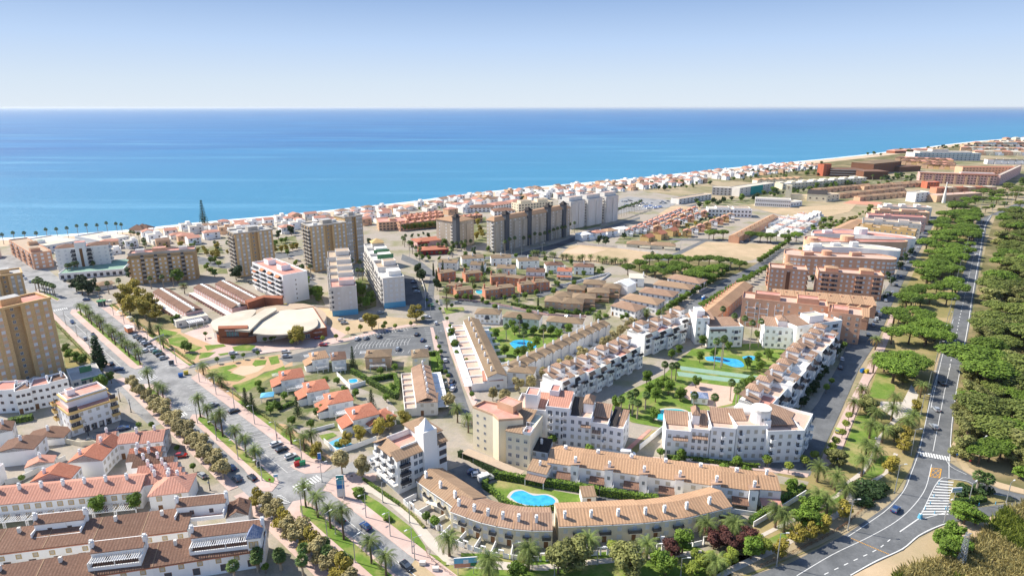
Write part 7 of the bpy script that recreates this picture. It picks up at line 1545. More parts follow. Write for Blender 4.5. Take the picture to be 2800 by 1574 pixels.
trees('balllime', 'MM', [555,935,635,890,723,875,893,845,960,865,1070,845,1153,810,250,975,463,950,880,870],3.8, '{o} small round tree on the strip above the car park', 'round trees above the car park')
trees('green', 'MM', [340,620,380,640,420,650,300,640,350,560,440,640,720,700,760,720,790,690,740,640,700,620],8, '{o} leafy tree between the white block and the grey-white blocks', 'leafy yard trees', jit=.2)
trees('fan', 'MM', [325,490,705,520,735,520,780,540,800,530,380,500,665,450,720,460,780,430],9, '{o} palm between the apartment blocks', 'palms between the blocks'); trees('dark', 'MM', [1115,480,1250,590,1150,530,1130,520],8, '{o} dark round tree at the shaded street bend')
trees('cypress', 'MM', [1290,480,1225,490,1250,560,1245,540],10, '{o} slim dark cypress by the brick-red villas', 'slim cypresses'); trees('ball', 'MM', [1250,690,1270,740,1195,720,1180,680,1318,810,1350,720,1248,945,1265,1010,1274,1045,1385,1050,1340,860,1335,930,1310,1180,1325,1210,1450,1100,1490,1340,1280,1120],3.4, '{o} small street tree along the road beside the steep white row', 'small street trees')
tree('palm', G('MM', 1317,720),15, 'very tall palm on the small lawn at the road bend'); trees('bushy', 'MM', [1375,1000,1350,920],6, '{o} bushy tree in front of the steep white row'); tree('plane', G('MM', 1335,1410),8, 'ochre tree at the low end of the street with parked cars')
trees('palm', 'BM', [1390,390,1465,460],8.5, '{o} of the palms on the little lawn next to the cream slab', 'palms by the cream slab')
hedge(GL('MM', [760,1220,850,1270,950,1330,975,1340]),1.8,2.4, 'hedge along the lane corner of the square garden', 'l_green'); hedge(GL('MM', [770,1225,960,1190,975,1250,975,1330]),1.8,2.4, 'hedge around the back of the square garden', 'l_green'); hedge(GL('MM', [1190,1040,1250,1035,1280,1160,1220,1160]),1.6,2.2, 'tall hedge around the lawn of the cream villa', 'l_green'); hedge(GL('MM', [660,1160,720,1190,760,1215]),1.6,2.4, 'hedge behind the peach villa', 'l_green')
hedge(GL('BM', [80,270,180,300,260,265]),1.4,1.6, 'garden hedge in front of the first red-roofed villas', 'l_green'); hedge(GL('BM', [740,785,860,870,990,960]),.9,.9, 'low clipped hedge edging the white footpath', 'l_green'); hedge(GL('BM', [840,850,960,935,1090,1040,1160,1120]),.7,.7, 'low hedge between the white footpath and the lawn', 'l_olive'); hedge([AV(60,16.4), AV(160,16.9)],.9,.9, 'long low hedge between the avenue lawn strip and the tan path', 'l_olive'); hedge([AV(178,17), AV(308,17.4)],.9,.9, 'low hedge along the market gardens', 'l_olive'); hedge([AV(200,-15), AV(300,-14.5)],1.2,1.1, 'hedge along the far kerb by the huge tower', 'l_olive')
trees('shrub', 'BM', [905,1070,705,905,720,880,560,560,420,210,480,100],1.8, '{o} rounded shrub on the lawns and gardens beside the avenue'); trees('ball', 'BM', [1175,1090,1235,1130],4.2, '{o} bushy round tree on the strip in front of the cream row', 'trees before the cream row')
# near gardens at the bottom
trees('palm', 'BM', [1335,1310,1610,1470,1880,1410],8.8, '{o} big palm on the lawn below the cream crescent', 'big palms below the crescent', wide=1.15); trees('palm', 'BR', [95,1490,365,1405,780,1320,1590,1200,1765,1190,1650,1450,1180,1330],8, '{o} palm in the garden strip before the tan-roofed row', 'palms before the tan row', wide=1.15)
trees('olive', 'BR', [620,1400,700,1390,1000,1380,570,1430,1060,1450],8, '{o} grey-green feathery tree on the lawn at the bottom edge', 'feathery grey-green trees', wide=1.3); trees('bushy', 'BR', [1425,1290,1270,1400,1310,1440,1900,1330,290,1470],7, '{o} rounded bright green tree at the bottom edge', wide=1.2); tree('balllime', G('BR', 950,1290),3.6, 'flat-topped small olive-green tree by the garden gates', wide=1.6)
trees('purple', 'BR', [1640,1260,1740,1290,1840,1270,1900,1250,1345,1320,1700,1230],6, '{o} purple-leaved tree in the dark red clump below the crescent', 'dark red clump', wide=1.2); trees('lime', 'BR', [1530,1420,1480,1460,1760,1380,1980,1300,1590,1390],5.5, '{o} yellow-green tree beside the purple clump', 'yellow-green trees', wide=1.2)
trees('ball', 'BR', [785,620,1275,640,1415,650,1380,695,1710,755,1800,700,1865,770,2000,690,530,555],4.2, '{o} clipped street tree between the tan terrace and the tall white blocks', 'clipped street trees', wide=1.15)
hedge(GL('BR', [1320,640,1480,650,1640,670,1800,690,1960,700]),1.2,1.4, 'hedge behind the white pillared wall of the corner block', 'l_green'); hedge(GL('BQ', [130,1090,250,1010,330,950,500,850]),1.6,2.0, 'hedge and wall line sheltering the last tan terrace garden', 'l_green')
# palm court
trees('fan', 'BR', [1080,340,1115,365,1060,300,1000,330,1170,300,1100,270],7.5, '{o} fan palm of the clump in front of the teal pool', 'fan palm clump by the teal pool'); trees('fantall', 'BR', [1350,110,1380,100,1300,90,1755,240,1795,280,1820,250,1500,330,1640,340],9, '{o} slim palm around the paved court', 'slim palms of the court'); trees('bushy', 'BR', [1200,200,1260,180,1240,250,1410,240,1520,150,1180,130,1300,150,1230,380,1850,190,1890,150,970,300,1330,200],6.5, '{o} leafy tree of the palm court lawn', 'leafy court trees', wide=1.1)
trees('fantall', 'MR', [1690,900,1645,1130,1690,1125,1700,1110,1840,960,1890,1000,1950,980,1770,940],15, '{o} very tall palm by the long wavy pool', 'very tall pool palms'); trees('bushy', 'MR', [1545,1090,1640,1060,1740,1010,1560,980,1600,970,1875,1130,1940,1100,1960,1150,2018,1070,1400,1040,1350,1060,1940,930],6, '{o} garden tree around the long wavy pool', 'garden trees by the wavy pool'); trees('dark', 'MQ', [110,1110,240,1050,200,1130,740,1030,720,1050,640,1180,560,1290,480,1400,640,1110,520,1330,600,1230],5, '{o} dark tree at the foot of the turreted row and pool', 'dark trees at the turreted row'); trees('ball', 'MQ', [775,1000,685,1250,650,1300],4, '{o} small tree at the kerb of the shaded street by the turreted row'); trees('dark', 'BQ', [560,200,500,280,440,360,580,170],4.5, '{o} dark clipped tree in the shade of the turreted row', 'dark clipped trees')
trees('bushy', 'MR', [140,930,200,1040,270,900,340,890,400,900,570,920,640,900,290,1050,380,1020,420,990,460,900,250,860,330,1060,520,900],6.5, '{o} leafy tree round the oval pool lawn', 'leafy trees by the oval pool', wide=1.1); trees('fantall', 'MR', [213,940,303,890,468,960,335,1000],10, '{o} palm round the oval pool', 'palms by the oval pool')
L = [600,1150,640,1120,720,1090,740,1070,880,990,910,980,960,950,1000,910,1050,880,1090,850,470,1200,380,1280,300,1290,200,1370,120,1350]; trees('plane', 'MR', L, 7, '{o} pale plane tree up the street between the diagonal row and the turreted row', 'planes up the diagonal street', wide=1.1)
# brick-red and tan villa gardens
trees('palm', 'F3', [605,1080,705,1080,385,1280,840,1010],8.5, '{o} palm among the brick-red villas', 'palms among the red villas'); trees('bushy', 'F3', [470,1060,510,1060,590,1210,690,1220,780,1220,880,1210,1150,1160,990,1230,1340,1090,620,1110,1320,1080,430,1010],4.5, '{o} garden tree around the brick-red villas', 'garden trees of the red villas'); trees('cypress', 'F3', [1322,1280,1168,1260],7, '{o} small cypress before the tan villas', 'small cypresses'); trees('shrub', 'F3', [1040,1270,1180,1290,1280,1300,1090,1300,1190,1310,1290,1320,1420,1310,1520,1310,1600,1320,1690,1360,800,1260,1640,1290,1750,1340,730,1230],2.2, '{o} rounded shrub along the lane below the tan villas', 'shrubs below the tan villas'); hedge(GL('F3', [940,1240,1200,1285,1400,1310,1560,1330]),1.5,1.6, 'long hedge on the lane below the tan villas', 'l_green')
trees('green', 'F3', [560,1000,700,860,1690,980,1720,960,1650,960,1560,1000,230,860,740,780,130,960],5, '{o} small tree among the white villas'); trees('conifer', 'F3', [690,970,300,1080],9, '{o} conifer between white and red villas'); trees('dark', 'F3', [1690,720,1750,730,1550,500,1600,500,1640,510,1680,500,1740,490,1590,520],9, '{o} dark tree at the foot of the grey slabs and corner villa', 'dark trees by the grey slabs')
trees('palm', 'F3', [1130,820,1165,820,1220,825,1280,830,1310,835,1378,855,1415,850,1455,860,1520,865,1550,860,1620,860,1690,870,1725,885,1755,870,1800,890,1835,885,1880,895,1915,890],6.2, '{o} short palm in the line along the near edge of the sand lot', 'short palms by the sand lot'); trees('fantall', 'F3', [885,800,925,790,968,780,1045,770,1095,750,1140,740,1185,730,1225,720,1265,700,1300,690,1335,680,1370,670,1400,660,1440,640,1480,620],12, '{o} palm in the line in front of the slate-towered slab', 'palms before the slab')
L = []; 
for i in range(22): L += [1760 + i * 14,525 - i * 5.0]
trees('fantall', 'F3', L, 11, '{o} palm of the long double line leading to the boat park', 'palms to the boat park'); trees('fan', 'F3', [20,740,60,770,90,800,120,810,155,820,210,790,310,790,345,790,385,800,430,770,470,780,510,770,545,760,590,750,30,700,5,720,150,860,430,830],8, '{o} palm round the crimson restaurant', 'palms round the restaurant')
for i in range(16): tree('gold' if i % 2 else 'green', G('F3', 10 + i * 23,600 - i * 2),7, '%s tree in the autumn hedge line before the pink-decked rows' % ordw(i), 'autumn hedge line', wide=1.3)
trees('gold', 'F3', [650,560,670,620,690,660,640,680,650,500],8, '{o} yellow-green tree between the two stone-grey blocks', 'trees between the stone-grey blocks'); trees('gold', 'F2', [20,720,80,735,130,730,700,690,760,690,810,680,870,670,910,660,620,780],6.5, '{o} ochre tree along the street behind the brick towers', 'ochre trees behind the towers'); trees('dark', 'F2', [320,930,1450,750,1500,740,1550,730,850,500,860,520,730,560,1640,640],8.5, '{o} dark tree at the foot of the brick towers', 'dark trees by the towers')
# umbrella pine grove
pg = random.Random(11); gp_ = []
for i, (x, y) in enumerate([(1050,470),(1130,440),(1200,410),(1260,400),(1330,400),(1400,405),(1470,410),(1540,410),(1610,410),(1680,420),(1180,470),(1240,490),(1300,500),(1360,490),(1440,470),(1500,480),(1560,500),(1620,500),(1480,520),(1550,530),(1640,470),(1700,460),(1380,450),(1280,450),(1760,420),(1820,440),(1620,530)]):
    tree('pine', G('MR', x, y + 15), pg.uniform(7.5,9.5), '%s umbrella pine of the dense grove beside the sand lots' % ordw(i), 'umbrella pine grove', wide=1.25)
trees('pine', 'F4', [750,930,790,925,870,930,1100,945,1190,950,1250,960,1280,950,1400,960,1440,960,1500,950],9, '{o} round-crowned tree on the lawn beyond the second sand lot', 'round-crowned trees by the second sand lot', wide=1.1); trees('fantall', 'F4', [1330,940,1425,930,1495,1130,260,1120,1020,720],9, '{o} lone palm near the sand lots')
L = []
for i in range(16): L += [1180 + i * 17,1140 - i * 12]
trees('bushy', 'F4', L, 5.5, '{o} tree of the avenue line climbing from the grove to the orange blocks', 'avenue line by the second sand lot', wide=1.1)
L = []
for i in range(20): L += [1310 + i * 22,745 - i * 14]
trees('bushy', 'MR', L, 5.5, '{o} tree along the road below the octagonal-roofed houses', 'roadside line below the octagonal roofs', wide=1.15)
L = []
for i in range(18): L += [1560 + i * 26,730 - i * 15.5]
trees('pine', 'MR', L, 5.5, '{o} tree on the orange row side of the roundabout road', 'roadside line by the orange row', wide=.9)
trees('bushy', 'MR', [1175,790,1260,770,1010,800,1040,790,690,760,440,740,525,750,850,780,560,560,1850,520,1900,500],4.5, '{o} tree near the octagonal-roofed houses and lane')
trees('palm', 'MR', [1180,790,1235,480,1310,800,830,830],8, '{o} palm by the octagonal-roofed houses', 'palms by the octagonal roofs')
# park between the shaded street and the highway
def fill(sp, polyr, poly, n, h, fmt, group, seed=1, mind=5.0, wide=1.0, spn=None):
    P = GL(polyr, poly); g = random.Random(seed); xs = [p.x for p in P]; ys = [p.y for p in P]; got = []; tr = 0
    def inside(x, y):
        c = False; j = len(P) - 1
        for i in range(len(P)):
            if (P[i].y > y) != (P[j].y > y) and x < (P[j].x - P[i].x) * (y - P[i].y) / (P[j].y - P[i].y) + P[i].x: c = not c
            j = i
        return c
    while len(got) < n and tr < n * 60:
        tr += 1; x = g.uniform(min(xs), max(xs)); y = g.uniform(min(ys), max(ys))
        if inside(x, y) and all((x - a) ** 2 + (y - b) ** 2 > mind * mind for a, b in got): got.append((x, y))
    got.sort(key=lambda q: q[1])
    KD = dict(pine='bright flat-topped', wood='loose grey-green', pinedark='dark pine-like', bushy='leafy green', green='leafy green', dark='dark dense', gold='yellowish', fan='palm-like', olive='grey-green')
    for i, (x, y) in enumerate(got):
        s = sp if isinstance(sp, str) else g.choice(sp); lb = fmt.format(o=ordw(i))
        if len(got) > 24: lb = '%s %s %s part' % (KD[s], fmt.replace('{o} ', '').split(', ')[0], ', in its ' + ('near', 'middle', 'far')[i * 3 // len(got)])
        tree(s, (x, y), h * g.uniform(.62,1.3), lb.replace(' ,', ','), group, wide=wide * g.uniform(.8,1.25))
for i, (x, y, h, w_) in enumerate([(1110,1230,11,1.6),(1200,1160,10,1.5),(1260,1190,10,1.4),(1050,1150,9,1.3),(1100,960,9,1.2),(1220,960,10,1.3),(1330,980,10,1.2),(1400,940,11,1.3),(1450,1000,10,1.2)]): tree('pine', G('MQ', x, y), h, '%s broad umbrella pine at the near end of the park clump' % ordw(i), 'broad park pines', wide=w_)
fill('pine', 'MQ', [1080,850,1180,760,1230,560,1330,330,1430,100,1560,20,1690,60,1660,300,1590,520,1540,760,1480,960,1300,980],105,9.5, '{o} umbrella pine in the park belt beside the highway', 'umbrella pines of the park belt', 4,5.4,1.35)
trees('palmdry', 'BQ', [890,240,835,330,1300,220],7.8, '{o} palm with yellow-brown fronds on the pink pavement of the park', 'yellow-brown park palms', wide=1.1); trees('palmdry', 'MQ', [975,1160,990,1000],8.5, '{o} dry palm at the far kerb of the park lawn', 'dry kerb palms', wide=1.1)
trees('palm', 'BQ', [1115,300,1200,460,1100,380,985,400,950,500,1035,530,925,630,985,665,895,760,780,935,715,860,590,985,655,1025,590,800,300,1115,360,1150,1240,430,20,1190],8.2, '{o} feathery palm in the park by the highway bend', 'park palms', wide=1.15); trees('fantall', 'MQ', [1150,810,1240,750,1260,740,1510,360,1160,440,465,380],9.5, '{o} tall palm on the park lawn farther back', 'tall back park palms'); trees('palm', 'MQ', [1110,880,1180,700,1300,700],6, '{o} low spreading palm on the back park lawn')
trees('olive', 'BQ', [920,320,1120,520,740,700,1180,130,700,690,960,340],7, '{o} weeping grey-green tree in the park', 'weeping park trees', wide=1.2); trees('balllime', 'BQ', [805,380,785,440,760,500,565,660,500,700,390,740,245,700,715,560,690,600,660,640,700,640],4, '{o} small clipped tree along the pink pavement by the shaded street', 'small clipped trees by the shaded street', wide=1.15)
trees('gold', 'BQ', [1180,600,1200,520,1090,740,1170,560,775,1060,620,1160,440,1230,1270,330,330,1320,530,1200],6, '{o} yellow-brown tree on the verge of the highway', 'yellow-brown verge trees', wide=1.2); trees('green', 'BQ', [480,1110,560,1140,540,1060],7, '{o} dark green tree by the lower park path', 'dark green trees by the path', wide=1.3); trees('shrubdark', 'BQ', [900,880,925,840,950,910,1035,850,985,900,915,960,880,860,1010,850],2.6, '{o} dense rounded shrub beside the path triangle', 'dense rounded shrubs', wide=1.2); trees('bushy', 'BQ', [400,880,420,860],5, '{o} leafy tree at the corner of the last tan terrace')
trees('dark', 'MQ', [1160,450,1200,390,1230,350,1100,560,1080,520,500,520,560,540,640,455,820,460,1280,230,550,470],6.5, '{o} dark street tree between the orange blocks and the shaded street', 'dark street trees by the orange blocks'); trees('shrubdark', 'MQ', [1060,640,1080,620],2, '{o} shrub at the kerb by the orange saw-tooth row')
# wood on the right of the highway
FP = [1600,-60,1640,-200,1700,-420,1790,-760,1880,-1000,2100,-1120,2700,-1150,3000,-400,2800,300,2500,760,2018,800,1800,760,1640,560,1570,400]
fill(('pine', 'wood', 'wood', 'pinedark', 'pinedark'), 'BQ', [1620,0,1690,-250,1720,-400,1800,-700,1880,-960,2200,-1000,2500,-300,2300,400,2200,760,2018,800,1850,770,1680,560,1600,400,1590,200],215,11, '{o} tree of the mixed wood right of the highway, counted from its near edge', 'trees of the wood beyond the highway', 9,5.0,1.4)
trees('wood', 'BQ', [1590,640,1610,540,1590,440,1600,330,1620,230,1640,120,1680,420,1700,280,1620,480],9.5, '{o} grey-green roadside tree at the edge of the wood', 'grey-green edge trees', wide=1.2); trees('pine', 'BQ', [1700,680,1770,660,1850,640,1880,380,1960,360,1990,300,1900,260],7.5, '{o} bright umbrella pine at the near edge of the wood', 'bright edge pines', wide=1.3)
fill(('pine', 'pinedark', 'bushy'), 'F5', [1240,800,1600,700,1700,640,1900,600,2069,560,2069,700,1850,800,1650,860,1300,880],34,10, '{o} tree behind the white spire', 'trees of the far belt', 21,9,1.3)
fill(('pine', 'pinedark'), 'F5', [1880,860,2069,780,2400,700,2500,900,2069,1000,1800,1000],26,11, '{o} pine above the far bend of the highway', 'pines above the far bend', 23,9,1.3)
trees('fan', 'BQ', [1685,870,1745,885],7.5, '{o} of the two robust fan palms on the traffic island', 'fan palms on the island', wide=1.2); hedge(GL('BQ', [1550,950,1640,950,1740,925]),2.2,1.6, 'thick clipped hedge on the traffic island', 'l_green'); trees('shrubdark', 'BQ', [1600,860,1640,870,1690,850,1720,880,1580,900,1750,870],2.2, '{o} shrub under the palms of the traffic island', 'shrubs on the island')
trees('bushy', 'BQ', [1600,1090,1680,1100,1440,1250,1480,1330,1560,1290,1520,1200,1560,1060,1990,780],6, '{o} dense green tree on the sandy bank by the lattice mast', 'dense trees on the bank', wide=1.4)
# dunes and far greenery
fill(('dark', 'green', 'fan', 'olive'), 'F4', [1000,380,1200,330,1500,300,1750,280,1800,300,1720,380,1500,400,1200,430,950,440],60,6, '{o} dune tree between the beach and the maroon hotel, from the town side', 'dune trees', 31,9,1.4); fill(('dark', 'green', 'fan'), 'F4', [180,470,500,430,700,420,780,460,600,490,300,520],34,6, '{o} tree among the last beach houses before the dunes', 'trees among the last beach houses', 33,9,1.2); fill(('green', 'dark'), 'F4', [640,620,1000,590,1340,520,1500,500,2046,450,2046,470,1400,550,1100,600,700,660,480,660],46,7, '{o} tree of the green belt before the long resort', 'green belt trees', 35,8,1.3); fill(('green', 'dark', 'fan'), 'F5', [560,540,1040,480,1050,540,700,580,300,600,200,580],26,8, '{o} tree of the garden in front of the maroon hotel', 'maroon hotel garden trees', 37,9,1.4); fill(('green', 'dark'), 'F5', [500,300,800,270,1100,235,1500,200,1800,170,1800,190,1300,240,900,280,600,320],34,8, '{o} tree on the far dune strip behind the hotels', 'far dune strip trees', 39,14,1.6); fill(('green', 'dark', 'gold'), 'F4', [0,930,500,730,900,740,900,780,500,900,100,960],34,4.5, '{o} garden tree in the gabled estate', 'garden trees of the gabled estate', 41,8,1.2); fill(('green', 'dark'), 'F3', [0,430,500,360,1100,300,1500,260,2000,220,2000,250,1200,330,300,420],40,5, '{o} tree between the beach houses', 'trees between the beach houses', 43,9,1.2); fill(('green', 'olive'), 'MQ', [580,150,700,90,800,130,900,60,980,20,990,40,900,90,780,160,640,200,540,190],30,6, '{o} tree by the street of patio houses', 'trees by the patio houses', 45,6,1.3)
# tall dry reeds on the bank: uncountable
P = GL('BQ', [1120,1448,1260,1380,1420,1330,1560,1330,1700,1180,1850,1010,2018,950,2300,1000,2300,1650,1060,1650]); g = random.Random(2); mb = MB(); c0 = P[0].copy()
xs = [p.x for p in P]; ys = [p.y for p in P]; n_ = 0
def ins(x, y):
    c = False; j = len(P) - 1
    for i in range(len(P)):
        if (P[i].y > y) != (P[j].y > y) and x < (P[j].x - P[i].x) * (y - P[i].y) / (P[j].y - P[i].y) + P[i].x: c = not c
        j = i
    return c
while n_ < 13000:
    x = g.uniform(min(xs), max(xs)); y = g.uniform(min(ys), max(ys))
    if not ins(x, y): continue
    n_ += 1; h = g.uniform(1.2,3.2) * (.6 + .8 * abs(noise.noise(Vector((x * .08, y * .08,0))))); a = g.uniform(0,6.28); dx, dy = math.cos(a) * .28, math.sin(a) * .28; lx, ly = g.uniform(-.9,.9), g.uniform(-.9,.9)
    i = len(mb.v); X, Y = x - c0.x, y - c0.y; mb.v.extend([(X - dx, Y - dy, 0),(X + dx, Y + dy, 0),(X + lx + dx * .5, Y + ly, h * .8),(X + lx * 1.6, Y + ly * 1.5, h)]); mb.f.append((i, i + 1, i + 2, i + 3)); mb.m.append('l_reed' if noise.noise(Vector((x * .06, y * .06,5))) > -.12 else 'l_lime'); mb.u.extend([(0,0)] * 4)
tag(mb.build('reeds', None, (c0.x, c0.y, 0)), 'tall dry reeds covering the sandy bank at the corner', 'reeds', None, 'stuff')

trees('bushy', 'F2', [60,800,100,790,140,830,760,600,800,590,700,620,690,650,900,820,960,870,980,1010,1000,1080,940,1150,1080,1120,1130,1180,890,640,820,720,20,860,60,900,100,930],5.5, '{o} leafy tree around the feet of the brick towers', 'leafy trees near the towers', wide=1.2)
fill(('green', 'dark', 'gold', 'fan'), 'F1', [1180,560,1960,520,2400,480,2400,640,1960,640,1300,470],30,5.5, '{o} tree among the houses behind the long brown block', 'trees behind the brown block', 51,8,1.1)
fill(('green', 'dark', 'bushy'), 'F3', [400,640,700,790,1100,790,640,850,200,880,0,830,0,640],30,5, '{o} small tree by the restaurant and stone tower', 'small trees by the restaurant', 53,7,1.1)
# vehicles
CN = dict(w='white', s='silver', k='black', b='dark blue', r='red', g='grey', n='green', l='lime')
CM = dict(w='car_white', s='car_silver', k='car_black', b='car_blue', r='car_red', g='car_grey', n='car_green', l='car_lime')
def cars(r, l, ang, cols, fmt, group=None, far=False, jit=.05):
    seen = {}
    for i in range(0, len(l),2):
        c = cols[(i // 2) % len(cols)]; seen[c] = seen.get(c, -1) + 1; p = G(r, l[i], l[i + 1]) if r else AV(l[i], l[i + 1])
        car(CM[c], p, ang + rnd.uniform(-jit, jit), fmt.format(c=CN[c], o=ordw(seen[c])), group, far)
PERP = math.atan2(AVN.y, AVN.x)
cars('ML', [945,912,975,932,990,945,1003,957,1018,970,1045,990,1065,1008,1085,1022,1105,1040,1130,1062,1010,1012], PERP, 'skgwkswnksw', '{o} {c} car of the dense parked row beside the market gardens', 'dense parked row')
cars('BL', [1905,548,1945,585,2005,632], PERP, 'wkw', '{o} {c} car parked in the bays near the recycling bins', None); cars('BL', [1470,278,1615,320], PERP, 'sk', '{c} car in the striped bays by the palms')
cars('ML', [500,815,645,905], AVA + math.pi, 'bk', '{c} car driving on the left carriageway of the avenue'); cars('BM', [1040,1392], AVA + math.pi, 'k', '{c} car driving on the right carriageway at the bottom edge')
cars('BL', [1600,712,1740,780], AVA, 'bk', '{c} car in the shade of the last plane trees'); cars('BL', [1395,765], AVA + .1, 's', '{c} car parked on the sandy promenade'); cars('BL', [1250,628],.1, 'r', '{c} car under the shrubs on the promenade'); cars('BL', [850,440,640,520],.5, 'bg', '{c} car by the yellow-edged building'); cars('BL', [440,105,820,30],.3, 'sb', '{c} car in the shadow of the huge brick tower')
van(G('BL', 245,115),1.5, 'pale blue van in the shadow of the huge brick tower'); van(G('BR', 1050,625),-.12, 'white delivery van on the street behind the tan terrace'); van(G('BM', 1585,790),.55, 'white van parked in the small yard by the pool hedge')
cars('BM', [1500,740,1530,760],.25, 'bw', '{c} car parked in the small yard by the pool hedge'); cars('BM', [1350,118,1352,150,1358,168],1.35, 'kbw', '{c} car in the street beside the pink-terraced row'); cars('BM', [825,662],.6, 'w', '{c} car on the side street behind the corner tower building')
cars('MM', [1240,822],1.9, 'w', '{c} car at the bend above the steep white row'); cars('MM', [205,1020,213,1052],.2, 'ws', '{c} car on the cross street by the playground'); cars('MM', [1305,1080,1325,1170],1.8, 'wg', '{c} car parked along the steep white row'); cars('MM', [465,972,430,925],0, 'rr', '{o} {c} car at the car park entrance'); cars('ML', [1610,1030,1770,1010,600,660],.2, 'wsb', '{c} car on the cross street and park edge'); cars('MM', [590,800,610,822,735,800,860,750],.4, 'wsws', '{o} {c} car in the sandy yard of the grey-white blocks')
cars('F2', [850,750,925,780,1010,940,1060,960,1600,735,1650,765,1640,750,450,985,470,1000],.3, 'wgkwbbskg', '{o} {c} car between the brick towers and white block', 'cars by the towers', True); cars('MM', [1090,540,1100,580,1110,605],.1, 'bks', '{c} car in the shaded parking by the slim block'); cars('MM', [1390,680,1180,780],.1, 'sw', '{c} car on the lane below the brick-red villas')
cars('F1', [298,878,250,845,225,820,640,865,860,1050,1170,705], AVA, 'swgkwk', '{o} {c} car at the far end of the avenue', 'far avenue cars', True)
cars('BQ', [1410,308,1395,428,1450,130],1.42, 'ssk', '{o} {c} car driving down the highway by the park'); cars('BQ', [1130,1000],.75, 'b', '{c} car in the highway bend beside the striped area'); cars('BQ', [1470,700],1.45, 'b', '{c} car') if False else None
cars('MQ', [1690,350,1725,150,1745,120],1.4, 'wkw', '{o} {c} car far up the highway', None, True); cars('BQ', [730,455,420,590,460,480],1.1, 'lkk', '{o} {c} car along the shaded street', None)
cars('MQ', [975,835,985,805,1060,665,1110,610,1285,300,1330,200,1350,205,1395,190,760,1070,750,1130,1075,625],1.15, 'sswswbkwwkg', '{o} {c} car parked along the shaded street by the orange blocks', 'cars along the shaded street'); van(G('MQ', 1010,760),1.3, 'white box lorry in the shaded street by the saw-tooth row', L=6.5)
cars('MR', [1580,640,1840,540,900,1015,575,1190,1950,1360,1840,1390,700,250,640,775,1835,262],.7, 'wwwwkkssw', '{o} {c} car on the middle streets', None, True); cars('BR', [1460,695],0, 'k', '{c} car behind the hedge on the street of the white van')
cars('MR', [1940,480,1960,465,1980,450,2000,440,1800,560,1780,580,1760,590,1740,605],1.0, 'wksgwwks', '{o} {c} car along the roundabout road', 'cars along the roundabout road', True)
L = []
g = random.Random(8)
for i in range(30): L += [g.uniform(0,400), g.uniform(590,650)]
cars('F4', L, .3, 'wsgkwbws', '{o} {c} vehicle in the boat and car park by the palms', 'vehicles in the boat park', True, 1.5)
for i in range(8):
    p = G('F4', 190 + i * 20,648 + (i % 3) * 8); t = thing('boat', '%s covered boat at the end of the boat park' % ordw(i), 'boat', (p.x, p.y, 0),.4, 'covered boats'); MB().prism([(-3,-1),(2,-1),(4,0),(2,1),(-3,1)],.5,1.5, 'whitep').build('hull', t); MB().gable(-3,-1,2,1,1.5,.7, 'blue' if i % 2 else 'awning', 'x').build('cover', t)
# street furniture
def lamps(pts, h, fmt, ang, grp, **k):
    for i, p in enumerate(pts): lamp(p, h, fmt.format(o=ordw(i)), ang, grp, **k)
lamps([AV(s, 11.4) for s in (66,84,102,120,138,156)],8, '{o} street lamp along the pavement by the striped bays', PERP + math.pi, 'lamps by the bays')
lamps([AV(s, -3.4) for s in (64,82,100,118)],8, '{o} slim lamp on the left edge of the middle median', PERP + math.pi, 'lamps of the middle median'); lamps([AV(s, 11.8) for s in (185,205,225,245,265,285,305)],8, '{o} street lamp by the market gardens', PERP + math.pi, 'lamps by the market'); lamps([AV(s, -11.4) for s in (212,236,260,284)],9, '{o} lamp on the kerb below the huge tower', PERP, 'lamps below the huge tower'); lamps([AV(s, 9.2) for s in (36,24,12,2)],8.5, '{o} lamp on the kerb of the near promenade lawn', PERP + math.pi, 'lamps of the near lawn'); lamps([AV(s, -3.4) for s in (38,24,10)],8, '{o} lamp on the near median', PERP, 'lamps of the near median')
lamps(GL('BM', [550,1160,875,940,1060,1080,1095,1335,455,800]),7, '{o} lamp along the white footpath', .3, 'lamps of the footpath')
lamps(GL('BQ', [310,1378,802,1132,1125,875,1237,615,1300,360,1350,190]),10, '{o} tall street lamp along the highway bend, from the bottom edge', 0, 'tall highway lamps'); lamps(GL('MQ', [1410,1080,1440,960,1475,860,1500,760,1530,640,1550,540,1565,480,1590,390,1600,350,1620,300,1640,240,1660,180]),10, '{o} lamp continuing up the highway beside the pines', 0, 'upper highway lamps'); lamps(GL('F5', [1765,845,1890,790,1945,765,2000,735,2060,710,1330,850,1655,840]),14, '{o} very tall lamp on the far bend of the highway', .6, 'far bend lamps'); lamps(GL('BQ', [1710,620,1895,940,1465,1080,1635,945]),7, '{o} lamp by the side road and traffic island', .5, 'lamps at the island'); lamps(GL('BR', [840,1370,545,1448,1415,1448,1240,1300,260,1340]),5.5, '{o} small lamp on the garden path below the crescent', 0, 'path lamps')
lamps(GL('BL', [905,320,830,245,610,480,1450,860]),5, '{o} dark lantern post beside the side street', 0, 'dark lanterns', dark=True); lamps(GL('MM', [850,900,1255,960,1285,1330,1205,770,1060,360,1500,340]),7, '{o} street lamp on the streets above the villas', 0, 'lamps above the villas'); lamps(GL('F3', [850,800,940,800,1028,820,1203,800,1010,1200,1190,1150]),9, '{o} lamp along the shaded road before the slab', 0, 'lamps before the slab'); lamps(GL('MR', [300,700,1120,1130,1305,760,1550,600,1750,480,1520,240,1415,300,805,970]),8, '{o} lamp on the middle streets', .4, 'lamps of the middle streets'); lamps(GL('MQ', [1085,590,1130,520,1230,330,1040,650]),9, '{o} lamp in the shaded street by the orange blocks', math.pi, 'lamps of the shaded street')
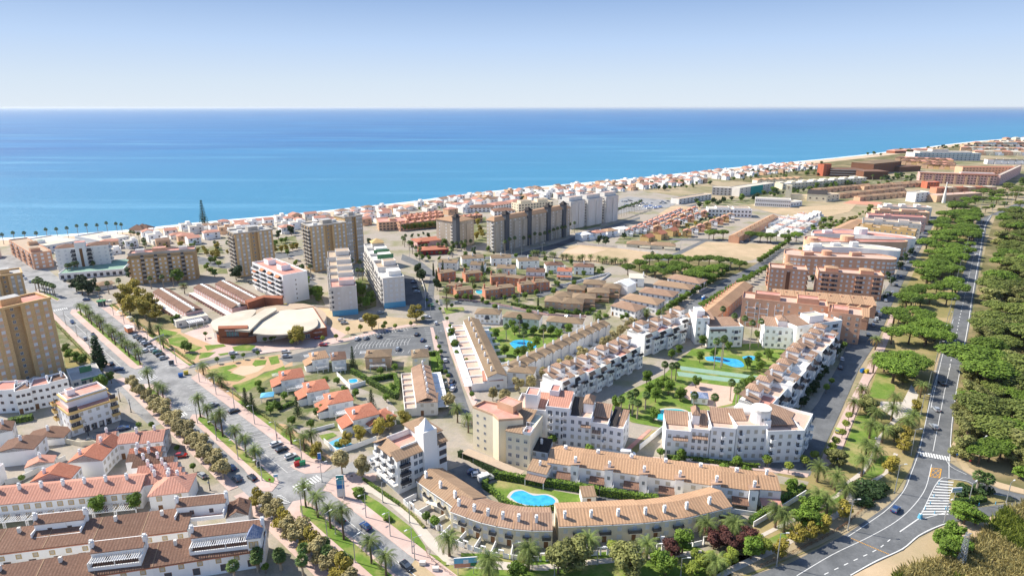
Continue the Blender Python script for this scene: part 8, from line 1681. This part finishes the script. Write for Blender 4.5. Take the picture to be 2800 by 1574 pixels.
# verge fence: criss-cross timber rails along the highway
vf = smooth(GL('BQ', [200,1390,430,1290,640,1190,800,1090,900,1000,1000,930]),4); mb = MB(); c0 = vf[0].copy(); W = walk(vf, 2.4)
for i in range(len(W) - 1):
    a, b_ = W[i][0] - c0, W[i + 1][0] - c0; Z = Vector((0,0,1.1)); mb.tube(a, a + Z, .07,.07, 'wood', 4); mb.tube(a + Z, b_ + Z, .05,.05, 'wood', 4); mb.tube(a, b_ + Z * .95,.04,.04, 'wood', 4); mb.tube(a + Z * .95, b_, .04,.04, 'wood', 4)
tag(mb.build('timber_fence', None, (c0.x, c0.y, 0)), 'criss-cross timber fence on the brown verge of the highway bend', 'fence')
mb = MB(); c0 = G('BM', 1180,1300); W = walk(smooth(GL('BM', [1180,1260,1185,1320,1280,1400,1400,1480]),4),1.8)
for i in range(len(W) - 1): a, b_ = W[i][0] - c0, W[i + 1][0] - c0; Z = Vector((0,0,.9)); mb.tube(a, a + Z, .06,.06, 'wood', 4); mb.tube(a + Z, b_ + Z, .05,.05, 'wood', 4)
tag(mb.build('timber_fence', None, (c0.x, c0.y, 0)), 'low timber rail fence curving beside the white footpath', 'fence')
# lattice mast on the bank
p = G('BQ', 1580,1370); t = thing('lattice_mast', 'grey lattice power mast among the reeds', 'power mast', (p.x, p.y, 0),.4); mb = MB(); hh = 10.0
for sx, sy in ((-1,-1),(1,-1),(1,1),(-1,1)): mb.tube((sx * .75, sy * .75,0),(sx * .3, sy * .3, hh),.07,.05, 'metal', 4)
for k in range(9):
    z0, z1 = hh * k / 9, hh * (k + 1) / 9; r0, r1 = .75 - .45 * k / 9,.75 - .45 * (k + 1) / 9; C_ = [(-1,-1),(1,-1),(1,1),(-1,1)]
    for i in range(4): a, b_ = C_[i], C_[(i + 1) % 4]; mb.tube((a[0] * r0, a[1] * r0, z0),(b_[0] * r1, b_[1] * r1, z1),.045,.045, 'metal', 3); mb.tube((b_[0] * r0, b_[1] * r0, z0),(a[0] * r1, a[1] * r1, z1),.045,.045, 'metal', 3)
mb.build('lattice', t); MB().box(-1.6,-.1, hh - .9,1.6,.1, hh - .7, 'metal').build('crossarm', t)
# billboards and signs
def board(p, ang, w, h, z, label, mats, name='billboard', cat='billboard', posts=2):
    t = thing(name, label, cat, (p.x, p.y, 0), ang); MB().box(-w / 2,-.12, z, w / 2,.12, z + h, 'whitep').build('panel', t)
    for i, (x0, z0, x1, z1, m) in enumerate(mats): MB().box(-w / 2 + w * x0,-.16, z + h * z0, -w / 2 + w * x1,-.123, z + h * z1, m).build('picture', t)
    for i in range(posts): x = (-w / 3 + 2 * w / 3 * i) if posts > 1 else 0; MB().tube((x, .2,0),(x, .2, z + h * .5),.09,.09, 'metal', 6).build('post', t)
    return t
board(G('BM', 1448,1440),.1,6,3,2.4, 'wide billboard with blue sky and red court picture beside the white footpath', [(.02,.45,.98,.97, 'sblue'),(.02,.04,.98,.44, 'redcourt'),(.4,.4,.62,.8, 'whitep'),(.7,.1,.95,.45, 'greenp')])
b = board(G('BM', 590,905),.1,2.4,7.5,.3, 'tall totem sign with blue and white panels on the corner lawn', [(.04,.78,.96,.98, 'teal'),(.04,.58,.96,.76, 'sblue'),(.04,.38,.96,.56, 'blue'),(.04,.2,.96,.36, 'whitep')], 'totem_sign', 'sign')
board(G('BM', 450,760),.2,1.1,2.4,6.2, 'small blue banner sign on a lamp-like post at the junction', [(.05,.05,.95,.95, 'blue')], 'banner_sign', 'sign', 1); board(G('BM', 20,700),1.2,1.6,2.2,.4, 'dark advertising panel at the tip of the middle median', [(.1,.1,.9,.9, 'dark')], 'advertising_panel', 'sign', 1); board(G('BM', 140,795),.2,1.4,1.0,1.6, 'white direction sign on the rounded pink tip', [(.1,.2,.9,.8, 'sblue')], 'direction_sign', 'sign')
board(G('BQ', 1535,940),.1,3.2,1.6,3.6, 'pale direction sign on the traffic island', [(.05,.3,.95,.45, 'greenp'),(.05,.6,.95,.75, 'sblue')], 'direction_sign', 'sign', 1); board(G('ML', 1185,1105),.3,2.4,2.4,.2, 'dark kiosk-like notice panel at the end of the parked row', [(.1,.1,.9,.9, 'dark')], 'notice_panel', 'sign')
for r, x, y, lb, m in (('BQ', 1548,655, 'blue pedestrian crossing sign by the zebra crossing', 'blue'),('BQ', 1637,700, 'red round no-entry sign at the side road', 'redp'),('BM', 100,830, 'round traffic sign on the pink tip by the planes', 'redp'),('BM', 485,850, 'small traffic sign at the near corner of the junction', 'whitep'),('BL', 1445,850, 'traffic sign by the promenade crossing', 'whitep'),('BM', 665,805, 'litter-bin-like lantern sign by the two planes', 'rail'),('BQ', 1495,1000, 'small lamp-like sign at the rear of the striped area', 'whitep'),('BQ', 990,540, 'small park notice beside the path', 'whitep')):
    p = G(r, x, y); t = thing('traffic_sign', lb, 'traffic sign', (p.x, p.y, 0)); MB().tube((0,0,0),(0,0,2.4),.04,.04, 'metal', 5).build('post', t); MB().tube((0,-.05,2.5),(0,.02,2.5),.4,.4, m, 10).build('sign_face', t)
for i, (x, y) in enumerate([(1430,820),(1395,905),(1370,955),(1335,990),(1400,1020),(1705,965),(1820,955),(1490,995),(1475,990)]): p = G('BQ', x, y); o = MB().tube((0,0,.05),(0,0,1.0),.14,.1, 'sblue', 8).build('bollard', None, (p.x, p.y, .1)); tag(o, '%s small blue bollard edging the striped area' % ordw(i), 'bollard', 'blue bollards')
p = G('BQ', 1300,1050); t = thing('keep_right_beacon', 'round blue and white beacon at the tip of the striped area', 'traffic sign', (p.x, p.y, .1)); MB().tube((0,0,0),(0,0,1.4),.7,.45, 'sblue', 12).build('drum', t); MB().tube((0,0,1.4),(0,0,1.6),.3,.2, 'whitep', 10).build('cap', t)
def bin_(p, ang, m, label, k=1.0):
    t = thing('recycling_bin', label, 'bin', (p.x, p.y, .14), ang); MB().box(-.9 * k, -.6,.15,.9 * k, .6,1.3, m).build('body', t); MB().gable(-.95 * k, -.65,.95 * k, .65,1.3,.35, m, 'x').build('lid', t)
for r, x, y, m, lb in (('BM', 290,665, 'greenp', 'green recycling bin, back of the pair by the parked white car'),('BM', 322,685, 'greenp', 'green recycling bin, front of the pair at the junction corner'),('BM', 285,690, 'redp', 'red-topped recycling bin beside the green ones'),('BL', 1248,75, 'blue', 'blue recycling bin at the cross street'),('BL', 1285,60, 'yellowp', 'yellow recycling bin at the cross street'),('MM', 215,708, 'blue', 'blue bin on the street behind the market'),('MM', 205,702, 'yellowp', 'yellow bin on the street behind the market'),('BQ', 900,45, 'blue', 'blue bin under the dry palm of the shaded street'),('BQ', 930,50, 'yellowp', 'yellow bin under the dry palm of the shaded street'),('MR', 1570,655, 'blue', 'blue bin on the roundabout road'),('MM', 1215,700, 'greenp', 'green bin at the road bend')): bin_(G(r, x, y),.5, m, lb)
# kiosks, food truck, shelters
p = AV(248,9.4); t = thing('food_truck', 'orange food truck with a white roof parked above the row of cars', 'food truck', (p.x, p.y, .2), AVA); MB().box(-3,-1.2,.5,3,1.2,2.8, 'awno').build('body', t); MB().box(-3.1,-1.3,2.8,3.1,1.3,3.1, 'whitep').build('roof', t); MB().box(-2,-1.26,1.5,1.5,-1.205,2.4, 'dark').build('serving_hatch', t); MB().box(-2.4,-2.4,2.5,1.8,-1.3,2.6, 'awning').build('awning', t)
for x in (-2,2):
    for y in (-1.1,1.1): link(PROTO['car'][2], 'wheel', t, (x, y, .32))
p = G('F1', 1010,1105); t = thing('kiosk', 'dark green news kiosk at the head of the parking strip', 'kiosk', (p.x, p.y, .15)); MB().prism([(2.2 * math.cos(a * math.pi / 3),2.2 * math.sin(a * math.pi / 3)) for a in range(6)],0,2.8, 'slate').build('body', t); MB().prism([(2.8 * math.cos(a * math.pi / 3),2.8 * math.sin(a * math.pi / 3)) for a in range(6)],2.8,3.2, 'greenpaint').build('roof', t)
b = Bd('park_pavilion', 'park pavilion with a tan pitched roof beneath dark trees', 'pavilion', qd('F1', 965,960,1140,930,9,0)); b.part('wall', MB().box(1,1,0, b.w - 1, b.d - 1,3, 'white2')); b.part('roof', MB().hip(0,0, b.w, b.d, 3,1.6, 't_tan', .5))
for i, (x, y) in enumerate([(770,680),(830,760),(895,800),(850,740)]): p = G('ML', x, y); t = thing('parasol', '%s white cafe parasol on the pavement by the golden trees' % ordw(i), 'parasol', (p.x, p.y, .14),0, 'cafe parasols'); MB().tube((0,0,0),(0,0,2.2),.04,.04, 'metal', 5).build('pole', t); MB().tube((0,0,2.2),(0,0,2.9),1.7,.1, 'awning', 8).build('canopy', t)
for i, (x, y) in enumerate([(1365,330),(1418,322),(1450,328),(1395,335)]): p = G('F1', x, y + 45); t = thing('beach_hut_roof', '%s brown pointed thatch roof of the beach bar' % ordw(i), 'beach bar', (p.x, p.y, 0),0, 'beach bar thatch roofs'); MB().box(-5,-5,0,5,5,3, 'white').build('wall', t); MB().hip(-5.5,-5.5,5.5,5.5,3,4, 't_brown', .5).build('roof', t)
for r, x, y, lb in (('BL', 1850,235, 'bright blue pool canopy in the first villa garden'),('BM', 80,240, 'small sky-blue gazebo roof behind the conifer')): p = G(r, x, y); t = thing('gazebo', lb, 'gazebo', (p.x, p.y, 0),.3); MB().hip(-2.4,-2,2.4,2,2.4,.7, 'sblue', .1).build('canopy', t); [MB().box(a, c, 0, a + .12, c + .12,2.4, 'whitep').build('post', t) for a in (-2.3,2.2) for c in (-1.9,1.8)]
for r, x, y, m in (('BM', 1245,985, 'first'),('BM', 1435,1120, 'second')): p = G(r, x, y); t = thing('awning', '%s cream sun awning in the front yards of the crescent' % m, 'awning', (p.x, p.y, 0),-.5); MB().shed(-2.6,-1.8,2.6,1.8,2.3,3.0, 'awning', 'f', .06).build('canopy', t); [MB().box(a, -1.7,0, a + .1,-1.6,2.3, 'whitep').build('post', t) for a in (-2.5,2.4)]
# garden and boundary walls
for r, l, h, lb, m in (('BM', [470,530,560,610,700,565,830,515],1.9, 'white pillared wall around the blue tarpaulin court', 'white'),('BM', [380,460,540,420],1.5, 'white garden wall below the third red villa', 'white'),('MM', [560,1180,650,1270,755,1240],2.0, 'white angular wall of the rectangular pool garden', 'white'),('MM', [1130,480,1165,600,1172,720],1.4, 'long curved pale wall at the shaded parking', 'white2'),('MR', [700,275,980,300,1260,335],2.2, 'long white wall behind the first sand lot', 'white2'),('BQ', [150,1110,350,990,510,890],1.8, 'white wall beside the hedge of the last tan terrace', 'white'),('BR', [1300,640,1600,665,1960,705],1.0, 'pillared white wall at the foot of the white corner block', 'white'),('BR', [640,545,820,580,1000,610],1.0, 'pillared wall before the black-roofed white block', 'white'),('F3', [340,1180,700,1220,930,1260],1.2, 'pinkish wall along the lane below the brick-red villas', 'pinkwall'),('F3', [950,1270,1250,1330,1580,1345],1.2, 'pink garden wall below the tan villas', 'pinkwall'),('MR', [700,620,860,530,930,480],1.3, 'white pillared wall rising behind the tan villas', 'white'),('MR', [400,1300,740,1130,1000,960],1.3, 'low dark-topped wall along the diagonal street', 'white2'),('F3', [1280,1075,1400,1070,1780,970],1.3, 'white wall around the white villas corner', 'white'),('MM', [290,700,520,712],1.4, 'yard wall in front of the green trees', 'white2'),('ML', [1000,960,1130,900],1, 'low wall of the market garden', 'white2')): wallrun(r, l, h, lb, m)
t = G('BM', 560,560); b = Bd('tarpaulin_court', 'blue tarpaulin covered court behind the pillared white fence', 'court cover', q3('BM', 490,540,570,590,640,530)); b.part('cover', MB().box(0,0,.2, b.w, b.d, .45, 'sblue')); b.part('frame', MB().box(-.2,-.2,.0, b.w + .2, b.d + .2,.18, 'sblue'))
for i, (x, y) in enumerate([(1150,1370),(1240,1410)]): p = G('BM', x, y); o = MB().box(-.8,-.5,0,.8,.5,.9, 'white2').gable(-.8,-.5,.8,.5,.9,.2, 'white2', 'x').build('rubble_sack', None, (p.x, p.y, 0)); tag(o, '%s white builder sack beside the bare soil' % ordw(i), 'sack', 'builder sacks')
# people on the pavements
def person(p, ang, top, label):
    t = thing('person', label, 'person', (p.x, p.y, .14), ang)
    me = bpy.data.meshes.new('body'); V = [(0,0,.95),(0,0,1.15),(0,0,1.42),(0,0,1.55),(0,0,1.68),(.1,0,.88),(.12,.1,.48),(.12,.16,.05),(-.1,0,.88),(-.12,-.06,.48),(-.12,-.14,.05),(.2,0,1.4),(.26,.05,1.12),(.25,.14,.88),(-.2,0,1.4),(-.26,0,1.12),(-.25,-.06,.88)]
    E = [(0,1),(1,2),(2,3),(3,4),(0,5),(5,6),(6,7),(0,8),(8,9),(9,10),(2,11),(11,12),(12,13),(2,14),(14,15),(15,16)]; me.from_pydata(V, E, []); me.materials.append(M[top]); o = link(me, 'body', t); o.modifiers.new('s', 'SKIN')
    for i, v in enumerate(me.skin_vertices[0].data): r = (.15,.15,.16,.06,.11,.1,.07,.05,.1,.07,.05,.07,.05,.04,.07,.05,.04)[i]; v.radius = (r, r)
    me.skin_vertices[0].data[0].use_root = True
for i, (p, a, m_, lb) in enumerate([(AV(86,12.4),1, 'redp', 'person in a red top walking on the pink pavement by the bays'),(G('MM', 905,880),0, 'blue', 'person in blue crossing the car park shadow'),(AV(90,-12.6),2, 'whitep', 'person in white strolling on the promenade'),(G('ML', 1420,940),0, 'dark', 'person in dark clothes on the market plaza')]): person(p, a, m_, lb)
for i, (x, y) in enumerate([(1630,350),(1655,348),(1760,338),(1575,356)]): person(G('F1', x, y), i, ('dark', 'redp', 'blue', 'whitep')[i], '%s tiny bather on the beach near the thatched bar' % ordw(i))

cars('MQ', [940,900,1000,790,1025,740,1135,560,1165,500,1190,450,1215,400,1240,360,1262,330,1310,240,1372,130],1.15, 'gwskbwsgkws', '{o} {c} car on the kerb side of the shaded street', 'kerb cars of the shaded street', True)
cars('MM', [700,930,760,925,850,915,1110,900,1180,990,1150,940,980,1000,860,1030],1.4, 'wsgkwbsr', '{o} {c} car in the striped car park', 'cars in the striped car park')
cars(None, [70,-8.9,92,-8.9,112,-8.9,205,-9.8,225,-9.6,252,-9.8,300,4,20,6.4,28,3], AVA, 'gswkgswbk', '{o} {c} car along the avenue kerbs', 'cars along the avenue kerbs')
# daylight, air
w = bpy.data.worlds.new('World'); sc.world = w; w.use_nodes = True; nt = w.node_tree
SUNAZ, SUNEL = R_(-69), R_(42.5)
sky = nt.nodes.new('ShaderNodeTexSky'); sky.sky_type = 'NISHITA'; sky.sun_disc = False; sky.sun_elevation = SUNEL; sky.sun_rotation = SUNAZ
sky.altitude = 100; sky.air_density = 1.0; sky.dust_density = .6; sky.ozone_density = 3.0
bg = nt.nodes['Background']; bg.inputs[1].default_value = .135; 
tc = nt.nodes.new('ShaderNodeTexCoord'); sx = nt.nodes.new('ShaderNodeSeparateXYZ'); nt.links.new(tc.outputs['Generated'], sx.inputs[0])
lowsky = ramp(nt, sx.outputs[2],[(0.0,(3.7,4.1,4.5)),(.035,(3.35,3.9,4.5)),(.09,(2.55,3.35,4.6)),(.16,(1.5,2.3,3.8)),(.3,(.8,1.4,3.0))])
mr = nt.nodes.new('ShaderNodeMapRange'); mr.inputs[1].default_value = .2; mr.inputs[2].default_value = .5; nt.links.new(sx.outputs[2], mr.inputs[0])
nt.links.new(mixc(nt, lowsky, sky.outputs[0], mr.outputs[0]), bg.inputs[0])
su = bpy.data.lights.new('sun', 'SUN'); su.energy = 5.0; su.angle = R_(.55); su.color = (1,.93,.81)
so = bpy.data.objects.new('sun', su); COL.objects.link(so)
sd = Vector((math.sin(SUNAZ) * math.cos(SUNEL), math.cos(SUNAZ) * math.cos(SUNEL), math.sin(SUNEL)))
so.rotation_euler = sd.to_track_quat('Z', 'Y').to_euler(); so.location = (0,0,300)
HAZE = True
if HAZE:
    m = bpy.data.materials.new('haze_air'); m.use_nodes = True; nt = m.node_tree; nt.nodes.remove(nt.nodes['Principled BSDF'])
    v = nt.nodes.new('ShaderNodeVolumePrincipled'); v.inputs['Color'].default_value = (.86,.93,1,1); v.inputs['Density'].default_value = 2.4e-5; v.inputs['Anisotropy'].default_value = .2
    nt.links.new(v.outputs[0], nt.nodes['Material Output'].inputs['Volume'])
    mb = MB(); mb.box(-270000,-1000,-3,270000,310000,119, 'sand'); me = mb.mesh('haze'); me.materials.clear(); me.materials.append(m)
    for p in me.polygons: p.material_index = 0
    import bmesh
    bm = bmesh.new(); bm.from_mesh(me); bmesh.ops.remove_doubles(bm, verts=bm.verts, dist=1); bm.to_mesh(me); bm.free()
    o = link(me, 'haze'); tag(o, kind='stuff')
vs = sc.view_settings; vs.view_transform = 'Standard'; vs.look = 'None'; vs.gamma = 1; vs.exposure = 0.61; vs.use_curve_mapping = False
sc.cycles.max_bounces = 5; sc.cycles.diffuse_bounces = 3; sc.cycles.glossy_bounces = 2; sc.cycles.transmission_bounces = 2; sc.cycles.volume_bounces = 0; sc.cycles.transparent_max_bounces = 4
sc.cycles.use_denoising = True; sc.cycles.volume_step_rate = 10
